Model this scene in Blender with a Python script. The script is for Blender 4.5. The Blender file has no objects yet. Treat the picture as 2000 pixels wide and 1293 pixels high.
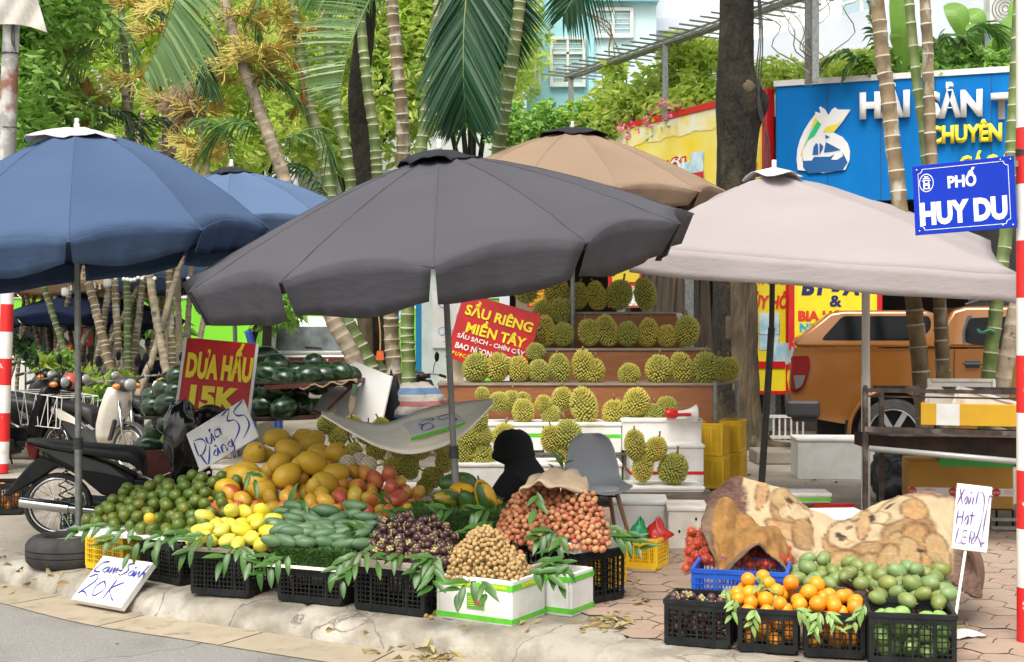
import bpy,bmesh,math,random
import numpy as np
from mathutils import Vector as V,Matrix,noise as mnoise
R=math.radians
random.seed(7);rng=np.random.default_rng(11)
scene=bpy.context.scene
col=scene.collection
F,HZ,CX,CAMH=2600.0,640.0,1000.0,1.6
cam_d=bpy.data.cameras.new('camera');cam=bpy.data.objects.new('camera',cam_d);col.objects.link(cam)
cam.location=(0,0,CAMH);cam.rotation_euler=(R(90),0,0)
cam_d.sensor_width=36;cam_d.lens=36*F/2000;cam_d.shift_y=-6.5/2000
cam_d.clip_start=0.05;cam_d.clip_end=800
scene.camera=cam
SUN_EL, SUN_AZ=R(58), R(200)
world=bpy.data.worlds.new('World'); scene.world=world;world.use_nodes=True
wn=world.node_tree;bg=wn.nodes['Background']
sky=wn.nodes.new('ShaderNodeTexSky');sky.sky_type='NISHITA';sky.sun_disc=False
sky.sun_elevation=SUN_EL;sky.sun_rotation=SUN_AZ; sky.air_density=1.6; sky.dust_density=5.0;sky.ozone_density=0.6
hs=wn.nodes.new('ShaderNodeHueSaturation');hs.inputs['Saturation'].default_value=0.22;hs.inputs['Value'].default_value=1.0
wn.links.new(sky.outputs[0], hs.inputs['Color']); wn.links.new(hs.outputs[0], bg.inputs[0])
bg.inputs[1].default_value=0.15
sun_d=bpy.data.lights.new('sun','SUN');sun_d.energy=1.5; sun_d.angle=R(35);sun_d.color=(1,.95,.86)
sun=bpy.data.objects.new('sun',sun_d);col.objects.link(sun)
sdir=V((math.sin(SUN_AZ)*math.cos(SUN_EL), math.cos(SUN_AZ)*math.cos(SUN_EL), math.sin(SUN_EL)))
sun.location=sdir*60; sun.rotation_euler=sdir.to_track_quat('Z','Y').to_euler()
scene.view_settings.view_transform='Standard';scene.view_settings.look='None'
scene.view_settings.exposure=0.70;scene.view_settings.gamma=1
scene.render.resolution_x,scene.render.resolution_y=1024,662
def P(px,py,D):return V(((px-CX)*D/F,D,CAMH+(HZ-py)*D/F))
def G(px,py,z=0.0):
 D=(CAMH-z)*F/(py-HZ);return V(((px-CX)*D/F,D,z))
def PZ(px,py,z):return G(px, py,z)
def tag(o,label=None, cat=None,group=None, kind=None):
 if label:o['label']=label
 if cat:o['category']=cat
 if group:o['group']=group
 if kind:o['kind']=kind
 return o
def empty(name,loc=(0,0,0),rz=0.0,label=None,cat=None,group=None,rot=None):
 o=bpy.data.objects.new(name,None); o.empty_display_size=.1;col.objects.link(o)
 o.location=loc;o.rotation_euler=rot if rot else(0,0,rz)
 return tag(o, label, cat,group)
class MB:
 """collects geometry, links it as one mesh object"""
 def __init__(s):s.v=[];s.f=[];s.m=[]
 def add(s,vs, fs,mi=0):
  b=len(s.v);s.v+=[tuple(x)for x in vs];s.f+=[tuple(b+i for i in f)for f in fs];s.m+=[mi]*len(fs); return s
 def box(s,c,d,rz=0,M=None,mi=0,taper=1.0):
  hx,hy,hz=d[0]/2,d[1]/2,d[2]/2;cs=[]
  for z in(-1, 1):
   t=taper if z<0 else 1
   for x,y in((-1,-1),(1,-1),(1,1), (-1,1)):cs.append(V((x*hx*t,y*hy*t,z*hz)))
  if rz:M=Matrix.Rotation(rz,3,'Z')
  if M is not None:cs=[M@q for q in cs]
  c=V(c);cs=[q+c for q in cs]
  return s.add(cs,[(0,3,2,1),(4,5,6,7),(0, 1,5,4),(1,2,6,5),(2, 3,7,6),(3,0,4,7)],mi)
 def tube(s,pts,rad,n=8,mi=0,caps=True,mis=None):
  pts=[V(p)for p in pts];k=len(pts)
  if not hasattr(rad, '__len__'):rad=[rad]*k
  rings=[];up=None
  for i,p in enumerate(pts):
   t=(pts[min(i+1,k-1)]-pts[max(i-1,0)])
   if t.length<1e-9:t=V((0,0,1))
   t.normalize()
   if up is None:up=t.orthogonal().normalized()
   else:
    up=up-t*up.dot(t)
    up=up.normalized()if up.length>1e-6 else t.orthogonal().normalized()
   w=t.cross(up)
   rings.append([p+(up*math.cos(a)+w*math.sin(a))*rad[i]for a in[2*math.pi*j/n for j in range(n)]])
  b=len(s.v)
  for r in rings:s.v+=[tuple(q)for q in r]
  for i in range(k-1):
   for j in range(n):
    s.f.append((b+i*n+j,b+i*n+(j+1)%n,b+(i+1)*n+(j+1)%n, b+(i+1)*n+j))
    s.m.append(mis[i]if mis else mi)
  if caps:
   s.f.append(tuple(b+j for j in reversed(range(n))));s.m.append(mi)
   s.f.append(tuple(b+(k-1)*n+j for j in range(n)));s.m.append(mi)
  return s
 def cyl(s,p0, p1,r0, r1=None,n=12, mi=0):return s.tube([p0,p1],[r0,r0 if r1 is None else r1],n,mi)
 def lathe(s,prof,n=24,M=None,mi=0, mis=None):
  """prof: (radius, height) list around Z"""
  b=len(s.v)
  for r,z in prof:
   for j in range(n):
    a=2*math.pi*j/n;q=V((r*math.cos(a),r*math.sin(a),z))
    s.v.append(tuple(M@q if M is not None else q))
  for i in range(len(prof)-1):
   for j in range(n):
    s.f.append((b+i*n+j,b+i*n+(j+1)%n,b+(i+1)*n+(j+1)%n, b+(i+1)*n+j));s.m.append(mis[i]if mis else mi)
  return s
 def ell(s,c,r,n=14,m=9,M=None,mi=0,fn=None):
  if not hasattr(r,'__len__'):r=(r, r,r)
  c=V(c);vs=[V((0,0,-1))]
  for i in range(1,m):
   ph=-math.pi/2+math.pi*i/m
   for j in range(n):
    a=2*math.pi*j/n;vs.append(V((math.cos(ph)*math.cos(a),math.cos(ph)*math.sin(a),math.sin(ph))))
  vs.append(V((0,0,1)));out=[]
  for q in vs:
   if fn:q=fn(q)
   q=V((q.x*r[0],q.y*r[1],q.z*r[2]))
   if M is not None:q=M@q
   out.append(q+c)
  fs=[(0,1+(j+1)%n,1+j)for j in range(n)]
  for i in range(m-2):
   for j in range(n):
    a=1+i*n;fs.append((a+j,a+(j+1)%n,a+n+(j+1)%n, a+n+j))
  t=len(vs)-1; a=1+(m-2)*n
  fs+=[(a+j,a+(j+1)%n,t)for j in range(n)]
  return s.add(out,fs,mi)
 def prism(s,poly,y0, y1,M=None,mi=0):
  """polygon in XZ extruded along Y"""
  n=len(poly); vs=[V((x,y0,z))for x,z in poly]+[V((x,y1, z))for x,z in poly]
  if M is not None:vs=[M@q for q in vs]
  fs=[tuple(range(n)),tuple(reversed(range(n,2*n)))]+[(i,i+n,(i+1)%n+n,(i+1)%n)for i in range(n)]
  return s.add(vs,fs, mi)
 def grid(s,pts,nu,nv,mi=0,closed=False):
  b=len(s.v);s.v+=[tuple(p)for p in pts]
  for i in range(nu-1):
   for j in range(nv-1 if not closed else nv):
    s.f.append((b+i*nv+j,b+i*nv+(j+1)%nv,b+(i+1)*nv+(j+1)%nv,b+(i+1)*nv+j));s.m.append(mi)
  return s
 def mesh(s,name,mats,smooth=False, org=None):
  me=bpy.data.meshes.new(name)
  vs=s.v
  if org is not None:vs=[(x-org[0], y-org[1],z-org[2])for x,y,z in vs]
  me.from_pydata(vs,[],s.f); mats=mats if isinstance(mats,(list,tuple))else[mats]
  for m in mats:me.materials.append(m)
  if len(mats)>1:me.polygons.foreach_set('material_index',s.m)
  if smooth:me.polygons.foreach_set('use_smooth', [True]*len(me.polygons))
  me.update(); return me
 def build(s,name,mats,parent=None, smooth=False, world=False,bevel=0, solid=0,sub=0,label=None,cat=None, group=None,loc=None, kind=None,auto=None):
  org=None
  if world:
   if parent is not None:
    p=parent;org=V((0,0,0))
    while p is not None:org=org+V(p.location);p=p.parent
   elif loc is not None:org=V(loc)
  me=s.mesh(name,mats,smooth,org)
  o=bpy.data.objects.new(name,me);col.objects.link(o)
  if parent is not None:o.parent=parent
  if loc is not None:o.location=loc
  if solid:m=o.modifiers.new('s','SOLIDIFY');m.thickness=solid; m.offset=0
  if bevel:
   m=o.modifiers.new('b','BEVEL');m.width=bevel;m.segments=2;m.limit_method='ANGLE'; m.angle_limit=R(35)
  if sub:m=o.modifiers.new('u','SUBSURF'); m.levels=sub; m.render_levels=sub
  if auto:sharp(me,auto)
  return tag(o,label, cat,group,kind)
def split_build(s,name,mats, parent=None,world=False,**k):
 """every connected piece of the builder becomes an object of its own"""
 par=list(range(len(s.v)))
 def find(a):
  while par[a]!=a:par[a]=par[par[a]];a=par[a]
  return a
 for f in s.f:
  for q in f[1:]:par[find(q)]=find(f[0])
 groups={}
 for f, mi in zip(s.f,s.m):groups.setdefault(find(f[0]), []).append((f,mi))
 out=[]
 for fs in groups.values():
  n=MB();idx={}
  for f,mi in fs:
   for q in f:
    if q not in idx:idx[q]=len(n.v);n.v.append(s.v[q])
   n.f.append(tuple(idx[q]for q in f));n.m.append(mi)
  out.append(n.build(name,mats,parent,world=world,**k))
 return out
def sharp(me,deg=35):
 me.polygons.foreach_set('use_smooth',[True]*len(me.polygons))
 me.set_sharp_from_angle(angle=R(deg))
def inst(name, me,parent=None,loc=(0,0,0), rot=(0,0,0),sc=1.0,label=None,cat=None,group=None):
 o=bpy.data.objects.new(name,me);col.objects.link(o);o.parent=parent
 o.location=loc;o.rotation_euler=rot;o.scale=sc if hasattr(sc,'__len__')else(sc,sc,sc)
 return tag(o, label, cat,group)
def copy_tree(o,parent=None):
 c=o.copy();col.objects.link(c);c.parent=parent
 for ch in[k for k in o.children]:copy_tree(ch,c)
 return c
_mats={}
def mat(name,c1,c2=None,rough=.6,scale=6.0,detail=4,lo=.35,hi=.65,bump=0,bscale=30,metal=0, spec=.5,coat=0,rnd=None,rndf=.5,isl=False,trans=0,c3=None,s3=2.0,lo3=.55,hi3=.7,stretch=None,transl=0,alpha=1,emit=0,wave=None,bdist=.01,sheen=0):
 """noise-mottled principled material; rnd: colour mixed in per object (or per leaf island when isl)"""
 if name in _mats:return _mats[name]
 m=bpy.data.materials.new(name);m.use_nodes=True; nt=m.node_tree;N=nt.nodes;L=nt.links
 b=N['Principled BSDF'];out=N['Material Output']
 b.inputs['Roughness'].default_value=rough;b.inputs['Metallic'].default_value=metal
 b.inputs['Specular IOR Level'].default_value=spec;b.inputs['Coat Weight'].default_value=coat;b.inputs['Coat Roughness'].default_value=.08
 b.inputs['Transmission Weight'].default_value=trans;b.inputs['Alpha'].default_value=alpha
 if sheen:b.inputs['Sheen Weight'].default_value=sheen
 def rgb(c):return(c[0],c[1],c[2],1)
 tc=N.new('ShaderNodeTexCoord');cvec=tc.outputs['Object']
 oi=N.new('ShaderNodeObjectInfo');geo=N.new('ShaderNodeNewGeometry')
 off=N.new('ShaderNodeVectorMath'); off.operation='ADD'
 mul=N.new('ShaderNodeMath');mul.operation='MULTIPLY';mul.inputs[1].default_value=37.0
 L.new(oi.outputs['Random'], mul.inputs[0]);L.new(cvec,off.inputs[0]); L.new(mul.outputs[0],off.inputs[1]);cvec=off.outputs[0]
 if stretch:
  mp=N.new('ShaderNodeMapping');mp.inputs['Scale'].default_value=stretch;L.new(cvec, mp.inputs[0]);cvec=mp.outputs[0]
 def noisef(sc,dt,l,h):
  n=N.new('ShaderNodeTexNoise');n.inputs['Scale'].default_value=sc;n.inputs['Detail'].default_value=dt;L.new(cvec,n.inputs['Vector'])
  r=N.new('ShaderNodeMapRange');r.inputs[1].default_value=l;r.inputs[2].default_value=h;L.new(n.outputs[0],r.inputs[0]);return r.outputs[0]
 def mix(fac,a,c):
  x=N.new('ShaderNodeMix');x.data_type='RGBA'
  if isinstance(fac,float):x.inputs[0].default_value=fac
  else:L.new(fac,x.inputs[0])
  for sk,q in((6,a),(7,c)):
   if isinstance(q,tuple):x.inputs[sk].default_value=rgb(q)
   else:L.new(q,x.inputs[sk])
  return x.outputs[2]
 cur=tuple(c1)
 if c2 is not None:cur=mix(noisef(scale,detail,lo,hi),cur,tuple(c2))
 if c3 is not None:cur=mix(noisef(s3,5,lo3,hi3),cur,tuple(c3))
 if rnd is not None:
  sw=N.new('ShaderNodeMath');sw.operation='MULTIPLY';sw.inputs[1].default_value=rndf*2 if rndf<=.5 else rndf
  L.new(geo.outputs['Random Per Island']if isl else oi.outputs['Random'],sw.inputs[0]);sw.use_clamp=True
  cur=mix(sw.outputs[0],cur, tuple(rnd))
 if isinstance(cur,tuple):b.inputs['Base Color'].default_value=rgb(cur)
 else:L.new(cur,b.inputs['Base Color'])
 if bump:
  n=N.new('ShaderNodeTexNoise');n.inputs['Scale'].default_value=bscale;n.inputs['Detail'].default_value=5;L.new(cvec,n.inputs['Vector'])
  bp=N.new('ShaderNodeBump');bp.inputs['Strength'].default_value=bump; bp.inputs['Distance'].default_value=bdist
  L.new(n.outputs[0], bp.inputs['Height']);L.new(bp.outputs[0], b.inputs['Normal'])
 if transl:
  t=N.new('ShaderNodeBsdfTranslucent');ms=N.new('ShaderNodeMixShader');ms.inputs[0].default_value=transl
  if isinstance(cur,tuple):t.inputs[0].default_value=rgb(cur)
  else:L.new(cur,t.inputs[0])
  L.new(b.outputs[0], ms.inputs[1]);L.new(t.outputs[0],ms.inputs[2]);L.new(ms.outputs[0],out.inputs[0])
 if emit:
  if isinstance(cur,tuple):b.inputs['Emission Color'].default_value=rgb(cur)
  b.inputs['Emission Strength'].default_value=emit
 _mats[name]=m;return m
def vmat(name, rough=.9,bump=.3,bscale=120,sheen=0):
 """colour read from the mesh's own 'paint' colour attribute (a printed pattern)"""
 m=mat(name,(1,1,1),rough=rough,bump=bump, bscale=bscale,bdist=.004,sheen=sheen)
 nt=m.node_tree;a=nt.nodes.new('ShaderNodeAttribute');a.attribute_name='paint'
 nt.links.new(a.outputs['Color'],nt.nodes['Principled BSDF'].inputs['Base Color']);return m
def paint(me,cols):
 at=me.color_attributes.new('paint','FLOAT_COLOR','POINT')
 a=np.ones((len(me.vertices),4),dtype=np.float32);a[:,:3]=cols; at.data.foreach_set('color',a.ravel())
def text(name, s,size,m,parent,M,bold=0.0, sx=1.0,ext=.002,shear=0,align='CENTER',lsp=1.0,label=None):
 """flat lettering; M places local X (reading direction), Y (up)"""
 cu=bpy.data.curves.new(name,'FONT');cu.body=s;cu.size=size;cu.offset=bold;cu.extrude=ext;cu.shear=shear
 cu.align_x=align;cu.align_y='CENTER';cu.space_line=lsp; cu.resolution_u=3
 t=bpy.data.objects.new(name,cu);col.objects.link(t)
 dg=bpy.context.evaluated_depsgraph_get(); me=bpy.data.meshes.new_from_object(t.evaluated_get(dg))
 bpy.data.objects.remove(t); me.materials.clear();me.materials.append(m)
 me.transform(M@Matrix.Diagonal((sx,1,1,1)));me.name=name
 o=bpy.data.objects.new(name,me);col.objects.link(o);o.parent=parent
 if label:o['label']=label
 return o
def tfit(s,mt, par,Mx,box,bold=.02, ext=.002,shear=0,label=None,lsp=1.0):
 """lettering scaled to fill box (centre x, centre y, width, height) of frame Mx"""
 o=text('lettering',s,1.0,mt,par,Matrix(), bold=bold,ext=0,shear=shear,lsp=lsp,label=label);vs=o.data.vertices
 xs=[v.co.x for v in vs];ys=[v.co.y for v in vs]; x0,x1, y0,y1=min(xs),max(xs),min(ys),max(ys)
 for v in vs:v.co=Mx@V((box[0]+((v.co.x-x0)/(x1-x0)-.5)*box[2], box[1]+((v.co.y-y0)/(y1-y0)-.5)*box[3],ext))
 if ext>.005:md=o.modifiers.new('s','SOLIDIFY');md.thickness=ext;md.offset=0
 return o
def frameM(o,x,y):
 """4x4 with origin o, local X along x, local Y along y"""
 x=V(x).normalized(); y=V(y);y=(y-x*y.dot(x)).normalized();z=x.cross(y)
 m=Matrix((x,y,z)).transposed().to_4x4();m.translation=V(o);return m
def stroke(mb, pts,w, M,z=.003,n=0, mi=0):
 """a flat pen stroke through 2-D points (smoothed) laid on frame M"""
 pts=[V((p[0], p[1],0))for p in pts];sm=[]
 for i in range(len(pts)-1):
  p0=pts[max(i-1,0)]; p1=pts[i];p2=pts[i+1];p3=pts[min(i+2,len(pts)-1)]
  for k in range(5):
   t=k/5;sm.append(.5*((2*p1)+(p2-p0)*t+(2*p0-5*p1+4*p2-p3)*t*t+(-p0+3*p1-3*p2+p3)*t**3))
 sm.append(pts[-1]);vs=[]
 for i, p in enumerate(sm):
  t=sm[min(i+1,len(sm)-1)]-sm[max(i-1,0)]; t=t.normalized()if t.length>1e-9 else V((1,0,0))
  q=V((-t.y,t.x,0));ww=w*(.75+.35*math.sin(i*.7));vs+=[M@(p+q*ww/2+V((0,0,z))),M@(p-q*ww/2+V((0,0, z)))]
 mb.add(vs,[(2*i,2*i+1,2*i+3,2*i+2)for i in range(len(sm)-1)],mi)
ORD='first second third fourth fifth sixth seventh eighth ninth tenth eleventh twelfth thirteenth fourteenth fifteenth sixteenth seventeenth eighteenth nineteenth twentieth'.split()
ORD+=['twenty-'+k for k in ORD[:9]]
def leaf_cloud(mb,pts,size,aspect=.4,droop=.5,mi=0,var=.4,dirs=None,seed=1):
 """one folded leaf (4 verts, 2 faces) at each point; each leaf is its own island"""
 r=np.random.default_rng(seed);n=len(pts); pts=np.asarray(pts,float)
 d=r.normal(size=(n,3));d[:, 2]=d[:,2]*.5-droop
 if dirs is not None:d=d*.6+np.asarray(dirs)*1.2
 d/=np.linalg.norm(d, axis=1)[:,None]
 u=r.normal(size=(n,3));u[:, 2]*=.4;w=np.cross(d, u);w/=np.linalg.norm(w,axis=1)[:,None]
 nn=np.cross(w,d);s=size*(1+var*r.uniform(-1,1,n))[:,None]
 a=pts; tip=pts+d*s;mid=pts+d*s*.42+nn*s*.06
 l=mid+w*s*aspect/2+nn*s*.08;rr=mid-w*s*aspect/2+nn*s*.08
 b=len(mb.v);vs=np.stack([a, l,tip, rr],1).reshape(-1,3)
 mb.v+=list(map(tuple,vs.tolist()))
 for i in range(n):
  k=b+4*i;mb.f.append((k,k+2,k+1)); mb.f.append((k,k+3,k+2));mb.m+=[mi,mi]
def blob_pts(n,centers,radii,seed=1,shell=.55,flat=1.0):
 """points clustered in blobs"""
 r=np.random.default_rng(seed);k=len(centers);out=[]
 w=np.array([x**2 for x in radii]); w=w/w.sum();idx=r.choice(k, n,p=w)
 d=r.normal(size=(n,3));d/=np.linalg.norm(d,axis=1)[:,None];q=r.uniform(shell,1,n)**.6
 c=np.asarray(centers,float)[idx];ra=np.asarray(radii)[idx]
 d[:,2]*=flat; return c+d*(q*ra)[:, None]
def frond(mb,pts,ll,n=40,hang=.6,side=None,w=.03, tw=1.0,seed=0,mr=1,mi=0,both=True, tip=.35,rr=.012,fwd=None):
 """palm frond: rachis through pts, strap leaflets on both sides. ll leaflet length"""
 r=random.Random(seed);P_=[V(p)for p in pts];k=len(P_)
 sm=[]
 for i in range(k-1):
  p0=P_[max(i-1,0)];p1=P_[i];p2=P_[i+1];p3=P_[min(i+2,k-1)]
  for j in range(8):
   t=j/8;sm.append(.5*((2*p1)+(p2-p0)*t+(2*p0-5*p1+4*p2-p3)*t*t+(-p0+3*p1-3*p2+p3)*t**3))
 sm.append(P_[-1]);m=len(sm)
 mb.tube(sm,[rr*(1-.8*i/m)for i in range(m)],5,mr)
 sd=V(side).normalized()if side is not None else None
 for i in range(n):
  t=(i+.5)/n;q=t*(m-1);a=int(q);fr=q-a
  p=sm[a].lerp(sm[min(a+1,m-1)],fr);tg=(sm[min(a+1,m-1)]-sm[max(a-1,0)]).normalized()
  s=sd if sd is not None else tg.cross(V((0,0,1)))
  s=(s-tg*s.dot(tg)); s=s.normalized()if s.length>1e-5 else V((1,0,0));up=s.cross(tg)
  L_=ll*(math.sin(math.pi*min(1,.18+t*.85))**.6)*r.uniform(.9,1.08)if t<.97 else ll*tip
  for sg in((1,-1)if both else(1,)):
   d=((s*sg*(1-.45*t)+tg*(.45+.5*t)if fwd is None else s*sg+tg*fwd*(1+.4*t))+up*r.uniform(-.15,.3)).normalized();vs=[]
   wv=(tg-d*tg.dot(d));wv=wv.normalized()if wv.length>1e-5 else up
   wv=(wv*r.uniform(.6,1)+up*r.uniform(-.7,.7)).normalized()
   for j,(u,ww)in enumerate(((0,.5),(.3,1),(.65,.8),(1,.05))):
    c=p+d*L_*u+V((0,0,-1))*hang*L_*u*u*r.uniform(.8,1.15);vs+=[c+wv*w*ww/2,c-wv*w*ww/2]
   mb.add(vs,[(0,1,3, 2),(2, 3,5,4),(4,5,7,6)],mi)
 return mb
def ringed_trunk(mb,pts,r0,r1,step=.12,n=10,flare=0.0,jit=.004, seed=0):
 """palm stem: internodes (slot 0) with pale leaf-scar rings (slot 1)"""
 r=random.Random(seed);pts=[V(p)for p in pts];segs=[];tot=sum((pts[i+1]-pts[i]).length for i in range(len(pts)-1))
 def at(s):
  for i in range(len(pts)-1):
   l=(pts[i+1]-pts[i]).length
   if s<=l or i==len(pts)-2:return pts[i].lerp(pts[i+1], min(1, s/l))
   s-=l
 s=0;P_=[];Rr=[];M_=[]
 while s<tot:
  t=s/tot;ra=r0+(r1-r0)*t+flare*math.exp(-s*5);st=step*r.uniform(.6,1.45)
  o=V((r.uniform(-jit,jit),r.uniform(-jit, jit),0))
  P_+=[at(s)+o,at(min(tot,s+.010))+o,at(min(tot,s+.013))+o,at(min(tot, s+st*.55))+o];Rr+=[ra*1.07, ra*1.07,ra,ra*.985]; M_+=[1,1,0,0];s+=st
 mb.tube(P_,Rr,n,0,True,M_[:len(P_)-1]);return mb
def bez(pts,per=8):
 """catmull-rom through points"""
 P_=[V(p)for p in pts];k=len(P_);sm=[]
 for i in range(k-1):
  p0=P_[max(i-1,0)];p1=P_[i];p2=P_[i+1];p3=P_[min(i+2,k-1)]
  for j in range(per):
   t=j/per;sm.append(.5*((2*p1)+(p2-p0)*t+(2*p0-5*p1+4*p2-p3)*t*t+(-p0+3*p1-3*p2+p3)*t**3))
 sm.append(P_[-1]);return sm
# == materials
M_conc=mat('concrete',(.36,.315,.255),(.25,.215,.17),rough=.9,scale=1.6,detail=8,c3=(.19,.16,.125),s3=.9, lo3=.56,hi3=.72,bump=.5,bscale=26, bdist=.02)
M_kerb=mat('kerbstone',(.35, .315,.255),(.24,.21, .165), rough=.95,scale=6,detail=10,lo=.4, hi=.62,c3=(.46,.43,.37),s3=2.2,lo3=.56,hi3=.68,bump=.6, bscale=40,bdist=.015)
M_gut=mat('gutterstone',(.42,.35,.245),(.36,.29,.20),rough=.85, scale=6,detail=8,c3=(.24,.2,.15),s3=9,bump=.35,bscale=40,rnd=(.33,.28,.2),isl=True, rndf=.4)
M_asph=mat('asphalt', (.30,.285,.26),(.20, .19,.17),rough=.9,scale=70, detail=6,lo=.3,hi=.75,c3=(.15,.14, .125), s3=1.4,lo3=.5,hi3=.8,bump=.9,bscale=90,bdist=.01)
M_tile=mat('paver',(.40,.265,.19),(.31,.21,.155), rough=.85,scale=9,detail=7, c3=(.26,.20,.15),s3=4,bump=.45,bscale=45, rnd=(.36,.27, .2),isl=True, rndf=.5)
M_joint=mat('joint',(.14,.11,.08),rough=.95)
def cracked(m, scale=1.1,width=.012,dark=(.15,.125,.10)):
 nt=m.node_tree;N=nt.nodes;L=nt.links;b=N['Principled BSDF'];src=b.inputs['Base Color'].links[0].from_socket
 tc=N.new('ShaderNodeTexCoord');nz=N.new('ShaderNodeTexNoise'); nz.inputs['Scale'].default_value=3;nz.inputs['Detail'].default_value=6
 L.new(tc.outputs['Object'], nz.inputs['Vector']);ad=N.new('ShaderNodeVectorMath');ad.operation='MULTIPLY_ADD';ad.inputs[1].default_value=(.5,.5,.5)
 L.new(nz.outputs['Color'],ad.inputs[0]);L.new(tc.outputs['Object'],ad.inputs[2])
 v=N.new('ShaderNodeTexVoronoi');v.feature='DISTANCE_TO_EDGE';v.inputs['Scale'].default_value=scale;L.new(ad.outputs[0],v.inputs['Vector'])
 r=N.new('ShaderNodeMapRange');r.inputs[1].default_value=0;r.inputs[2].default_value=width; r.inputs[3].default_value=1;r.inputs[4].default_value=0;L.new(v.outputs['Distance'],r.inputs[0])
 x=N.new('ShaderNodeMix');x.data_type='RGBA';L.new(r.outputs[0],x.inputs[0]); L.new(src,x.inputs[6]);x.inputs[7].default_value=(*dark,1);L.new(x.outputs[2],b.inputs['Base Color'])
cracked(M_conc,.6,.006);cracked(M_kerb,1.1,.012); cracked(M_asph,.35,.004,(.09,.085, .08))
M_metal=mat('galvanised',(.33,.34,.33),(.22,.23,.22),rough=.4,metal=.7,scale=20)
M_dark=mat('dark_metal',(.035,.04,.04),(.06,.06,.055),rough=.45,metal=.4,scale=15)
M_rust=mat('rusty_red_steel',(.13,.03,.022),(.08, .022,.016),rough=.7, scale=14,bump=.3)
M_white=mat('white_paint',(.78,.77, .74),(.66,.64,.6),rough=.5, scale=3)
M_foam=mat('foam',(.80,.79,.76),(.70,.68,.63),rough=.75, scale=7,c3=(.52,.47, .38),s3=3.5,lo3=.6,hi3=.8,bump=.25,bscale=90,bdist=.004)
M_foamd=mat('dirty_foam',(.74,.70,.63),(.62,.57,.49),rough=.8,scale=8, c3=(.52,.45,.36),s3=4,lo3=.54,hi3=.74,bump=.3,bscale=60,bdist=.006)
M_black=mat('black_plastic', (.008, .009,.010),(.018,.019,.019),rough=.5,scale=12,spec=.25)
M_blackr=mat('black_rubber', (.022, .022,.022),(.05,.048,.044), rough=.8,scale=9,bump=.3)
M_yel=mat('yellow_crate',(.86,.56,.02),(.76,.47,.015),rough=.45,scale=6)
M_blue=mat('blue_crate',(.012,.11,.55),(.01,.07,.4),rough=.4,scale=6)
M_dgreen=mat('green_crate',(.012,.045,.035),(.02, .06,.045),rough=.45)
M_wood=mat('wood_veneer',(.36,.145, .058), (.27,.10,.038),rough=.45,scale=5,stretch=(1,1,9),detail=8,lo=.3,hi=.7)
M_ply=mat('plywood',(.93,.87,.75),(.88,.79,.64),rough=.6,scale=3,stretch=(1,9,9),detail=8)
M_grey=mat('grey_wood',(.22, .18,.14),(.13,.105,.08),rough=.85, scale=7,stretch=(1,8,8),bump=.5)
M_red=mat('sign_red', (.62,.012,.012),(.52,.01,.012),rough=.38, scale=3)
M_redd=mat('banner_red',(.56,.012,.012),(.44,.01, .012), rough=.45,scale=5)
M_yell=mat('letter_yellow',(.86,.68,.02),rough=.45)
M_wht=mat('letter_white',(.82,.82,.8),rough=.45)
M_ink=mat('blue_ink', (.02,.03,.30),rough=.4)
M_inkp=mat('purple_ink',(.12,.05,.25),rough=.4)
M_glass=mat('dark_glass',(.004,.0045,.005),rough=.08,spec=.16)
M_chrome=mat('chrome',(.6,.6,.6),rough=.12,metal=1)
M_rim=mat('wheel_rim',(.55,.55,.55),rough=.3,metal=.8)
M_bark=mat('dark_bark',(.011,.009,.006),(.030,.023,.013),rough=.95,scale=9,detail=8, c3=(.075,.058,.032), s3=2.0,lo3=.58,hi3=.72,bump=1,bscale=24,bdist=.05,stretch=(1,1,.45))
M_barkt=mat('tan_bark',(.135,.10,.055),(.06,.045, .027), rough=.95,scale=5,detail=9, lo=.42,hi=.6, c3=(.045,.035,.025), s3=2.5,lo3=.58,hi3=.66,bump=1,bscale=18,bdist=.05,stretch=(1,1,.25))
M_stem=mat('palm_stem_brown',(.24,.175,.095),(.12,.09,.05),rough=.85,scale=9, detail=7,bump=.6,c3=(.34,.31,.25), s3=6,lo3=.54, hi3=.62,stretch=(1,1,.5))
M_stemg=mat('palm_stem_green',(.14, .20,.05),(.09,.13,.035),rough=.6,scale=5, c3=(.22,.2,.09),s3=3)
M_stemp=mat('palm_stem_grey',(.36,.30,.21),(.22,.17,.115),rough=.85,scale=8,detail=7,bump=.4,c3=(.1,.08,.06),s3=9,lo3=.6,hi3=.68)
M_ring=mat('leaf_scar',(.52, .48,.38),(.42,.38,.29),rough=.9)
M_ringd=mat('leaf_scar_dark',(.24,.20,.14),rough=.9)
M_leafY=mat('leaf_bright',(.46,.66, .08),(.28,.48,.05),rough=.5,scale=1.3,rnd=(.70,.76,.20),isl=True,rndf=.5,transl=.58,c3=(.16,.32,.05),s3=.8,lo3=.5,hi3=.62)
M_leafG=mat('leaf_green',(.21,.43,.06),(.11,.28,.035),rough=.4, scale=1.2,rnd=(.32,.54,.10),isl=True,rndf=.5,transl=.32)
M_leafD=mat('leaf_dark',(.03,.10,.03),(.02,.07,.02),rough=.35,scale=3, rnd=(.10,.20, .05),isl=True,rndf=.4,transl=.25)
M_frD=mat('frond_dark',(.014,.060,.028),(.011,.04,.02),rough=.35,scale=2,spec=.3,rnd=(.035, .11,.04),isl=True,rndf=.4,transl=.25)
M_frM=mat('frond_mid',(.07,.19,.05),(.04,.12,.03),rough=.35,scale=1.5, rnd=(.17,.30, .07),isl=True,rndf=.45,transl=.35)
M_frL=mat('frond_pale',(.17, .30,.12),(.11,.23,.08),rough=.35,scale=1.5,rnd=(.28,.4, .14),isl=True,rndf=.4,transl=.35)
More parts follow.
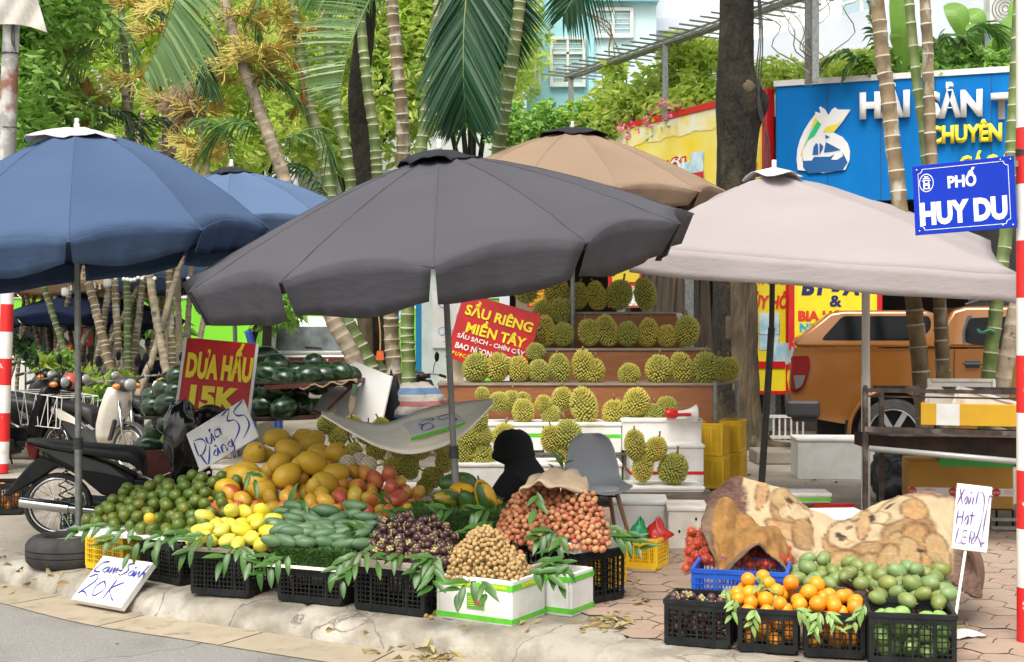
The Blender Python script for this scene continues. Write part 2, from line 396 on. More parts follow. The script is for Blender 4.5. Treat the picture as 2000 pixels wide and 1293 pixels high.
M_frO=mat('frond_dead',(.45, .17,.03),(.3, .12,.03),rough=.7,rnd=(.5,.25,.06),isl=True,transl=.3)
M_infl=mat('flower_spray',(.62,.47, .08),(.46,.35,.06),rough=.7,rnd=(.62,.54, .16),isl=True,transl=.2)
M_inflB=mat('old_flower_spray',(.22,.13,.08),rough=.8,rnd=(.3,.2,.12), isl=True)
M_stalk=mat('twig',(.10,.12, .04),rough=.8)
M_lime=mat('lime_wall',(.20, .62,.02),(.17,.55,.02),rough=.7,scale=.7, rnd=None)
M_sgnb=mat('sign_blue',(.0,.19,.56),(.0,.15,.47), spec=.15,rough=.6,scale=2.5,detail=6,stretch=(1, 1,.12))
M_stb=mat('street_blue',(.0, .032,.46),(.0,.027,.40),rough=.35, scale=3,spec=.3)
M_bya=mat('billboard_yellow',(.86,.62,.01),(.85,.74,.2), rough=.5,scale=1.5)
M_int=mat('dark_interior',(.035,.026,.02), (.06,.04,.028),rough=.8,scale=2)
# == ground, road, kerb
kerb_in=[(-26, 15.5), (-9,10.95),(-6,9.95),(-4.6, 9.45)]
for px, py in((0,1140),(250, 1195), (430,1222),(700,1262),(870, 1280)):
 g=G(px,py,-.13);kerb_in.append((g.x,g.y))
kerb_in+=[(.1, 6.78), (.7,6.32),(1.6,5.75),(4.0,4.6),(12,1.5)]
kl=[V((x,y,0))for x,y in kerb_in];kl=bez(kl,4)
def offs(line, d):
 out=[]
 for i, p in enumerate(line):
  t=line[min(i+1,len(line)-1)]-line[max(i-1,0)];t.normalize();out.append(p+V((t.y*-1,t.x,0))*d)
 return out
MB().add([(-90,-30,-.155),(90,-30,-.155),(90,160, -.155),(-90,160,-.155)],[(0,1,2,3)]).build('ground',M_conc,kind='structure')
m=MB(); a=offs(kl,.02);n=len(a)
m.add([(p.x,p.y,-.134)for p in a]+[(p.x-2, -29,-.134)for p in a],[(i,i+n,i+n+1,i+1)for i in range(n-1)]); m.build('road',M_asph,kind='structure')
m=MB(); a=offs(kl,0.0);b_=offs(kl,-.37)
L_=0;cuts=[];fine=bez(kl,6); fi=offs(fine, 0);fo=offs(fine,-.36)
i=0
while i<len(fine)-4:
 j=i;l=0
 while j<len(fine)-1 and l<.88:l+=(fine[j+1]-fine[j]).length;j+=1
 e=.006
 idx=list(range(i,j+1));vs=[]
 for k, q in enumerate(idx):
  A,B=V(fi[q]),V(fo[q])
  if k==0:t=(fine[q+1]-fine[q]).normalized();A=A+t*e;B=B+t*e
  vs+=[(A.x,A.y,-.128),(B.x, B.y,-.129)]
 t=(fine[j]-fine[j-1]).normalized();vs[-2]=(vs[-2][0]-t.x*e,vs[-2][1]-t.y*e,-.128);vs[-1]=(vs[-1][0]-t.x*e,vs[-1][1]-t.y*e,-.129)
 nn=len(idx);m.add(vs,[(2*k, 2*k+1, 2*k+3, 2*k+2)for k in range(nn-1)]);i=j
m.build('gutter',M_gut,kind='structure')
prof=[(.0,-.14),(.01, -.10), (.03,-.055),(.07,-.022),(.13,-.004),(.22, .004), (.34,.006),(.46,.004)]
m=MB(); fine=bez(kl,14);rows=[];gstep=.03
ff_=[fine[0]]; acc=0
for i in range(1,len(fine)):
 while(fine[i]-ff_[-1]).length>=gstep:ff_.append(ff_[-1]+(fine[i]-ff_[-1]).normalized()*gstep)
fine=ff_
for d,z in prof:
 for p in offs(fine,d):
  nz=mnoise.noise(V((p.x*2.2,p.y*2.2,3)))*.5+mnoise.noise(V((p.x*7,p.y*7,8)))*.3;k=1 if-.13<z<.0045 else .3;ii_=len(rows)%len(fine);gq=.03*math.exp(-(((ii_*gstep)%.95-.475)/.012)**2)
  rows.append((p.x+nz*.022*k,p.y+nz*.02*k, z+nz*.009*k+.003*mnoise.noise(V((p.x*22,p.y*22,5)))-gq))
m.grid(rows,len(prof),len(fine));m.build('kerb',M_kerb,smooth=True,kind='structure')
a=offs(kl,.44);n=len(a)
m=MB(); far=[(p.x*3.5,150,0)for p in a]
m.add([(p.x,p.y,.0)for p in a]+[(p.x,max(p.y+.05, 40),.0)for p in a]+[(x,y,.0)for x, y,z in far],[(i,i+1, i+n+1, i+n)for i in range(n-1)]+[(i+n,i+n+1,i+2*n+1,i+2*n)for i in range(n-1)])
m.build('pavement',M_conc,kind='structure')
m=MB(); hx=.125
def inside(x,y):
 e=7.0-.42*(x-.4)+.12*math.sin(x*5)
 return x>.5+.08*math.sin(y*3)and e<y<11.6+.15*math.sin(x*3)and x<7
for r_ in range(-2,60):
 for c_ in range(-2,70):
  x=.3+c_*hx*1.5;y=5.2+r_*hx*1.732+(c_%2)*hx*.866
  if not inside(x,y):continue
  dz=random.uniform(0,.003); vs=[(x,y,.009+dz)]
  for k in range(12):
   an=math.pi*k/6;rr=hx*(.965 if k%2==0 else .835+(.05 if k%4==1 else-.04));vs.append((x+rr*math.cos(an), y+rr*math.sin(an),.008+dz+random.uniform(-.0012, .0012)))
  m.add(vs,[(0,k+1,(k+1)%12+1)for k in range(12)])
m.build('paving',M_tile,kind='structure')
m=MB(); xs=np.linspace(.42,7,40)
pts=[(x,7.0-.42*(x-.4)+.12*math.sin(x*5)-.02,.0045)for x in xs]+[(x,11.7,.0045)for x in xs]
m.add(pts,[(i, i+1,i+41,i+40)for i in range(39)]);m.build('paving',M_joint,kind='structure')
# == far background, left
def wallbox(name,mats,c,d,rz=0,**k):
 o=MB().box((0,0,0),d,0).build(name,mats,**k);o.location=c;o.rotation_euler=(0,0,rz);return o
gw=empty('green_wall',(-5.5, 27.3,0),0,'lime green painted boundary wall behind the palm stems and parked cars', 'wall')
MB().box((0,0, 1.1),(26,.2,2.2)).build('wall_panel',M_lime,gw)
m=MB(); m.box((0,0,2.24),(26,.26,.08));m.build('coping', M_white,gw)
M_mb=mat('mural_blue',(.12,.42,.72),(.5,.72,.85), rough=.7,scale=2.5); M_mo=mat('mural_orange',(.62,.12,.03),rough=.7)
m=MB(); y=-.104
def mp(px,py,D=27.2):q=P(px, py,D); return(q.x+5.5,y,q.z)
m.add([mp(655, 560),mp(810,560),mp(810,600),mp(775,628), mp(752,655),mp(700,608),mp(672,590)],[tuple(range(7))]);m.build('mural',M_mb,gw)
m=MB(); y=-.108;m.add([mp(655,603), mp(660,598),mp(672,596),mp(684,604),mp(690,611)],[tuple(range(5))])
m.build('mural_arc',M_mo,gw)
m=MB(); y=-.112;m.add([mp(672,590), mp(676,588),mp(754,652),mp(750,656)],[(0, 1,2,3)]);m.add([mp(752,656),mp(756,650),mp(812,596),mp(812,602)],[(0, 1,2,3)]);m.build('mural_band',M_white,gw)
M_aq=mat('aqua_render',(.33, .62,.68),(.30,.57,.64),rough=.8,scale=1); M_aql=mat('pale_aqua_render',(.62, .78,.76),(.56,.74,.74),rough=.8,scale=1)
M_wb=mat('white_render',(.80,.80,.79),(.74,.74,.74),rough=.8,scale=.8);M_lav=mat('pale_render',(.66,.68,.74),(.58,.60,.66),rough=.8,scale=1.2,detail=7)
M_win=mat('louvre_glass',(.42,.52,.53),(.32,.44,.47),rough=.25, scale=2);M_winb=mat('blue_pane',(.12,.26, .38),rough=.2)
bA=empty('apartment_building',P(1150,640,30)*1,0, 'aqua blue apartment block with white framed windows above the hedge','building');bA.location.z=0
def wx(px,D=30):return(px-1150)*30/F
def wz(py,D=30):return 1.6+(640-py)*D/F
m=MB(); m.box((wx(1090),4,5.5),(wx(1150)-wx(1030),8,11));m.build('wall',M_aq, bA)
m=MB(); m.box((wx(1214),3.6, 5.4),(wx(1278)-wx(1150),8,10.8));m.build('upper_wall',M_aql,bA)
m=MB(); m.box((wx(1214),3.55,4.0),(wx(1278)-wx(1150)-.01,8.0,3.6));m.build('lower_wall',M_aq,bA)
m=MB(); m.box((wx(1214),3.5, 8.99), (wx(1280)-wx(1146),8.3,.35));m.build('cornice',M_aq,bA)
m=MB(); m.box((wx(1152),-.5, 5.5),(.12,.16,11));m.build('downpipe',M_aq,bA)
def window(par,x0,x1, y0,y1, yl,D,cross=True,louv=True,glass=None):
 cx,cz=(wx(x0)+wx(x1))/2,(wz(y0)+wz(y1))/2;w,h=abs(wx(x1)-wx(x0)),abs(wz(y1)-wz(y0))
 e=MB();e.box((cx,yl, cz),(w-.02,.06,h-.02));g_=e.build('pane', glass or M_win,None)
 f=MB();t=.07
 for sx in(-1, 1):f.box((cx+sx*(w/2),yl-.03,cz),(t,.12,h+t))
 for sz in(-1, 1):f.box((cx, yl-.035,cz+sz*h/2),(w-t,.12,t))
 f.box((cx,yl-.04,cz),(t*.8, .1,h-t))
 if cross:f.box((cx,yl-.045, cz+h*.18),(w-t,.09,t*.7))
 fr=f.build('window', M_white,par); g_.parent=fr
 if louv:
  lv=MB()
  for k in range(int(h/.11)):lv.box((cx,yl-.037,cz-h/2+.06+k*.11),(w-.1,.012, .02))
  lv.build('louvres', M_aql, fr)
 return fr
window(bA,1077,1140,76,168,-.02,30)
window(bA,1159,1230,28,80,-.42,30,cross=False)
window(bA,1037,1053,96,172,-.02,30)
window(bA,1042,1056,-60,20,-.02,30);window(bA,1077,1140, -90,-5,-.02,30)
bW=empty('white_building',(3.2,31,0),0,'plain white building with a small ledge between aqua block and big dark trunk', 'building')
MB().box((3.4, 4,6),(7.2,8,12)).build('wall',M_wb,bW)
MB().box((.35, -.25,8.55),(1.7,.5,.28)).build('ledge',M_lav,bW)
f=MB();
for k in range(3):f.box((2.2+k*.32, -.03,6.3),(.05,.08,1.3))
f.box((2.52,-.03,6.95),(.7,.06,.05));f.build('window',M_aql,bW)
bP=empty('pale_wall', (-5.2, 33,0), 0,'pale bluish white wall seen between the hanging palm frond and the hedge','building')
MB().box((3.2, 1,3.6),(6.6,2,7.2)).build('wall',M_wb,bP)
for k in range(3):MB().box((2.2+k*1.6,-.04,5),(.7,.08,1.0)).build('window',M_win,bP)
bL=empty('balcony_building', (5.4,30.2,0), R(-36),'pale building with long balcony and white railing above the blue shop sign','building')
bL.rotation_euler=(0, 0,math.atan2(24-30,(990*24-475*30)/F))
MB().box((6,2.4,3.9), (14,4.2,7.6)).build('wall', M_lav, bL)
MB().box((6,-.02,7.55),(14,.3,1.0)).build('balcony_wall',M_lav, bL)
MB().box((6,5, 7.5),(14,6,6)).build('upper_wall', M_wb,bL)
m=MB(); m.box((6,0,8.62),(14,.07,.07));m.box((6,0,8.35), (14,.05,.05))
for k in range(24):m.box((-.8+k*.6, 0,8.34),(.05, .05,.6))
m.build('railing',M_white,bL)
for k in range(3):MB().box((1.5+k*3.4,1.95,9.2),(1.1,.1, 1.4)).build('window',M_win, bL)
M_soff=mat('soffit',(.33,.2, .15),(.26,.15,.11),rough=.8)
rf=empty('canopy_roof',(5.9, 21.6,0),0,'low canopy roof with brown underside behind the banana leaves','roof')
MB().box((2.2, 0,5.62),(5.4, 3.2,.12),M=Matrix.Rotation(R(-4),3,'X')).build('roof_sheet',mat('roof_green',(.2,.36,.3),rough=.7),rf)
MB().box((2.2, 0.05,5.54),(5.3,3.0, .03),M=Matrix.Rotation(R(-4),3,'X')).build('soffit',M_soff,rf)
m=MB()
for x in(-.4,1.3,3.0, 4.7):m.box((x,1.2,5.1),(.08,.08,.8))
m.build('post',M_metal,rf)
ac=empty('air_conditioner',P(1966,22,20.5),0,'white air conditioner outdoor unit at the top right edge','air conditioner')
MB().box((0,0, 0),(.62,.3,.5)).build('housing',M_foam,ac,bevel=.02)
m=MB()
for r_ in(.2,.15,.1,.05):m.tube([(-.08+r_*math.cos(a),-.165,r_*math.sin(a))for a in np.linspace(0, 6.283, 25)],.006,4,caps=False)
m.build('fan_grille', M_dark,ac)
MB().box((0,0, -.29), (.7,.26,.05)).build('bracket',M_metal,ac)
pg=empty('pergola',(0,0,0),0,'grey steel pergola frame with open cross bars over the roof garden', 'pergola')
A0,A1=P(1105,152,24), P(1560,-6,18.3);dr=(A1-A0); dr.normalize();A2=A1+dr*2.2
sd=V((dr.y,-dr.x,0)).normalized()
m=MB(); m.cyl(A0,A2,.035,n=6);m.cyl(A0+V((0,.28,.0)),A2+V((0,.28,0)),.03,n=6);m.cyl(A0+V((0,.14,.09)),A2+V((0,.14,.09)),.02,n=5);m.build('beam',M_metal,pg)
tot=(A2-A0).length;m=MB();k=0
while k*.27<tot:q=A0+dr*(k*.27)+V((0,.14,.05));m.cyl(q-sd*.62,q+sd*.5, .016,n=5);k+=1
m.build('cross_bars', M_metal,pg)
for px, d_,zb in((1115,23.9, 4.9),(1299,21.2,4.9),(1592, 17.9,4.9),(1579,18.15,4.9)):
 q=P(px,152,d_);t=(q.y-A0.y)/(A2.y-A0.y);top=A0.lerp(A2, max(0, t)).z
 m=MB();m.box((q.x,q.y,(top+zb)/2), (.09,.07,top-zb));m.build('post',M_metal, pg)
# == shop with the big signs
shop=empty('restaurant',(0,0,0),0,'open fronted restaurant with dark interior under the blue seafood sign','restaurant')
C0=P(1518,640, 19.0); CR=P(2120,640,17.6); CL=P(1215,640,22.6); C0.z=CR.z=CL.z=0
CLL=CL+(CL-C0)*1.0
def slab(name, mt,pts,z0,z1, par=shop):
 n=len(pts);m=MB();m.add([(p[0],p[1],z0)for p in pts]+[(p[0],p[1],z1)for p in pts],[tuple(reversed(range(n))),tuple(range(n,2*n))]+[(i,(i+1)%n,(i+1)%n+n,i+n)for i in range(n)]);return m.build(name,mt,par)
back=[(9,25.2),(CLL.x,27.2)]
slab('roof',M_lav,[CLL,C0,CR,(9.6,17.0),back[0],back[1]],4.62,4.84)
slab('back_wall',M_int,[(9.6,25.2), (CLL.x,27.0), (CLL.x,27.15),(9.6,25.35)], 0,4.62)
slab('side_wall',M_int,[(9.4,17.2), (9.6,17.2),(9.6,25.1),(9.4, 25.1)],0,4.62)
slab('floor',mat('shop_floor',(.12, .09,.07),rough=.5),[CLL,C0, CR,(9.4,17.2),(9.4,25.1),(CLL.x,26.9)],.01,.12)
slab('end_wall',M_lav,[(CLL.x-.2,27),(CLL.x-.2,CLL.y),(CLL.x,CLL.y),(CLL.x,27)],0,4.62)
def face(p0,p1,z0,z1, off=0.0,th=.06):
 """box standing on the line p0-p1"""
 d=(p1-p0);l=d.length;a=math.atan2(d.y,d.x);nrm=V((d.y,-d.x,0)).normalized()
 c=(p0+p1)/2+nrm*off; m=MB();m.box((c.x,c.y,(z0+z1)/2),(l,th,z1-z0),a);return m
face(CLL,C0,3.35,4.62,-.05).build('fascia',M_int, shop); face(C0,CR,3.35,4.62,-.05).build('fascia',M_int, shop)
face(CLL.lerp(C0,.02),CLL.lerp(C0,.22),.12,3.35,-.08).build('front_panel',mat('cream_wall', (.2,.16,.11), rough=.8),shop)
M_curt=mat('plastic_curtain',(.085, .062,.042),(.045,.035,.025),rough=.35,scale=3,stretch=(6,6,.6),spec=.6)
d=(CL.lerp(C0, .18),CL.lerp(C0,.62));pp=[]
for i in range(60):
 t=i/59;q=d[0].lerp(d[1],t)+V((0,.5+.08*math.sin(i*.9),0));pp.append(q)
m=MB(); m.grid([(q.x+(0 if z else .25*math.sin(i)),q.y,.2+z*3.1)for z in(1,0)for i,q in enumerate(pp)],2, 60);m.build('plastic_curtain',M_curt,shop,smooth=True)
for t in(.02,.5,.985):
 q=CL.lerp(C0, t);m=MB();m.box((q.x,q.y+.1,1.75), (.16,.16,3.26),R(-40));m.build('column',M_metal, shop)
fr=face(C0+V((.3,0,0)),CR,.12,.5,-.1);fr.build('plinth', M_int, shop)
bs=empty('blue_shop_sign',C0+V((0,0,3.36)),math.atan2(CR.y-C0.y,CR.x-C0.x),'big blue seafood shop sign with raised white and yellow letters and a bird emblem','shop sign')
Lb=(CR-C0).length;sc_=Lb/602.0
m=MB(); m.box((Lb/2,-.06,.83),(Lb,.1,1.66));m.build('board',M_sgnb,bs)
m=MB(); m.box((Lb/2,-.06,1.70),(Lb+.06,.16,.08)); m.build('top_rail',M_white, bs)
m=MB(); [m.box((x,-.113,.83),(.008, .006,1.62))for x in np.arange(.0,Lb,.72)];m.build('panel_seams',M_dark,bs)
def sx_(px):return(px-1518)*sc_*.985+.0
def sz_(py,px):return(1.6+(640-py)/(137+(px-1518)*.0165))-3.36
FM=lambda px,py,dy=-.14:frameM(V((sx_(px), dy,sz_(py,px))),(1,0,0),(0, 0,1))
for s_, xc_,w_ in(('HẢI',1744,99),('SẢN',1881,108),('T', 1972,40)):tfit(s_,M_wht,bs, FM(xc_,200 if s_!='T' else 212),(0,0,w_*sc_,.49 if s_!='T' else .35), bold=.055,ext=.05,label='white raised letters')
tfit('CHUYÊN', M_yell,bs,FM(1902,261),(0,0,140*sc_,.31), bold=.05,ext=.04,label='yellow raised letters CHUYÊN')
tfit('CÁC MÓN',M_yell,bs,FM(1975,318),(0,0,165*sc_,.30), bold=.03,ext=.04)
def emb(name,pts,mt,dy,dx=0):
 m=MB();v0=[(sx_(1540+x/6.465),dy,sz_(160+y/6.465,1620))for x,y in pts];n=len(v0)
 v1=[(a,b+.03, c)for a,b,c in v0];m.add(v0+v1,[tuple(reversed(range(n))),tuple(range(n,2*n))]+[(i, (i+1)%n,(i+1)%n+n,i+n)for i in range(n)]);return m.build(name, mt,em)
em=MB().build('emblem',M_wht,bs)
M_dkb=mat('emblem_blue',(.0, .10,.33),rough=.5);M_egr=mat('emblem_green',(.0, .55,.2),rough=.5)
ring=[(160,1110),(145,980),(155,850),(190, 730),(250,610),(310, 520),(395,420),(400, 385),(470,410),(450, 340),(465,322),(530, 365),(575,440),(620, 370),(665,345),(700, 375),(760,378),(868, 385),(760,530),(640, 660),(760,720),(830, 800),(860,900),(855, 1010), (800,1130),(500,1160)]
emb('emblem_shape',ring,M_wht,-.145)
emb('emblem_band',[(195,930),(300,690),(400,460), (440,500),(330,620), (240,820),(220,950)],M_yell,-.150)
emb('emblem_band',[(245,830),(330,650),(430,505), (480,545),(390,690), (300,740)],M_egr,-.153)
emb('emblem_band',[(545,585),(700,550),(760,500), (640,655),(500,650)],M_yell,-.150)
emb('emblem_disc',[(225,925),(240,1000),(350,1000),(380, 955),(600,960),(740, 890),(790,960),(830, 1040), (760,1140),(300,1160),(235, 1080)],M_dkb, -.150)
emb('sail',[(360,930),(375,830),(410,780), (435,800),(440,930)],M_dkb, -.153);emb('sail',[(455,780),(505, 825),(495,870),(455, 930)], M_dkb, -.153)
emb('sail',[(540,775),(735,880),(620,900), (515,905)],M_dkb,-.153);emb('sail',[(535, 685),(595,715),(535, 735)], M_dkb, -.153)
emb('fish',[(610,1000),(660, 930),(750,890),(770, 960),(690,1005)],M_wht,-.156)
bb=empty('beer_billboard',CL+V((0,0,3.4)), math.atan2(C0.y-CL.y,C0.x-CL.x),'yellow beer billboard with red border left of the blue sign','billboard')
Lc=(C0-CL).length-.06
m=MB(); m.box((Lc/2,-.06,.76),(Lc,.1,1.52));m.build('board',M_bya,bb)
m=MB(); m.box((Lc/2,-.075,1.57),(Lc+.02,.13,.1)); m.box((Lc-.05,-.076, .76),(.12,.128,1.52));m.build('border',M_red,bb)
M_foamtop=mat('foam_print',(.8,.78, .66),(.85,.7, .2),rough=.5, scale=5)
m=MB(); x=np.linspace(.0,Lc-.12,40);m.add([(a,-.118,1.22+.02*math.sin(a*9)+.012*math.sin(a*23))for a in x]+[(a,-.118,1.515)for a in x],[(i,i+1,i+41,i+40)for i in range(39)]);m.build('foam_print',M_foamtop,bb)
text('lettering','BIA  HƠI', .52,M_red,bb, frameM((1.1,-.122,.62),(1,0,.03),(0,0,1)),bold=.035,sx=.9,shear=.15,align='CENTER')
text('lettering','BIA  HƠI', .52,M_wht,bb, frameM((1.1,-.128,.62),(1,0,.03),(0,0,1)),bold=.004,sx=.9,shear=.15,align='CENTER')
tfit('HABECO', M_red, bb,frameM((Lc-.62,-.122,.55),(1,0, 0),(0, 0,1)), (0,0,.75,.17),bold=.02)
for k in range(2):
 kx=Lc-2.05+k*.34;m=MB();kz=.1+k*.13
 m.lathe([(.0, 0),(.17,0),(.18,.05),(.17,.28),(.18,.31), (.17,.34),(.17,.62), (.15,.68),(0, .68)], 16);ob=m.build('printed_keg',mat('keg_print',(.3,.55,.68),(.65,.75,.8),rough=.5,scale=6),bb,smooth=True);ob.location=(kx,-.122,kz);ob.scale=(1,.04,1)
 m=MB();m.box((kx,-.134,kz+.3),(.36,.006,.12));m.build('printed_band', M_red, bb)
def poster(name,lab,px0,px1, py0,py1,D,mt, border=M_red, bw=.05,yaw=0):
 a,b=P(px0,py1,D),P(px1,py0, D);o=empty(name,((a.x+b.x)/2,D,(a.z+b.z)/2),yaw, lab,'sign');w,h=b.x-a.x,b.z-a.z
 MB().box((0,0,0),(w-2*bw,.04,h-2*bw)).build('panel',mt, o)
 if border:
  m=MB();[m.box((s*(w-bw)/2, 0,0),(bw,.06, h))for s in(-1,1)];[m.box((0,0,s*(h-bw)/2),(w-2*bw,.06, bw))for s in(-1,1)]; m.build('border',border,o)
 return o,w,h
M_ylp=mat('poster_yellow',(.86,.70, .02),(.84,.64,.02),rough=.4)
M_navy=mat('navy_print',(.01,.015,.12),rough=.4); M_redp=mat('red_print',(.68,.04,.02),rough=.4);M_cyan=mat('cyan_print',(.02, .36,.58),rough=.4)
o,w,h=poster('menu_sign','yellow sign in red frame reading BY-A4 and BIA behind the orange pickup',1541,1722,520,684,18.4,M_ylp,bw=.07)
fm=lambda x,z:frameM((x,-.026,z),(1,0,0),(0,0,1))
tfit('BY - A4',M_navy,o,fm(.0,h/2-.285),(0,0,.95, .23),bold=.055,shear=.15)
tfit('&',M_navy,o,fm(.0,.10),(0,0,.17,.16),bold=.03);tfit('BIA HƠI HÀ',M_redp,o,fm(-.02,-.09),(0,0,1.0,.18),bold=.055)
tfit('NHÀ HÀNG',M_cyan,o,fm(-.05,-.25),(0, 0,.90, .14),bold=.05);tfit('0904 872',M_navy,o,fm(-.24, -.40), (0,0,.5,.08), bold=.01)
o,w,h=poster('beer_banner','tall yellow banner with kegs and red writing beside the thick trunk',1468,1541,500,770,18.75,M_ylp,bw=.05)
text('lettering','VÀNG',.20, M_redp,o,fm(.0,h/2-.33),bold=.008, sx=.75);text('lettering','ỦY HỎI', .24,M_redp,o, fm(.0, h/2-.66),bold=.012,sx=.68,shear=.2)
for k in range(3):
 ob=MB().lathe([(.0,0),(.14, 0),(.15,.03), (.14,.13),(.15,.15), (.14,.17),(.14,.3),(0,.3)], 14).build('printed_keg',_mats['keg_print'],o,smooth=True);ob.location=(-.02+(k%2)*.2,-.024-.004*k,-.35+.22*(k//2)-(k%2)*.2);ob.scale=(1,.04,1)
MB().box((0,-.03,-.56),(w-.12,.01,.1)).build('printed_band',M_red,o)
o,w,h=poster('beer_poster','red and yellow poster reading HABECO above the top row of durians',1188,1256, 500,600,17.5, M_redd,bw=.02)
M_dyl=mat('dull_yellow',(.62,.46,.03),rough=.5)
m=MB(); m.box((0,-.024,.16), (w-.1, .01,.34));m.build('label_panel',M_dyl,o,bevel=.003);m=MB();m.box((0,-.024,-.2),(w-.12,.01, .28)); m.build('label_panel',mat('pale_green_print',(.5,.6,.3),rough=.5),o)
text('lettering','HABECO',.13,M_redd,o,frameM((0, -.031, .22),(1,0,0), (0,0,1)),bold=.003,sx=.8);text('lettering','NHÀ',.14,M_wht,o,frameM((0,-.031,-.27), (1,0,0),(0,0, 1)),bold=.005)
o,w,h=poster('menu_board','yellow menu board with rows of red writing under the black umbrella',1030,1104,530,600,17.2, M_dyl, bw=.02)
for k in range(5):text('lettering', ('LẨU HẢI SẢN','HẤP BIA HƠI','CUA RANG ME','TÔM SÚ NƯỚNG','CÁC MÓN NHẬU')[k],.075,M_redp,o,frameM((.03,-.027,h/2-.07-.085*k), (1,0,0),(0,0, 1)),sx=.75)
M_warm=mat('warm_bulb',(1,.62,.2),emit=9)
for px, py in((1313,531),(1351,534),(1384, 536),(1250,529)):
 q=P(px,py,21.4);e=empty('hanging_bulb',q, 0,'small warm light bulb glowing inside the dark restaurant','light bulb','warm bulbs inside the restaurant')
 MB().ell((0,0,0),(.035,.035,.045), 8,6).build('bulb',M_warm,e, smooth=True); MB().cyl((0,0,.04),(0,0,.5),.008,n=5).build('cord',M_dark,e)
kk=empty('kiosk',P(858,640,19)*1,0, 'pale kiosk with a blue corner column behind the leaning durian sign','kiosk');kk.location.z=0
MB().box((.12, .6,1.25),(.75,1.1,2.5)).build('wall',mat('pale_panel',(.66,.74,.68),(.55,.64,.6),rough=.6),kk)
MB().box((-.30,.5,1.3),(.13, .2,2.6)).build('column',mat('column_blue',(.01,.24,.5), rough=.5),kk)
MB().box((.18, .03,1.72),(.56,.03,.82)).build('notice_board',M_white,kk)
M_lnb=mat('pale_blue_print', (.2,.38,.6),rough=.6);m=MB()
for k in range(3):m.tube([(.05+.25*(k%2)+.06*math.cos(a),.012,1.95-.2*k+.06*math.sin(a))for a in np.linspace(0,6.28,13)],.006, 4)
for k in range(5):m.box((.2, .012,1.4+.04*k),(.3-.05*(k%3),.003,.012))
m.build('printed_drawing',M_lnb,kk);MB().box((.12,.55,2.58),(.9,1.3,.1)).build('roof',mat('mint_trim',(.4,.65,.55),rough=.6),kk)
fn=empty('picket_fence',P(1528,640, 18)*1, 0,'low white barred fence between the thick trunk and the pickup','fence');fn.location.z=0
m=MB(); m.box((0,0,.40),(.62,.04,.04));m.box((0,0,.12),(.62,.04,.04)); m.build('rail',M_white,fn)
m=MB(); [m.box((-.28+.08*k,0,.25),(.022,.022,.34))for k in range(8)];m.build('bars', M_white,fn)
kb=MB().box((0,0,.08),(.9,.5,.16)).build('stone_block',M_conc,bevel=.02,label='rough concrete block on the ground under the rear of the pickup',cat='concrete block',loc=(0,0,0));kb.location=P(1560,640,15.8);kb.location.z=0;kb.location.x-=.1
# == trees and plants
def tree(name, label, trunk_pts,r0, r1,blobs,n,size,mt,bark=M_bark,group=None,seed=1,aspect=.42,droop=.5, limbs=6,shell=.45):
 base=V(trunk_pts[0]);base.z=0;t=empty(name,base, 0,label,'tree',group)
 m=MB();pts=bez(trunk_pts,6);k=len(pts);m.tube(pts,[r0+(r1-r0)*i/k for i in range(k)],10);top=V(trunk_pts[-1])
 tr=m.build('trunk',bark,t,smooth=True,world=True)
 m=MB()
 for i, (c,r)in enumerate(blobs[:limbs]):
  c=V(c);mid=top.lerp(c,.5)+V((0,0, .3));m.tube(bez([top-V((0,0,.4)),mid,c],4),[r1*.6*(1-.1*j)for j in range(9)],6)
 if blobs:m.build('limbs',bark,t,smooth=True,world=True)
 m=MB();leaf_cloud(m, blob_pts(n,[b[0]for b in blobs],[b[1]for b in blobs],seed,shell),size,aspect,droop, seed=seed)
 m.build('crown',mt,t,world=True);return t
def blobset(px0,px1,py0,py1, D0,D1, n,r,seed):
 rr=random.Random(seed);out=[]
 for i in range(n):out.append((P(rr.uniform(px0,px1),rr.uniform(py0,py1),rr.uniform(D0,D1)),r*rr.uniform(.6,1.2)))
 return out
tree('leafy_tree','broadleaf tree with fresh green leaves behind the concrete pole at far left',[P(-90,860,17.5)*1,P(-80,500,17.4),P(-20,250,17.2)],.16,.1,blobset(-220, 150,-160,255, 15.6,18,46,.55,3),13500,.155,M_leafG,seed=3,aspect=.45, droop=.35)
spec=[('tall bright yellow green tree seen between the leaning palm stems at upper left',330,28,(150,480, -60,330),5),('bright yellow green tree behind the dark trunk at top centre', 700,27,(560,860,-120,300),6),('bright leafy tree just left of the aqua building',930,27.5, (800,1010,-80,210),7),('sunlit tree behind the orange dead palm leaf',520,31,(400,660,-140,320),8),('bright tree beyond the blue umbrella at far left',60,30,(-160,220, -120,330),9)]
for lab,px,D,(a,b,c,d),sd_ in spec:
 base=P(px,640,D);base.z=0
 tree('leafy_tree',lab,[base,base+V((.2,0, 2.4)), base+V((-.1,.2,4.2))],.2,.12,blobset(a,b, c,d,D-1.6,D+2.0,60,.72,sd_),13000, .22,M_leafY,seed=sd_,shell=.3,group=None)
tree('leafy_shrub','bushy green shrub between the palm stems under the dark blue umbrella', [(-6.3,24,0), (-6.3, 24,1.2)],.08, .06,blobset(190,330, 560,650,23,24.5,12,.42,12), 1500,.24,M_leafG,seed=12)
tree('leafy_shrub','clipped pale green bush above the lime wall at far left', [(-10.2,29,0),(-10.2,29,1.2)],.08, .06,blobset(20,85,535,575,28.5,29.5,8,.5, 13),2200,.13, M_leafG,seed=13)
tree('leafy_shrub','green shrub hanging over the white car roof',[(-4.4,23,0),(-4.5, 23,1.6)],.07, .05,blobset(500,610, 590,612,22.4, 23.4,6,.3,14),700,.22,M_leafG,seed=14)
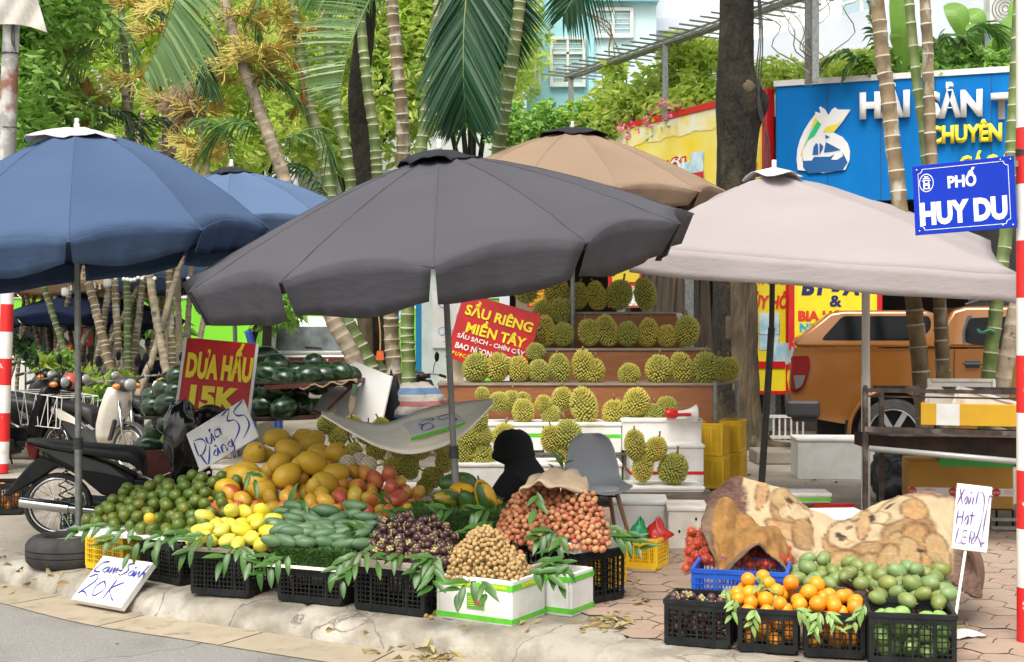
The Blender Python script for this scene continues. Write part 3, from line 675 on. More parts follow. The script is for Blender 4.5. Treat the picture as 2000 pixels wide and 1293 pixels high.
def palmstem(pts,r0,r1,green=False, pale=False,label='', step=.12,seed=0,group='palm stems of the grove', name='palm_tree',flare=.0,nofrond=True):
 base=V(pts[0]);e=empty(name,base,0,label, 'palm',group);m=MB();ringed_trunk(m,bez(pts,5),r0,r1,step,10,flare,seed=seed)
 m.build('trunk',[M_stemg if green else(M_stemp if pale else M_stem),M_ring if not pale else M_ringd],e,smooth=True,world=True);return e
gr=[(40,533,82,690,9, 19.5,0),(52,520,36,715,7,21,0),(76,530,138,722,12,18.5, 2),(88,560,96,700,8, 20.5,0),(66,585,46,650,8,21,0),(107,530,111,700, 10,19.4,0),(143,530, 113,690,10,19,0),(84,575,74,705,8, 20.6,0),(168, 530,222,745,17,17.2, 1),(163,560,164,722, 10,19.5,0),(186,525, 176,720,12,19.8,2),(219,520,185,735,13,18.2,1),(222,525,234,720,14,17.6,1),(240,520,213,690,11,19.2,1),(248,540,250,730,14,18.0,2),(258,545,262,700,12,19.0,2),(283,525,258,728,13,18.4,1),(289,518,328,745,16,17,3),(330,515,338,745, 14,17.4,1),(346,515, 351,700,12,17.8,3),(375,515,362,690,11,18.2,3),(402,600,385,690,11,18,3),(322,560,290,715, 11,18.9,0),(205,690, 180,735,12,17.6,1),(150,690,135,720,11,18.3,3),(310,660,283,735,13,17.0,3),(130,600,150,715,9,20, 0)]
desc=['brown', 'thick grey brown','mossy green','pale grey']
for i,(x0,y0,x1,y1,w, D,k)in enumerate(gr):
 a=P(x0,y0,D+.3);b=P(x1,y1,D);sl=(a-b)/max(.1,a.z-b.z);g0=b-sl*b.z;g0.z=0;tp=a+sl*1.9;tp.z=a.z+1.9+random.uniform(-.2,.8)
 if abs(g0.x-b.x)>.6:g0.x=b.x+.6*(1 if g0.x>b.x else-1)
 e=palmstem([g0,b,a,tp],w*D/F*.56,w*D/F*.42,k==2, k==3,'thin %s ringed palm stem, %s from the left in the grove'%(desc[k],ORD[sorted(g_[0]for g_ in gr).index(x0)]),step=.085,seed=i,group='palm stems of the grove')
big=[([(696,715,15.5),(640,600,15.5),(545, 320,15.6),(480,140,15.7),(428,-30, 15.8)],34,20, 3,'pale stout palm trunk leaning far left behind the watermelons'),([(722,720,16),(668,600,16),(640,340, 16.1), (600,190,16.2),(568, -30,16.3)],34,20,2,'green leaning palm trunk just right of the stout pale one'),([(745,735,16.5), (712,600,16.5),(683, 340,16.2),(655,200,16.2),(630,-30, 16.2)],26,17, 2,'slender green palm trunk passing in front of the dark tree'),([(770,735,15.9),(765,600, 15.9), (787,300,15.6),(775, 120,15.5),(762,-30,15.5)],30,22,1, 'stout brown ringed palm trunk at top centre'),([(799,740,15.2),(797, 600,15.2),(822,300,15.2),(842,130, 15.2), (862,-30,15.2)],27,20,2,'green ringed palm trunk left of the big hanging frond'),([(925,760,15.6),(938,560,15.6),(975, 280,15.0),(1000,120, 14.8), (1020, -30,14.7)],30,22,2,'thick green palm trunk right of the big hanging frond'), ([(745,730,17),(740, 560,17),(735, 310,16.8),(715,150,16.7),(703,20,16.7)],25,18,2, 'smooth green stem rising in front of the dark tree trunk'),([(250,700,19),(255,500,19),(257,280, 18.5), (242,90,18.2),(236,10,18.2)],16,13,2,'slim palm stem with flower sprays behind the dark blue umbrella'), ([(330,700,18),(333, 500,18),(335, 300,17.6),(348,150,17.4),(352,60,17.4)],15,12,3, 'slim pale palm stem under the brown dry flower spray'),([(1806,835,12.0),(1790,640,12),(1760,420,12),(1735,200,12),(1707,-40,12)],33,27,1, 'ringed palm trunk in front of the pickup canopy window'),([(1843,800,12.3), (1835, 600,12.3),(1818,300, 12.3), (1812, 100,12.3),(1804,-40, 12.3)],26,20, 1,'straight brown ringed palm trunk in front of the pickup'),([(1850, 790,12.5),(1838,600, 12.5), (1810, 315,12.5),(1790,150, 12.5), (1772, -40,12.5)],20,18,2,'smooth green palm stem in front of the blue shop sign'), ([(1925,800,12.4),(1940,650,12.4), (1965, 450,12.4),(1978,250, 12.4), (1992, -40,12.4)],27,22,2,'green palm stem tied with string behind the street name sign'), ([(1950,800,12.1),(1960,740,12.1), (1985, 600,12.1),(2030,420, 12.1), (2100, 100,12.1)],32,24,3,'grey leaning palm trunk at the right edge beside the pickup')]
bigE=[]
for i,(pp,w0,w1,k,lab)in enumerate(big):
 pts=[P(*q)for q in pp];b=pts[0];g0=V((b.x+(b.x-pts[1].x)*.5,b.y,0));D=pp[0][2]
 e=palmstem([g0]+pts, w0*D/F*.53,w1*D/F*.5,k==2,k==3,lab,step=.13 if i<9 else .165,seed=50+i,group=None,flare=.03);bigE.append((e,pts))
q=P(1938,647,12.25);MB().tube([(q.x+.075*math.cos(a),12.4+.085*math.sin(a),q.z+.015*math.sin(3*a))for a in np.linspace(0,12.5, 30)],.012,5).build('string_tie',mat('teal_string',(.1,.4,.3),rough=.7),label='pale green string tied round the palm stem right of the pickup door',cat='string')
for lab,pp,w0, w1,mt in(('dark rough tree trunk rising behind the tip of the grey umbrella',[(742, 745,16.6),(728,580,16.6),(708,300, 17.3), (704,150,17.3),(722, -80,17.3)],48,40,M_bark),('brown tree trunk with orange hanging plug next to the dark one',[(716, 740,16.2),(712,600,16.2),(700,420, 16.4)],34,26, M_barkt),('short dark trunk standing before the parked white car',[(522,700, 19),(524,600, 19),(520,520, 19)],20,17,M_bark)):
 pts=[P(*q)for q in pp];g0=V((pts[0].x,pts[0].y,0));e=empty('tree',g0, 0,lab, 'tree');m=MB();pl=bez([g0]+pts,7); k=len(pl)
 m.tube([p+V((mnoise.noise(p*.9),0, 0))*.05 for p in pl],[(w0+(w1-w0)*i/k)*pp[0][2]/F*.5*(1+.07*mnoise.noise(pl[i]*3))for i in range(k)],14);m.build('trunk',mt,e,smooth=True,world=True)
 if w0>40:
  m=MB();leaf_cloud(m,blob_pts(2200,[P(700+60*math.sin(i*2),-90-30*(i%3),17.3+.4*math.cos(i))for i in range(9)], [.6]*9,3),.22,.4,.5);m.build('crown',M_leafG,e,world=True)
q=P(741,600,16.0);pc=empty('hanging_plug', q,0,'orange plug hanging on a yellow cord in front of brown trunk','plug')
MB().tube(bez([(-.10, 0,.5), (-.1,0,.2),(-.09,-.02,.0),(-.02,-.02,-.04),(.01, 0,-.3),(.01,0,-.52)],5),.009,5).build('cord',mat('cord_yellow',(.6,.38,.12), rough=.6),pc)
MB().box((.01, 0,-.58),(.075,.05,.11),taper=1.3).build('plug',mat('plug_orange',(.7, .12,.02),rough=.5),pc)
bt=empty('old_tree',(0,17.7, 0),0,'thick old tree trunk with a burl and lower side painted lit beside the yellow crates','tree');bt.location.x=P(1440,640, 17.7).x
m=MB(); rows=[];nl=90;na=30; bx=bt.location.x
key=[(-.4,1447,150),(0.0,1447,122), (.18,1443,100),(.5,1438,88),(1.0,1436,84),(1.6,1434,84),(2.3,1433,82),(3.0,1434,76),(3.7,1438,76),(4.1,1441,80),(4.45, 1442,86),(4.65,1442, 88),(4.85,1438,80),(5.1,1436,71),(5.6,1438,66),(6.5,1440,64),(8.5,1446,54)]
for i in range(nl):
 z=-.4+8.9*(i/(nl-1))**1.05;
 for j in range(len(key)-1):
  if key[j][0]<=z<=key[j+1][0]:t=(z-key[j][0])/(key[j+1][0]-key[j][0]);cx_=key[j][1]+(key[j+1][1]-key[j][1])*t;w=key[j][2]+(key[j+1][2]-key[j][2])*t
 cxm=(cx_-CX)*17.7/F-bx
 for j in range(na):
  a=2*math.pi*j/na;fl=0
  if z<2.2:fl=.10*max(0,math.cos(3*a+.8))*(1 if z>.4 else 1+(.4-z)*3.2)-.10*max(0,math.cos(a+1.1))**8
  rr=w*17.7/F/2*(1+fl+.05*mnoise.noise(V((math.cos(a)*1.5,math.sin(a)*1.5,z*1.6)))+.03*mnoise.noise(V((math.cos(a)*5,math.sin(a)*5,z*5))))
  rr+=.11*math.exp(-((z-4.58)**2)/.05)*max(0,math.cos(a-R(-20)))**3
  rows.append((cxm+rr*math.cos(a),rr*math.sin(a), z))
m.grid(rows,nl,na,closed=True)
for fidx in range(len(m.f)):m.m[fidx]=1 if m.v[m.f[fidx][0]][2]<2.6+.3*math.sin(m.v[m.f[fidx][0]][0]*20)and m.v[m.f[fidx][0]][0]-cxm>-.19+.05*math.sin(m.v[m.f[fidx][0]][2]*3)else 0  # lit lower right side and backlit rest painted in as two bark tones
m.build('trunk',[M_bark,M_barkt],bt,smooth=True)
m=MB(); q=P(1455,178, 17.7); m.ell((q.x-bx,-.245, q.z),(.10,.06,.10),16,10,fn=lambda v:v*(1+.2*mnoise.noise(v*2)));m.build('burl',M_barkt,bt,smooth=True)
m=MB()
for a,l in((-.35,1.3),(-1.0, .8),(-2.4,.7),(3.0,.8)):m.tube(bez([(.14*math.cos(a)+.05,.14*math.sin(a),.22),(.35*math.cos(a),.35*math.sin(a), .06),(l*.7*math.cos(a),l*.7*math.sin(a),.02),(l*math.cos(a+.2),l*math.sin(a+.2),-.03)],4), [.10,.1,.095, .09,.085,.08, .07,.06,.055, .05,.045,.04, .03],8)
m.build('roots',M_barkt,bt,smooth=True)
m=MB();
for k in range(5):a=1.26*k;m.tube([(.05,0, 8.2),(.9*math.cos(a),.9*math.sin(a),9.3), (2.2*math.cos(a),2.2*math.sin(a),10)],[.14,.09,.05],7)
m.build('limbs',M_bark,bt,smooth=True)
m=MB(); leaf_cloud(m, blob_pts(2600,[(2.2*math.cos(1.26*k),2.2*math.sin(1.26*k),10.3)for k in range(5)],[1.2]*5, 5),.25,.4,.4);m.build('crown',M_leafG,bt)
wc=empty('cable_bundle',P(1478,250, 17.4), 0,'thin dark cables hanging down the right side of the big trunk','cable')
for k in range(3):MB().tube(bez([(-.05+.01*k,0,2.6),(.03+.02*k, -.02,1.3),(-.01+.03*k,-.02, .7),(.06-.02*k,0,.25),(.12+.02*k,0,-.2),(.05+.05*k,0,-.9)],6), .009,5).build('cable',M_dark,wc)
def fr_(name,lab,pp,ll,n,mt, hang=.5,side=None,w=.035,cat='palm frond',both=True,seed=1,rr=.014,group=None,tip=.35,fwd=None):
 pts=[P(*q)for q in pp];e=MB();frond(e,pts,ll,n,hang,side,w,seed=seed, both=both,rr=rr,tip=tip,fwd=fwd);o=e.build(name, [mt,M_stemg], None,loc=tuple(pts[0]),world=True);return tag(o, lab,cat,group)
fr_('palm_frond','large dark green palm frond hanging straight down at top centre',[(900,-190,14.3),(912, -60,14.0),(906,60,13.8),(905,150,13.7),(910,235, 13.8)],.95,96,M_frD, hang=.12,side=(1,-.1,0),w=.038,seed=2,fwd=1.5)
fr_('palm_frond','dark palm frond spreading behind the thick green trunk at top centre',[(945,-160,14.9), (970,-60,14.8),(985, 20,14.8),(985,120,14.9)],.72,56,M_frD,hang=.15,side=(1, -.2,0),w=.034,seed=12,fwd=1.2)
fr_('palm_frond','dark palm leaf tip hanging in front of the aqua building',[(1190,-160,13.5),(1160,-90,13.4),(1128,-20,13.4), (1100, 30,13.4)],.5, 34,M_frD,hang=.5,side=(1,0, .3),w=.03,seed=3)
fr_('palm_frond','broad pale green frond fanning down at upper left above the blue umbrella',[(352,-60,13.5),(342,-5,13.4),(316,70,13.4),(281,146,13.4)],.66,50,M_frL,hang=.2,side=(1, 0,-.35),w=.04,seed=4,both=False,fwd=.55)
fr_('palm_frond','long striped green frond arching left of the dark tree trunk',[(750,-60,14.2),(708,30,14.1),(684,90,14.0),(668,160, 14.0), (664,205,14)],.62,52,M_frL, hang=.1,side=(-1,0,-.05),w=.03,seed=5,both=False,fwd=.25)
fr_('palm_frond','striped green frond across the top left of the dark tree trunk',[(760,-60,14.6), (700,-30,14.5),(640, -22,14.4),(585,-5,14.4)],.36,44,M_frM,hang=.3,side=(0,0,-1),w=.028,seed=6,both=False)
ff=[([(500,250,15),(470,235, 15),(430,250, 15),(395,300, 15)],.5,M_frM,'mid green frond curving left below the flower sprays'),([(560,270,15),(620, 250,15.2),(640,290,15.2),(650,330, 15.2)],.45,M_frM,'green frond drooping behind the grey umbrella peak'),([(250,100,17),(200,70,17),(165,95,17),(140,150,17)],.5,M_frL,'small pale frond arching left from the flowering stem'),([(420,90,15.5),(395,60,15.5),(400,120,15.5),(410,190, 15.4)],.42,M_frD,'folded dark green young palm leaf under the broad pale frond'),([(255,60,17.5), (300,20,17.5),(330,60,17.5),(350,130,17.5)],.6,M_frD,'dark frond right of the flowering stem at upper left'),([(160,300,17.5),(200,230,17.5),(240, 220,17.4),(280,260,17.4)],.55,M_frD,'dark frond showing above the blue umbrella edge'),([(240,280,17),(290,235, 17),(330,240, 17),(370,275, 17)],.55,M_frD,'dark drooping frond right behind the blue umbrella'), ([(455,330,15),(440, 260,15),(415, 240,15),(380, 230,15)],.45, M_frM, 'green frond above the second blue umbrella'),([(520,-40,16),(500,30, 16),(520,100, 16),(560,160, 16)],.6,M_frM,'green frond hanging between two leaning trunks'),([(640,380,16),(600,330,16),(560, 330,16),(530, 360,16)],.5,M_frD,'dark frond low between trunk and grey umbrella'),([(100,-30,18), (170,10,18),(230,40, 18),(265,110, 18)],.55,M_frM,'mid green frond at the top left over the broadleaf tree'),([(130,250,18),(150,200,18),(190,190, 18),(210,230, 18)],.45,M_frM,'short green frond beside broadleaf tree above blue umbrella'),([(480,240,15.8),(500,170, 15.8), (545,160,15.8),(590, 200,15.8)],.5,M_frM, 'green frond left of the orange dead leaf')]
for i,(pp,ll,mt,lab)in enumerate(ff):fr_('palm_frond',lab,pp,ll,34,mt, hang=.65,w=.026,seed=20+i,rr=.01)
fr_('palm_frond','dead orange palm frond hanging between the trunks',[(545,100,15.9),(582,130,15.9),(592, 180,15.9),(565,230,15.9)],.24,34,M_frO,hang=.7,w=.03,seed=31)
fr_('palm_frond','small dead orange frond low behind the blue umbrella',[(170,150,17.2),(178,190,17.2),(172,240, 17.2)],.3,20, M_frO, hang=.8,w=.03,seed=32)
def spray(px,py,D,r,n,mt,lab,seed,down=0.0):
 rr=random.Random(seed);o=P(px,py,D);m=MB()
 for i in range(n):
  a=rr.uniform(0,6.28);el=rr.uniform(-.5,.5);d=V((math.cos(a)*math.cos(el),.6*math.sin(a)*math.cos(el),math.sin(el)*.6-down)).normalized()
  p=o.copy();q=o+d*r*rr.uniform(.5, .8)+V((0,0,-.02));m.tube([p,p.lerp(q,.5)+V((0,0, .04)), q],[.009,.007,.005], 3)
  for j in range(7):
   s=p.lerp(q, rr.uniform(.25,1));d2=(d+V((rr.uniform(-.7,.7),rr.uniform(-.6, .6),rr.uniform(-.6,.8)))).normalized();e=s+d2*r*rr.uniform(.15,.4);e2=e+(d2+V((rr.uniform(-.6,.6),0,rr.uniform(-.5,.5))))*r*.13
   m.tube([s,e,e2],[.0075,.0065,.004],3)
 ob=m.build('flower_spray',mt,None, world=True,loc=tuple(o));return tag(ob,lab,'flower spray','flower sprays of the palms')
sp=[(265,150,16.8,.5, 1),(130,170,17.5,.45,0),(100,215,17.6,.4, 0),(175,190,17.2,.3, 0),(475,120,15.6,.55,0),(510,95,15.5,.45, 0),(330,10,16,.45,0),(300,60,16.6, .4,0), (390,210,15.8,.4,0), (385,280,15.7,.42,0),(400,300,15.5,.3,0), (250,10,17,.4,0),(470,30,15.8,.4,0),(540, 30,16.2,.4,0),(590,60,16.2, .35,0),(320,190,16.6,.35,0),(150,100,17.6,.35,0),(425,150,15.9,.3,0), (520,150,15.9,.36,0),(440,85,15.9, .3,0)]
for i,(x,y,D,r,_)in enumerate(sp):spray(x, y,D,r, 28,M_infl,'golden branching palm flower spray, %s counted from the left'%ORD[sorted(s_[0]for s_ in sp).index(x)],60+i)
spray(360,150, 15.9,.5,46,M_inflB,'brown dried flower spray hanging on the pale palm stem', 90,down=1.6)
spray(366,200, 15.9,.35,30,M_inflB, 'lower brown dried flower spray on the pale palm stem', 91,down=1.8)
def hedge(name,lab,px0,px1,f,D0,D1, n,r,size,mt,seed,cat='hedge',droop=.3):
 rr=random.Random(seed);bl=[]
 for i in range(n):
  t=(i+rr.random())/n;px=px0+(px1-px0)*t;D=D0+(D1-D0)*t; lo,hi=f(t);bl.append((P(px, rr.uniform(lo,hi),D+rr.uniform(-.3,.5)),r*rr.uniform(.6,1.15)))
 b=P((px0+px1)/2,300, (D0+D1)/2);e=empty(name,(b.x,b.y,4.84),0, lab,cat)
 m=MB();leaf_cloud(m, blob_pts(int(n*150), [b[0]for b in bl],[b[1]for b in bl],seed, .4),size,.5,droop,seed=seed);m.build('foliage',mt,e,world=True)
 m=MB()
 for c, q in bl[::2]:m.tube([(c.x+.1,c.y,4.84),(c.x,c.y, c.z)], [.02,.01],5)
 m.build('stems',M_stalk,e,world=True);return e
hedge('garden_hedge', 'bright green hedge with pink flowers on top of the yellow billboard',1150,1420,lambda t:(215-20*t,262-50*t),23.6,20.6,30,.42,.14,M_leafY,41)
hedge('garden_hedge', 'darker green hedge left of the tan umbrella top',960,1190,lambda t:(225,290),24.5, 23.6,22,.45,.16,M_leafG,42)
hedge('garden_hedge', 'bright low hedge on top of the blue sign left of the palm trunks',1485,1740,lambda t:(125,160),19.4,18.9,22,.26,.11,M_leafY, 43)
hedge('garden_hedge', 'green planting along the top of the blue sign on the right',1730,2010,lambda t:(110,150), 18.9,18.2,22, .27,.14,M_leafG,44)
hedge('bamboo_shrub', 'feathery yellow green shrub by the pergola posts',1190,1330,lambda t:(135,215),23, 22,12, .3,.16,M_leafY,45,'shrub',droop=-.2)
hedge('bamboo_shrub', 'feathery yellow green shrub left of the big trunk against white wall',1310, 1410,lambda t:(90,205),21.6,20.8,16,.26,.13,M_leafY,46, 'shrub',droop=-.2)
fl=MB();leaf_cloud(fl,np.array([P(px,py,20.9)for px,py in((1232,243),(1297,205),(1262,228), (1290, 232),(1246,258),(1325,215), (1226, 262),(1210,252),(1299,200), (1265, 245))for _ in range(7)])+rng.normal(size=(70,3))*.06,.07,.9,0)
tag(fl.build('bougainvillea',mat('pink_petals',(.75,.12, .3),rough=.6, rnd=(.8,.3,.45),isl=True,transl=.3)),'pink bougainvillea flowers scattered over the billboard hedge','flowers', kind='stuff')
hedge('schefflera','dark green umbrella plant bushes in front of the blue sign bottom',1540,1760,lambda t:(325+30*t,385),15.8, 15.4,16,.26,.2,M_leafD,47,'shrub').location.z=0
hedge('schefflera','umbrella plant between the palm trunk and the street name sign', 1745,1800,lambda t:(360,420),15.2, 15.2,7,.22,.19,M_leafD,48,'shrub').location.z=0
hedge('schefflera','small umbrella plant beside the big trunk above pink canopy',1472,1520, lambda t:(305,330),16,16,5, .2,.18,M_leafG,49,'shrub').location.z=0
def bleaf(m,base,tip, w,bend,mi=0,n=10,seed=0):
 base,tip=V(base),V(tip);ax=tip-base;s=ax.cross(V((0,1,0))).normalized();vs=[];r=random.Random(seed)
 for i in range(n+1):
  t=i/n;c=base+ax*t+V((0,-bend,0))*math.sin(t*3.14)+V((0,0,-bend))*t*t;ww=w*math.sin(math.pi*min(1,.06+t*.94))**.6/2
  vs+=[c+s*ww+V((0,.25*ww,.3*ww)),c,c-s*ww+V((0,.25*ww,.3*ww))]
 m.add(vs,[(3*i+a,3*i+a+1,3*i+a+4,3*i+a+3)for i in range(n)for a in(0, 1)],mi)
M_ban=mat('banana_leaf',(.16,.38,.05),(.10,.28,.03),rough=.35,scale=3, rnd=(.3,.5,.1),isl=True,transl=.4)
bn=empty('banana_plant',(6.1,18.8,4.84),0, 'banana plant with broad bright leaves above the blue sign','plant');
for k,(a,b,w)in enumerate((((1765,150),(1745,-50),.22),((1768,110),(1750,40), .28),((1945,110),(1985,15), .24),((1905,100),(1895,30), .2),((1880,70),(1850,-10),.25),((1920,60),(1880, 5),.2),((1975,40),(1998,0), .22),((1930,140),(1960,60), .25))):
 m=MB();bleaf(m,P(*a, 18.6), P(*b,18.3+.1*k),w*1.3,.12,seed=k); m.cyl(P(a[0]+3,160,18.6),P(*a,18.6),.02,n=5,mi=1);m.build('leaf',[M_ban,M_stemg],bn,world=True)
for i,(pp,ll)in enumerate((([(1740, 120,18.3),(1715,80,18.3),(1700,30, 18.3), (1698, -20,18.3)],.4),([(1700,150, 18.4), (1660, 105,18.4),(1625,110, 18.4), (1600, 130,18.4)],.3),([(1720,150, 18.4), (1690, 110,18.4),(1665,120, 18.4), (1650, 150,18.4)],.28),([(1860,120,18.3), (1890, 60,18.3),(1930,50,18.3),(1960,80,18.3)],.45),([(1850,130,18.3),(1830, 80,18.3),(1870,70,18.3),(1900,100, 18.3)],.45))):
 fr_('palm_frond',('small frond by the pale palm trunk above blue sign','dark drooping fern frond left on top of the blue sign','small curled frond on top of the blue sign','arching frond behind the banana leaves','wide frond left of the banana leaves')[i],pp,ll,22, M_frM, hang=.5,w=.05,seed=70+i)
br=empty('bare_vine', P(1590,150,18),0,'leafless vine climbing the pergola post above the blue sign','vine')
for k in range(7):
 r=random.Random(k);pts=[V((0,0,0))]
 for j in range(6):pts.append(pts[-1]+V((r.uniform(-.3,.3)+(.12 if k%2 else-.12),r.uniform(-.1,.1),r.uniform(.08,.35))))
 MB().tube(bez(pts,3),[.011-.0004*j for j in range(19)], 4).build('branch',M_stem,br)
b2=empty('bare_vine', P(1230,170,23),0,'thin pinkish vine on the pergola against the aqua building','vine')
for k in range(3):MB().tube(bez([(0,0,-.2),(-.15-.1*k,0, .5),(-.35,0,.9+.1*k),(-.75-.1*k,0, 1.3)], 4),.018,4).build('branch',M_stem,b2)
bed=empty('planter',(-7.2,18,0),0,'low stone edged planting bed around the palm grove','planter')
MB().box((0,0, .16),(7.6,3.6,.32)).build('edge',M_conc,bed,bevel=.03); MB().box((0,0,.34),(7.3,3.3,.06)).build('soil',mat('soil',(.07,.05,.03),(.12,.09,.05),rough=.95,scale=8, bump=1),bed)
for i,(px,py,D,r,n,mt)in enumerate(((72,705,17.6, .14,60,M_leafD),(50, 680,20,.25,120,M_leafD),(188,756,16.6,.12,60,M_leafY),(202,756,16.8,.1,50,M_leafG), (165,745,17,.13,80,M_leafY),(245,740,17.4,.1,60, M_leafY),(125,705,17.6,.14, 70,M_leafG),(205,768,16.6,.1,50,M_leafG), (90,712,17.5, .1,50, M_leafY))):
 q=P(px,py,D); e=empty('foliage_plant',(q.x,q.y,.3),0,'low leafy %s plant %s'%(('green','dark green','yellow green','bushy green','pale yellow','small lime','leafy green','broad green','sparse lime')[i], ('behind the dark scooter', 'by the lime wall at left', 'behind the white scooter mirror', 'just behind the white leg shield','left of the umbrella pole','between stems near the seated man','beside the red helmet','in front of planting bed edge','further back among stems')[i]),'plant')
 m=MB();leaf_cloud(m, blob_pts(n,[q],[r],i,.1),.17,.35,-.2,seed=i);m.build('foliage',mt,e,world=True)
 MB().tube([(0,0,0),(q.x-e.location.x,0,q.z-.3)], [.02,.01],5).build('stem',M_stalk, e)
# == umbrellas
def fabric(name,c,c2):return mat(name,c,c2,rough=.8,scale=1.2,detail=3,lo=.2, hi=.8, bump=.18,bscale=10,bdist=.03,transl=.10,spec=.25,stretch=(1,1, 2.5))
M_uK=fabric('fabric_charcoal',(.085,.083,.095),(.070,.068,.079));M_uB=fabric('fabric_blue', (.066, .108,.20),(.055,.092,.175));M_uB2=fabric('fabric_light_blue',(.10,.155,.27), (.085, .135,.235))
M_uT=fabric('fabric_tan',(.30,.21,.14),(.26,.18,.12));M_uP=fabric('fabric_pale_pink',(.37,.325,.32),(.33, .29,.285));M_uN=fabric('fabric_navy',(.02,.035,.09),(.016,.028,.075))
M_ventw=fabric('fabric_white',(.72, .66,.66),(.65,.58,.58));M_ventk=fabric('fabric_black',(.02,.02,.025), (.03,.03,.035))
def umbrella(lab,base,top,Rr,n,phase,zc,rise,ta,tb,flap, mt,vent,group=None,pole_r=.02,p=1.55,sag=.06,seed=0,polemat=None,sx=1.0,cc=None,ventr=.26, edge=.35):
 """base: pole foot, top: pole top; cc: canopy centre (x, y); tips on the plane z = zc + ta x + tb y"""
 base,top=V(base),V(top);cx, cy=cc if cc else(top.x,top.y)
 t=empty('market_umbrella',base,0,lab,'umbrella', group);NS=10; NR=14; rs=random.Random(seed)
 def pt(r,ang, lift=0.0):
  k=((ang-phase)/(2*math.pi/n))%1.0;u=abs(k-.5)*2
  chord=math.cos(math.pi/n)/math.cos((k-.5)*2*math.pi/n)
  pinch=chord; bow=1-.05*(1-u*u)*r**3
  x=Rr*r*math.sin(ang)*pinch*bow*sx;y=-Rr*r*math.cos(ang)*pinch*bow
  z=zc+ta*x+tb*y+rise*(1-r**p)-.022*(1-u**2)*math.sin(3.14*r)+edge*.22*(1-u**2)*r**6+.010*math.sin(34*r)*max(0,u-.55)*r**3
  z+=.006*mnoise.noise(V((x*3+seed, y*3,1)))*r+.02*mnoise.noise(V((x*1.1+seed,y*1.1, 4)))*r
  return(cx+x, cy+y,z+lift)
 m=MB();nc=n*NS;rows=[]
 for i in range(NR+1):
  r=max(.02,i/NR)
  for j in range(nc):rows.append(pt(r,phase+2*math.pi*j/nc))
 m.grid(rows,NR+1,nc, closed=True); m.build('canopy',mt, t,world=True, solid=.004,auto=7)
 m=MB()
 for s in range(n):
  rows=[];nj=12
  for i in range(5):
   for j in range(nj+1):
    f=.012+.976*j/nj; ang=phase+(s+f)*2*math.pi/n;q=V(pt(.997,ang));w=1+.06*i/4
    wv=(.016*math.sin(j*1.7+s*2.3+seed)+.010*math.sin(j*3.1+s))*i/4;o=V((math.sin(ang)*sx,-math.cos(ang), 0));hh=flap*(.95+.05*math.sin(s*1.9+j*.6+seed))*(.8+.2*math.sin(math.pi*f))
    q+=o*(wv+.004-.026*i);q.z-=(hh+edge*.20*(1-(2*f-1)**2))*(i/4);q.x+=(0.5-f)*math.cos(ang)*.03*i/4;rows.append(q)
  m.grid(rows, 5,nj+1)
 m.build('valance',mt,t,smooth=True,world=True,solid=.004)
 m=MB()
 for s in range(n):
  pts=[V(pt(r, phase+2*math.pi*s/n))-V((0, 0,.012))for r in(.03,.3,.6, .85,.99)];m.tube(pts,.007,5)
 split_build(m,'rib', M_dark,t,world=True)
 m=MB()
 hub=V((cx,cy, zc+rise*.35));
 for s in range(n):m.tube([hub,V(pt(.55,phase+2*math.pi*s/n))-V((0,0,.02))],.006,4)
 split_build(m,'strut',M_dark,t,world=True)
 m=MB()
 for s in range(n):m.tube([V(pt(r,phase+2*math.pi*s/n))+V((0,0, .004))for r in(.1,.25,.4,.55,.7,.8,.9,.97,1)],.0035,4)
 split_build(m,'seam',mt,t,world=True)
 m=MB();nv=36; rows=[];apex=zc+rise
 for i in range(6):
  r=i/5
  for j in range(nv):
   a=2*math.pi*j/nv;rr=ventr*r*(1+.16*math.sin(3*a+seed)*r+.08*math.sin(7*a+1)*r);q=V(pt(rr/Rr if i else .001,a))
   rows.append((cx+rr*math.sin(a)*sx,cy-rr*math.cos(a),max(apex+.035-.09*r**2+.016*math.sin(5*a+seed)*r+.010*math.sin(11*a)*r, q.z+.012)))
 m.grid(rows,6,nv,closed=True);m.build('vent_cap',vent,t,smooth=True,world=True,solid=.005)
 m=MB();m.lathe([(0,0),(.02, 0),(.022,.03),(.014, .05),(.016,.075),(0, .08)], 12);f_=m.build('finial',M_white,t, smooth=True); f_.location=V((cx,cy,apex+.03))-base
 m=MB();pm=polemat or M_metal;mid=base.lerp(top,.42);m.cyl(base,mid,pole_r*1.2,n=12);m.cyl(mid,V((cx,cy,apex)),pole_r,n=12);m.build('pole',pm,t,world=True,auto=40)
 m=MB();dd=(top-base).normalized(); m.cyl(mid-dd*.03,mid+dd*.05,pole_r*1.5,n=12);m.build('pole_collar',M_dark,t, world=True);return t
umbrella('big charcoal grey umbrella in the middle over the main fruit stall',(P(900,640,8.6).x,8.6,.0),P(868,560,8.67),1.67,12,R(2), 2.11,.61,.135,.12,.245,M_uK,M_ventk,seed=2,p=1.35,cc=(P(858,300,8.67).x,8.67),polemat=mat('dull_pole',(.25,.25, .24),(.16,.17,.16),rough=.5,metal=.4),pole_r=.021)
umbrella('big slate blue umbrella at left with a white crumpled vent', (P(155,640,9.2).x,9.2,0),P(150,560,9.2),1.34,10, R(16), 2.09,.85,.13, .03,.165,M_uB,M_ventw,seed=5,p=1.7,pole_r=.021,ventr=.30)
umbrella('lighter blue umbrella half hidden behind the grey one',(P(470,640,12).x,12,0),P(452,560, 12),1.35,10,R(10),2.45,.56, .05,.02,.16,M_uB2,M_ventk,seed=8,p=1.5,ventr=.22)
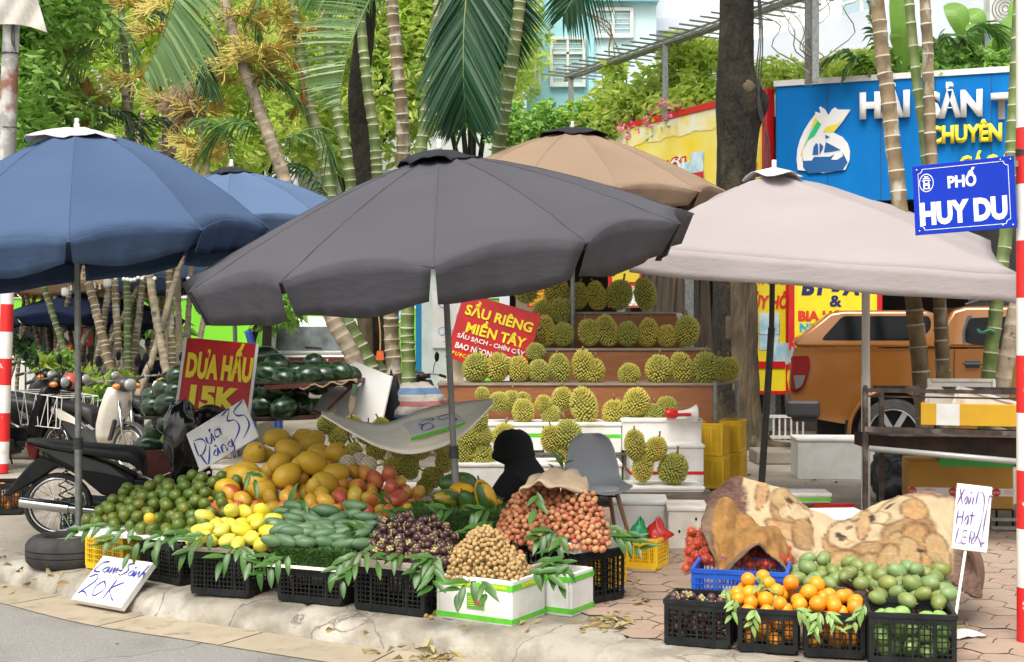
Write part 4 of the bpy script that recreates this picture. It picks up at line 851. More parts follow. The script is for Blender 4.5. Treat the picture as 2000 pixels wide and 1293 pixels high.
umbrella('tan umbrella standing over the durian shelves',(P(1119,640,13.9).x, 13.9,0),P(1118,560,13.9),1.72,12,R(12),2.93,.72, -.01,.03,.16, M_uT,M_ventk, seed=11,p=1.4,ventr=.34,pole_r=.025)
umbrella('sandy beige umbrella far back over the parked cars',(P(190,640,21).x,21,0),P(190, 560,21),1.75, 8,R(20),2.2,.62,.02, .0,.12,mat('fabric_sand',(.62,.42, .24),rough=.8,transl=.3),M_uT,seed=12)
umbrella('dark navy umbrella behind the grove stems at left',(P(150,640,19.9).x,19.9,0),P(150,560, 19.9), 1.2,8, R(20), 1.75,.35,.02, .0,.14,M_uN,M_uN,seed=13)
umbrella('navy umbrella low behind the tip of the charcoal umbrella',(P(370,640,19.6).x,19.6,0),P(370,560,19.6), 1.15,8,R(10), 2.28,.36,.02, .0,.2, M_uB,M_uN,seed=14)
umbrella('small navy umbrella behind the white car between palm stems',(P(225,640,21).x,21, 0),P(225,560, 21),1.1,8,R(20),1.68,.35,.02,.0,.14,M_uN, M_uN,seed=15)
sq=empty('square_parasol',(P(1484,945,11.6).x,11.6,0),0, 'pale pinkish square parasol on a leaning dark pole over the right stall','parasol')
apex=P(1512,338,11.2);cs=[P(1232,480,10.2),P(1990,537,9.7),P(1935,470, 12.9), P(1330,425,12.8)]
m=MB(); N_=22; rows=[]
def cpt(s,f,r):
 a,b=cs[s],cs[(s+1)%4];e=a.lerp(b,f);e=e+(apex-e)*.035*math.sin(math.pi*f);q=apex.lerp(e,r)
 q.z+=.035*math.sin(math.pi*r)-.04*math.sin(math.pi*f)*r;q.z+=.02*math.sin(6*f+9*r+3*s)*r*(1-r)*3+.012*mnoise.noise(V((f*6,r*7,s)));return q
for i in range(17):
 for s in range(4):
  for j in range(N_):rows.append(cpt(s,j/N_,i/16))
m.grid(rows,17,4*N_,closed=True);m.build('canopy',M_uP,sq,smooth=True, world=True,solid=.005)
m=MB(); rows=[]
for i in range(5):
 for s in range(4):
  for j in range(N_):
   q=cpt(s,j/N_,.998);o=(q-V((apex.x,apex.y,q.z))).normalized();q+=o*(.004+.004*i+.012*math.sin(j*1.1+s)*i/4);q.z-=.215*i/4*(.95+.06*math.sin(j*.5+s));rows.append(q)
m.grid(rows,5, 4*N_,closed=True);m.build('valance',M_uP, sq,smooth=True,world=True,solid=.005)
m=MB()
for s in range(4):m.tube([cpt(s,0,r)-V((0, 0,.015))for r in(.02,.3,.6, .8,.99)],.011,6)
split_build(m, 'rib', M_dark,sq,world=True)
m=MB(); m.cyl((P(1484,945,11.6).x,11.6,0), P(1507,640,11.45),.030,n=12);m.cyl(P(1507,640,11.45),apex,.023,n=12); m.build('pole',M_dark,sq,world=True)
m=MB(); rows=[]
for i in range(5):
 for j in range(28):
  a=6.283*j/28;r=.24*i/4*(1+.15*math.sin(3*a));rows.append((apex.x+r*math.cos(a),apex.y+r*math.sin(a),apex.z+.05-.33*(r)+.02*math.sin(4*a)*i/4))
m.grid(rows,5, 28,closed=True);m.build('vent_cap',M_ventw,sq,smooth=True,world=True, solid=.005)
MB().cyl(apex, apex+V((0,0,.11)),.02,n=8).build('finial',M_white,sq,world=True)
wp=P(1691,640, 11.2); wp.z=0
o=MB(); [o.cyl((0,0,z0),(0,0,z1),r)for z0, z1,r in((0,1.2,.037),(1.2,2.3,.034))];pw=o.build('white_post', M_white,label='plain white painted pipe post in front of the pickup wheel',cat='post',auto=40);pw.location=wp
# == poles and signs
def banded(name,lab,p0,p1,r, bands, cat='post'):
 """bands: list of (t0, t1, colour) along the pole"""
 e=empty(name, p0,0,lab,cat);p0,p1=V(p0),V(p1);mw,mr=MB(),MB()
 for t0,t1,c in bands:(mr if c=='r' else mw).cyl(p0.lerp(p1,t0),p0.lerp(p1,t1),r,n=20)
 mr.build('red_bands',mat('band_red',(.72, .015,.015),(.6,.02,.02),rough=.5,scale=8, c3=(.75,.6,.55),s3=14,lo3=.66,hi3=.7),e,world=True,auto=40);mw.build('white_bands', mat('band_white',(.8,.78,.74),(.72,.69,.64),rough=.5,scale=5,c3=(.5,.45,.38),s3=6,lo3=.6,hi3=.8), e,world=True, auto=40);return e
D=6.75; z=lambda py,D=D:1.6+(640-py)*D/F
yb=[(-60,'w'), (145,'w'),(250,'r'), (360,'w'),(470,'r'), (582,'w'),(693,'r'), (806,'w'),(918,'r'), (1032, 'w'),(1146,'r'),(1262,'w'), (1290, 'w')]
yy=[-300,250,360,470, 582,694,806,918,1032,1146,1256];colr=['w','r','w','r','w','r', 'w','r','w','r']
zz=[z(v)for v in yy]; zt,zb0=zz[0], 0.0;zz[-1]=0
rp=banded('striped_pole','red and white striped pole carrying the street name sign at right edge', (P(2006,640,D).x,D,0),(P(2004,640, D).x,D,zt),.050,[((zz[i+1])/zt,(zz[i])/zt,colr[i])for i in range(len(colr))])
m=MB(); [m.tube([(rp.location.x+.053*math.cos(a), D+.053*math.sin(a),z(298)+k*.006+.004*math.sin(2*a+k))for a in np.linspace(0,6.283, 21)],.004,4)for k in range(-2,3)]; m.build('wire_tie',M_dark,rp,world=True)
z2=lambda py:1.6+(640-py)*14.6/F
yy=[517,563,605,653,702,762, 810,862,923]; cc_=['r','w', 'r','w','r','w','r', 'w']
yy=[500,543,594,648,700,752, 806,862,905,923];cc_=['r','w','r', 'w','r','w','r','w', 'r']
zt=z2(500);banded('striped_pole','red and white striped pole behind the black basket at left edge',(P(4,640,14.6).x,14.6,0),(P(17,640,14.6).x,14.6, zt),.068,[(max(0,z2(yy[i+1]))/zt,z2(yy[i])/zt,cc_[i])for i in range(9)])
ep=empty('concrete_pole',(P(-8,640, 14.9).x,14.9, 0),0,'weathered grey utility pole with white paint patches at top left','pole')
a,b=P(-8,923,14.9),P(26,-60, 14.9); a.z=0
MB().cyl(a,b,.115,.085,n=20).build('shaft',mat('pole_paint',(.30,.29,.27),(.52,.51,.49),rough=.85, scale=3.5,detail=7,lo=.45,hi=.52,c3=(.25, .11,.07),s3=1.6,lo3=.62,hi3=.68),ep,world=True,auto=40)
for py in(105, 250):q=P(20,py,14.9);MB().tube([(q.x+.1*math.cos(t),14.9+.1*math.sin(t),q.z)for t in np.linspace(0,6.283,17)],.008,4).build('band',M_dark,ep,world=True)
m=MB(); [m.tube(bez([P(18+3*k,-20,14.78),P(24+2*k,40,14.78),P(22+3*k,75,14.78),P(30, 100,14.78)],4),.007, 4)for k in range(3)];m.build('wires',M_dark,ep,world=True)
m=MB(); rows=[]
for i in range(8):
 for j in range(12):rows.append(P(-20+j*8.2+i*1.0*(j-3)*.4,-30+i*11+6*abs(j-4)*.0+(j-4)**2*.35,14.7-.03*math.sin(j*1.4+i)))
m.grid(rows,8, 12);m.build('tied_cloth',mat('cloth_white',(.7,.66,.6), (.6,.56,.5),rough=.85,transl=.2),smooth=True,label='pale cloth tied round the top of the concrete pole', cat='cloth')
p00,p10,p11,p01=P(1785,460,6.95),P(1984,444,6.7), P(1983,303,6.7),P(1785,325, 6.95)
ss=empty('street_sign',p00.lerp(p11,.5),0, 'blue street name plate reading PHỐ HUY DU on the striped pole','street sign')
X=(p10-p00);Y=(p01-p00);W,H=X.length,(p11-p10).length*1.0;Mx=frameM((p00+p10+p11+p01)/4,X,Y)
lx=lambda px,py:((px-1884)/199*W,(382+(px-1884)*-.095-py)/138*H)
m=MB(); m.box((0,0,0),(W,H,.008));pl=m.build('plate',M_stb,None,bevel=.002);pl.data.transform(Mx); pl.data.transform(Matrix.Translation(-V(ss.location))); pl.parent=ss
Ms=Matrix.Translation(-V(ss.location))@Mx
def flat(name, polys, mt,par,Mx_,z0=.006,closed=True):
 m=MB()
 for poly in polys:m.add([Mx_@V((x, y,z0))for x,y in poly],[tuple(range(len(poly)))])
 return m.build(name, mt,par)
m=MB(); w2,h2, r_=W/2-.028,H/2-.022,.022;pts=[]
for cx_,cy_,a0 in((w2,h2,180),(-w2, h2,270),(-w2, -h2,0),(w2,-h2,90)):
 for k in range(5):a=R(a0+(90*k/4));pts.append((cx_+r_*math.cos(a)*1,cy_+r_*math.sin(a)))
pts=[]
for cx_,cy_,a0,a1 in((w2,h2, 270,180),(-w2,h2,360,270),(-w2,-h2,90,0), (w2,-h2,180,90)):
 for k in range(5):a=R(a0+(a1-a0)*k/4);pts.append((cx_+r_*math.cos(a), cy_+r_*math.sin(a)))
n=len(pts);vs=[]
for i,(x,y)in enumerate(pts):s=1-.0045/W*2;vs+=[Ms@V((x, y,.0055)),Ms@V((x*(1-.012), y*(1-.018),.0055))]
m.add(vs,[(2*i,2*((i+1)%n),2*((i+1)%n)+1,2*i+1)for i in range(n)]);m.build('border_line',M_wht,ss)
def tx(s,px,py,hpx,sxx,mt=M_wht,bold=.01,nm='lettering'):
 x,y=lx(px,py);return text(nm,s,hpx/199*W*1.37,mt,ss,Ms@Matrix.Translation((x,y,.006)),bold=bold,sx=sxx,ext=.0008)
for s_, px,py, w_,h_, b_o in(('PHỐ',1882,346,56,37,.04), ('HUY DU',1882,411,170,46,.055)):tfit(s_, M_wht, ss,Ms@Matrix.Translation((0,0,.004)),(*lx(px,py),w_/199*W,h_/138*H),bold=b_o)
x,y=lx(1812,356);m=MB()
cir=[(x+.040*math.cos(a)*.92,y+.048*math.sin(a))for a in np.linspace(0,6.283, 25)]
for i in range(24):m.add([Ms@V((cir[i][0], cir[i][1],.0058)),Ms@V((cir[i+1][0],cir[i+1][1], .0058)),Ms@V((x+(cir[i+1][0]-x)*.9,y+(cir[i+1][1]-y)*.9,.0058)),Ms@V((x+(cir[i][0]-x)*.9,y+(cir[i][1]-y)*.9,.0058))],[(0,1,2, 3)])
for a,b,w,h in((0,.022,.034, .006), (0,.031,.020, .006), (0,.012,.044, .005), (-.012,.002,.007,.018),(.012,.002, .007,.018),(0,-.004, .030,.006),(-.012,-.016,.009,.02), (.012, -.016, .009,.02),(0, -.012, .02,.005),(0, -.03,.034,.006)):
 m.add([Ms@V((x+a+i*w/2,y+b+j*h/2,.0062))for i,j in((-1, -1),(1,-1),(1,1),(-1,1))],[(0,1,2, 3)])
m.build('city_emblem',M_wht, ss)
m=MB(); [m.ell(Ms@V((*lx(px, py),.008)),.006,8,6)for px, py in((1958,312),(1977,311),(1957, 438),(1976,437),(1794,331), (1794, 452))];m.build('rivets',M_chrome,ss,smooth=True)
m=MB(); q=P(1985,320, 6.74); m.box((q.x+.02,6.75, q.z),(.16,.03,.03)); q=P(1985,432, 6.74); m.box((q.x+.02,6.75, q.z),(.16,.03,.03)); m.build('bracket',M_metal,ss,world=True)
def board(name,lab,corners,th,mt,cat='price sign',org=None,group=None):
 """corners: bottom-left, bottom-right, top-right, top-left in world space"""
 c=[V(q)for q in corners];o=(c[0]+c[1]+c[2]+c[3])/4;e=empty(name,o,0,lab,cat, group);X=(c[1]-c[0]);Y=(c[3]-c[0]);W,H=(X.length+(c[2]-c[3]).length)/2,(Y.length+(c[2]-c[1]).length)/2
 Mx=frameM((0, 0,0),X,Y);m=MB();m.box((0,0,-th/2),(W,H,th));b=m.build('board',mt,e,bevel=min(.006, th*.25));b.data.transform(Mx);return e,Mx,W,H
e,Mx,W, H=board('price_banner','red banner reading DƯA HẤU 15K in yellow with white hem',[P(349,802,10.4),P(484, 814,10.4),P(502,668, 10.5), P(361, 662,10.5)],.01,M_redd,'price banner')
m=MB(); [m.box((s*(W/2+.006),0,.0), (.022, H,.014))for s in(-1, 1)];b=None;[q.data.transform(Mx)for q in split_build(m, 'hem', M_white,e)]
T8=Mx@Matrix.Translation((0, 0,.008));tfit('DƯA HẤU',M_yell,e,T8,(.02*W,.215*H,.93*W,.53*H),bold=.055);tfit('15K',M_yell,e,T8, (0,-.30*H,.70*W,.33*H),bold=.055)
m=MB(); m.cyl((-.1,.03,-.1), (-.1,.03,-1.0),.012, n=6);m.cyl((.22,.03, -.1),(.22,.03,-1.0), .012,n=6);m.build('stake',M_grey,e)
e,Mx,W, H=board('price_sign','white foam price sign reading Dưa Vàng 35 above the yellow melons',[P(395,918,9.6),P(508, 850,9.55),P(472,782, 9.7),P(358,850,9.75)],.02,M_foam)
m=MB(); wr=[[(-.24,.055),(-.24,-.06),(-.2, -.065),(-.15, -.01), (-.17, .05),(-.24,.07)],[(-.13,.045),(-.13,-.01),(-.1,-.02),(-.075,.05),(-.07,-.02)],[(-.09,.075),(-.07, .085), (-.085,.06)], [(-.0, .045), (-.04, .05),(-.05,.0),(-.01,-.0),(.0,.05),(.005, -.015)],[(.06,.13),(.14,.15),(.09, .07),(.15,.04),(.16, -.04), (.07,-.12)],[(.27,.15),(.17,.11),(.185,.06),(.24,.03),(.245,-.06),(.16,-.13)],[(-.225,-.06),(-.205,-.15),(-.18, -.15), (-.125,-.035)],[(-.09,-.09),(-.12, -.12), (-.09, -.14), (-.07, -.08), (-.065,-.14)],[(-.09,-.055),(-.07, -.07)],[(-.04,-.09), (-.04, -.145),(-.03, -.09), (-.005,-.1),(.0,-.15)],[(.05,-.09),(.02,-.11),(.05,-.14),(.065,-.08), (.06,-.17),(.01,-.18)]]
for s in wr:stroke(m, [(x*W/.56,y*H/.34+.01)for x,y in s],.0125,Mx)
m.build('handwriting',M_ink, e)
m=MB(); m.cyl(V(P(450,880,9.66))-V(e.location),V(P(470,960,9.6))-V(e.location),.008, n=6);m.build('stick',M_ply, e)
e,Mx,W, H=board('price_sign','foam price tag reading 85 lying on the curved plywood sheet', [P(808,853,8.76),P(914,823, 8.84), P(881, 799,9.04),P(779,828, 8.98)],.025,M_foam)
m=MB()
for s in([(.02,.06),(-.06,.07),(-.1,.02),(-.02,-.01),(-.02,-.08),(-.1, -.08), (-.08, -.0),(.0,.03),(.02,.06)],[(.16,.06),(.06, .06),(.07,.0),(.15,-.0),(.17,-.06),(.1,-.09)]):stroke(m,[(x*W/.42,y*H/.26)for x,y in s],.010,Mx)
m.build('handwriting',M_ink, e)
M_gtape=mat('green_tape',(.10,.52,.03),(.16,.6,.05),rough=.35,scale=20)
m=MB(); m.box((0,-H/2-.001,-.012),(W,.004, .022));b=m.build('green_tape',M_gtape,e); b.data.transform(Mx)
e,Mx,W, H=board('price_sign','white foam sign reading Cam Sành 20K leaning on the kerb',[P(143,1170,8.26),P(240, 1187,7.99),P(294,1098,8.22),P(196, 1084,8.49)],.045,M_foam)
m=MB(); wr=[[(-.06,.125),(-.10,.11),(-.12, .05),(-.07,.045)],[(-.04,.09),(-.065,.06),(-.035,.05),(-.03,.09),(-.02,.05)],[(-.01,.09),(-.005,.045),(.01,.09),(.02,.045),(.03,.09),(.04,.05)],[(.045,.075),(.07,.075)],[(.12,.14),(.085,.12),(.11,.08),(.08,.045),(.065,.05)],[(.145,.09),(.125,.06),(.15,.05),(.155,.09),(.165,.05)],[(.14, .115), (.155, .105)],[(.17, .09),(.175,.045),(.19,.09), (.2,.05)],[(.225,.14),(.21, .045), (.225, .085), (.24,.05)],[(-.12,.0),(-.08,.025), (-.06, -.02), (-.12, -.12), (-.09, -.10), (-.04, -.13)],[(-.0, -.01), (-.03, -.06), (.0,-.12),(.04,-.06),(.0,-.01)],[(.08,.01),(.075,-.13)],[(.14, .0),(.08,-.06),(.15, -.13)]]
for s in wr:stroke(m, [((x-.045)*W/.37,(y+.0)*H/.33)for x,y in s],.0115,Mx)
m.build('handwriting',M_ink, e)
e,Mx,W, H=board('price_sign','white price sign on a bamboo stick reading Xoài Hạt Lép',[P(1852,1070,6.75),P(1921,1079,6.7),P(1945,956,6.75), P(1876,941,6.8)],.018,M_foam)
m=MB(); wr=[[(-.06,.14),(-.04,.06)],[(-.035,.14), (-.07, .06)], [(-.015,.105),(-.03, .08),(-.02,.065),(-.01,.1), (-.005,.065)],[(.005,.105), (.0,.07)],[(.02,.105),(.015,.065)],[(.0,.13),(.01,.12)],[(-.06,.03),(-.065,-.04)],[(-.03,.03),(-.035,-.04)],[(-.065,-.005),(-.03,-.0)],[(-.005,.01),(-.02,-.02), (-.005,-.035),(.0,.01),(.0, -.03)],[(.02, .03),(.015,-.035)],[(.005,.01),(.035,.012)],[(-.05,-.06),(-.06,-.13), (-.03, -.13)],[(.0,-.07),(-.02,-.07),(-.025,-.13),(.0,-.13)],[(-.02,-.1),(0, -.1)], [(.015,-.13), (.02,-.07),(.04,-.075),(.035,-.1), (.02,-.1)],[(.035,.07),(.045,.13), (.075, .12),(.08,.04),(.06, -.08), (.035, -.13), (.03,-.11),(.06,-.09),(.085,-.14)],[(.1,-.11),(.085,-.12),(.09,-.03), (.1,.06),(.11,.12),(.13,.1)]]
for s in wr:stroke(m, [((x-.02)*W/.20,(y)*H/.33)for x,y in s],.0062,Mx)
m.build('handwriting',M_inkp,e)
m=MB(); m.cyl(V(P(1888,1060, 6.78))-V(e.location),V(P(1866,1206,6.45))-V(e.location),.007,n=8);m.build('stick',M_ply,e)
e,Mx,W, H=board('durian_sign','tilted red sign reading SẦU RIÊNG MIỀN TÂY above the durians',[P(872,698,13.36),P(1026,742,13.36),P(1054,611, 13.42),P(903, 573,13.42)],.012,M_redd,'sign')
tl=lambda s,x, y,w_,h_,mt,bd:tfit(s,mt,e,Mx@Matrix.Translation((0,0,.008)),(x*W,y*H, w_*W,h_*H),bold=bd)
tl('SẦU RIÊNG',.01,.31,.86,.24,M_yell,.032);tl('MIỀN TÂY',.03,.06,.76, .24,M_yell,.032);tl('SẦU SẠCH - CHÍN CÂY',.0,-.125,.86, .12,M_wht,.022);tl('BAO NGON - BAO RẺ',.0,-.265, .84,.12,M_wht,.022); tl('ĐƯỢC ĐỔI TRẢ NẾU HỎNG', -.05,-.40,.78,.10,M_yell,.018)
m=MB(); m.cyl((0,.04, -.2),(0,.04,-1.0),.015,n=6);m.build('stake',M_grey,e)
m2,Mx2, W2,H2=board('fruit_picture','small printed board with a striped melon behind the leftmost durians',[P(866,748,13.5),P(905,748,13.5), P(905, 660,13.5),P(878,655, 13.5)],.012,mat('pale_print',(.72, .66,.5),(.6,.5,.32), rough=.5),'sign')
text('lettering','&', .12,M_wht,m2, Mx2@Matrix.Translation((-.03,.13,.01)),bold=.004)
m=MB(); c=[P(612,800, 11.6), P(742, 840,11.4),P(765,738, 11.9), P(690, 708,12.1),P(650,735, 12.0)];th=V((.01,.03,.01))
m.add([q for q in c]+[q+th for q in c],[(0,1,2,3, 4),(9, 8,7,6, 5)]+[(i,i+5,(i+1)%5+5,(i+1)%5)for i in range(5)]);m.build('panel_sheet',mat('pale_sheet',(.6,.59, .56),(.52,.5, .46),rough=.6,scale=3),label='pale grey board leaning behind the watermelon rack',cat='board')
def lump(name, lab,cat,px,py,D,rx,ry,rz,mt,seed,amp=.25, sub=26,flatb=True,fr=2.2):
 q=P(px,py,D); m=MB();m.ell((0,0,0),(rx,ry,rz),sub,sub//2,fn=lambda v:v*(1+amp*mnoise.noise(v*fr+V((seed, 0,0)))+amp*.5*mnoise.noise(v*fr*3+V((0,seed,0)))+amp*.35*abs(mnoise.noise(v*fr*6))))
 o=m.build(name,mt,smooth=True,label=lab,cat=cat);o.location=q; return o
M_strp=mat('striped_tarp',(.5,.48,.44),rough=.6,bump=.5, bscale=9,bdist=.03)
nt=M_strp.node_tree;tcn=nt.nodes.new('ShaderNodeTexCoord');sp_=nt.nodes.new('ShaderNodeSeparateXYZ');nt.links.new(tcn.outputs['Object'],sp_.inputs[0]);cr=nt.nodes.new('ShaderNodeValToRGB'); ma=nt.nodes.new('ShaderNodeMath'); ma.operation='MULTIPLY_ADD';ma.inputs[1].default_value=1.7;ma.inputs[2].default_value=.5;nt.links.new(sp_.outputs[2],ma.inputs[0]);nt.links.new(ma.outputs[0],cr.inputs[0])
el=cr.color_ramp.elements;cr.color_ramp.interpolation='CONSTANT';el[0].position=0;el[0].color=(.30,.10,.10,1);el[1].position=.16;el[1].color=(.36,.34,.29, 1)
for p_, c_ in((.27,(.08,.15, .27,1)),(.38, (.36,.34,.29, 1)),(.5,(.30, .10,.10,1)),(.58,(.36,.34,.29,1)), (.68,(.08,.15,.27,1)),(.78, (.36,.34,.29, 1))):k=el.new(p_);k.color=c_
nt.links.new(cr.outputs[0],nt.nodes['Principled BSDF'].inputs['Base Color'])
lump('striped_bag','striped blue red and white tarpaulin bundle left of the durian shelf','bag',812,792,12.2,.27,.22,.20,M_strp,4,.3);lump('dark_bag','dark crumpled bag handle part beside the striped tarpaulin bundle','bag', 768,800,12.1, .08,.1,.3,M_ventk,9, .3)
# == vehicles
def wheel(par, x,y,z, r,w,name='wheel',tread=.28, spokes=6,rimm=None):
 e=bpy.data.objects.new(name,None); col.objects.link(e); e.parent=par; e.location=(x,y,z);Mr=Matrix.Rotation(R(90),3,'X')
 ri=r*(1-tread)
 MB().lathe([(ri,-w/2),(ri+.01,-w/2),(r*.93,-w/2),(r*.985,-w*.36),(r,-w*.2),(r,w*.2),(r*.985,w*.36),(r*.93,w/2), (ri+.01,w/2), (ri,w/2)],36, M=Mr).build('tyre',M_blackr,e,auto=40)
 m=MB();m.lathe([(ri, -w/2), (ri,w*.42),(ri*.93,w*.44),(ri*.92, w*.25),(ri*.9,-w*.4),(ri,-w/2)],36,M=Mr)
 if spokes:
  for k in range(spokes):
   a=2*math.pi*k/spokes;M2=Matrix.Rotation(a,3,'Y');m.box(M2@V((ri*.5, -w*.34,0)),(ri*.95,w*.1,ri*.22),M=M2)
  m.lathe([(0, w*.42),(ri*.2,w*.4), (ri*.22,w*.3),(0,w*.3)],16, M=Mr)
 m.build('rim',rimm or M_rim,e,auto=35)
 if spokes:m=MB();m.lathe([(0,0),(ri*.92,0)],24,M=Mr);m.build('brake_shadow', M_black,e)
 return e
def tprism(m,poly,hw, fn,mi=0):
 """XZ polygon as a body of half width hw(z), symmetric in y"""
 n=len(poly);v0=[(x,-fn(z)*hw,z)for x,z in poly]; v1=[(x,fn(z)*hw,z)for x,z in poly]
 m.add(v0+v1,[tuple(range(n)),tuple(reversed(range(n,2*n)))]+[(i,i+n,(i+1)%n+n,(i+1)%n)for i in range(n)],mi);return m
def arc(cx,cz, r,a0,a1,n=10):return[(cx+r*math.cos(R(a0+(a1-a0)*k/n)), cz+r*math.sin(R(a0+(a1-a0)*k/n)))for k in range(n+1)]
def rrect(poly,r=.03, k=3):
 """round the corners of a polygon"""
 out=[];n=len(poly)
 for i in range(n):
  p,a,b=V((*poly[i],0)),V((*poly[i-1],0)), V((*poly[(i+1)%n],0));d1=(a-p);d2=(b-p);q=min(r, d1.length*.45,d2.length*.45);s,e=p+d1.normalized()*q,p+d2.normalized()*q
  for j in range(k+1):t=j/k; o=s*(1-t)**2+p*2*t*(1-t)+e*t*t;out.append((o.x,o.y))
 return out
M_orp=mat('orange_car_paint',(.28,.105,.016),(.25,.092,.014),rough=.2, metal=.45,coat=.9,scale=.6)
M_plas=mat('grey_trim',(.03, .03,.033),rough=.5); M_tail=mat('tail_lamp',(.12,.005,.006),rough=.2, spec=.4)
pk=empty('pickup_truck',(P(1546,640,15.4).x,15.4, 0),R(-11),'orange pickup truck with hard canopy and black windows parked behind the grill stand', 'pickup truck')
yo=.93; wf=lambda z:1-.055*abs((z-.95)/.45)**3 if z<1.37 else 1-.055-.22*(z-1.36)
low=[(.03,1.36),(-.01,1.2),(-.03,.95),(.0, .74),(.10,.60),(.30, .54),(.60,.49),(.645,.47)]+arc(1.14,.40,.50,172, 8,14)+[(1.64, .46),(3.85,.43)]+arc(4.36,.40,.50, 172,8, 14)+[(4.9,.46),(5.28,.55),(5.33,.85),(5.25,1.1), (4.6,1.24),(3.75,1.32),(3.2,1.36)]
m=MB()
n=len(low);lay=[(-1,.0),(-.985,0.), (-.9,0)]
tprism(m,low,yo,lambda z:1); ob=m.build('body',M_orp,pk);ob.location=(0,yo,0)
for v in ob.data.vertices:v.co.y*=(1-.045*((v.co.z-.98)/.42)**2)*(1-.05*max(0,.5-v.co.x)**2*3)
bv=ob.modifiers.new('b','BEVEL');bv.width=.045;bv.segments=4;bv.limit_method='ANGLE';bv.angle_limit=R(50);sharp(ob.data,50)
m=MB(); [m.box((x,yo, .62),(1.0,1.5,.6))for x in(1.14,4.36)];m.box((2.6,yo,.5),(4.6, 1.4,.35));m.build('underbody',M_black,pk)
for x in(1.14, 4.36):
 m=MB();
 for y_ in(.012,2*yo-.012):m.tube([(a,y_,b)for a, b in arc(x,.40,.495, 190,-10,20)], .028,6)
 split_build(m,'arch_trim',M_orp,pk,smooth=True)
can=[(.05,1.372),(.03,1.44), (.44,1.775),(.60,1.80),(1.50,1.80),(1.62, 1.76), (1.62, 1.372)]
m=MB(); tprism(m,can, yo,wf);ob=m.build('canopy', M_orp, pk);ob.location=(0,yo,0);bv=ob.modifiers.new('b','BEVEL');bv.width=.035;bv.segments=3;sharp(ob.data,50)
cab=[(1.72,1.372),(1.70,1.62),(1.80,1.80), (1.95, 1.845),(3.05, 1.85), (3.25, 1.80), (3.95, 1.372)]
m=MB(); tprism(m,cab, yo,wf);ob=m.build('cab',M_orp,pk); ob.location=(0,yo,0);bv=ob.modifiers.new('b','BEVEL');bv.width=.04;bv.segments=3;sharp(ob.data,50)
def side(name, poly,mt,off=.006,r=.04,both=True,par=pk,yo_=yo,f=wf):
 pl_=rrect(poly,r);n=len(pl_)
 for s in((-1, 1)if both else(-1,)):
  m=MB();m.add([(x,s*(yo_*f(z)+off),z)for x,z in pl_],[tuple(range(n))if s<0 else tuple(reversed(range(n)))]);ob=m.build(name, mt,par);ob.location=(0,yo_, 0)
 return ob
side('canopy_window', [(.33, 1.455),(.58,1.735),(1.55,1.735),(1.565,1.60),(1.44,1.455)],M_glass,r=.05)
side('rear_door_window',[(1.93,1.425),(1.925,1.55),(1.98,1.71), (2.50, 1.73), (2.50, 1.36)],M_glass,r=.05);side('front_door_window',[(2.60,1.38),(2.60,1.73),(3.02,1.73),(3.62, 1.40)],M_glass,r=.04)
side('rear_quarter_trim',[(1.90,1.42),(1.90,1.56),(1.96, 1.735),(2.02, 1.74), (1.955,1.56), (1.955,1.42)],M_plas,.003,.02)
wl=lambda z:1-.045*((z-.98)/.42)**2
m=MB(); tl_=rrect([(.005,1.27),(.20,1.275),(.215, 1.15), (.15,.92),(.06,.84), (-.005,.86)], .03);n=len(tl_)
m.add([(x,-yo*wl(z)*(1-.05*max(0,.5-x)**2*3)-.004,z)for x,z in tl_]+[(x-.012, -yo*.93,z)for x,z in tl_],[tuple(range(n))]+[(i, (i+1)%n,(i+1)%n+n,i+n)for i in range(n)])
ob=m.build('tail_light',M_tail,pk); ob.location=(0,yo,0)
side('tail_light_clear',[(.02,1.05),(.16,1.05),(.12,.93),(.05,.88)],mat('lamp_clear',(.10,.09,.085),rough=.2),.006,.02, f=lambda z:wl(z)*.995)
m=MB()
for pts in([(1.81,1.36),(1.80,1.1), (1.80, .62),(1.9,.5)],[(2.55,1.36),(2.56, .5)],[(.02,1.365),(1.66,1.365)],[(1.665,1.36),(1.665,.52)]):
 m.tube([(x,-yo*wl(z)-.002,z)for x, z in bez([(a, 0,b)for a,b in pts], 4)for x,z in[(x,z)]]if False else[(p.x,-yo*wl(p.z)-.0015,p.z)for p in bez([(a,0,b)for a,b in pts],4)],.005,4)
ob=m.build('panel_gap',M_black,pk); ob.location=(0,yo,0)
m=MB(); m.box((2.0,-yo*wl(1.19)-.03,1.19), (.2,.025,.03));m.box((2.0,-yo*wl(1.19)-.008,1.19),(.15, .02,.09));ob=m.build('door_handle',M_plas,pk,bevel=.008);ob.location=(0,yo,0)
m=MB(); m.box((.13,0, .66),(.38,1.89,.19));m.box((.15,0, .56),(.30,1.80,.10));ob=m.build('rear_bumper',M_plas,pk,bevel=.03);ob.location=(0,yo,0)
m=MB(); m.tube([(1.95,0,1.86),(2.1, 0,1.91),(2.9, 0,1.91),(3.1, 0,1.87)],.02, 6);ob=m.build('roof_rail',M_plas,pk);ob.location=(0,.2, 0)
m=MB(); m.box((.62,-yo-.005, .33),(.03,.3, .42)); ob=m.build('mud_flap',M_black,pk); ob.location=(0,yo+.2,0)
for x in(1.14, 4.36):
 for y in(.14, 2*yo-.14):wheel(pk,x,y,.395,.395,.25,spokes=6)
m=MB(); m.box((3.6,-.12,1.3),(.2,.2,.15)); m.build('mirror',M_plas,pk, bevel=.03)
M_wcar=mat('white_car_paint',(.78,.77,.72),rough=.25,coat=.8)
sv=empty('white_suv', (P(700,640,23.4).x,23.4,0), R(96), 'white SUV seen from behind at the lime wall, number plate visible','car')
sv.location.x=P(618,640,23.6).x;sv.location.y=23.6;sv.rotation_euler.z=R(107)
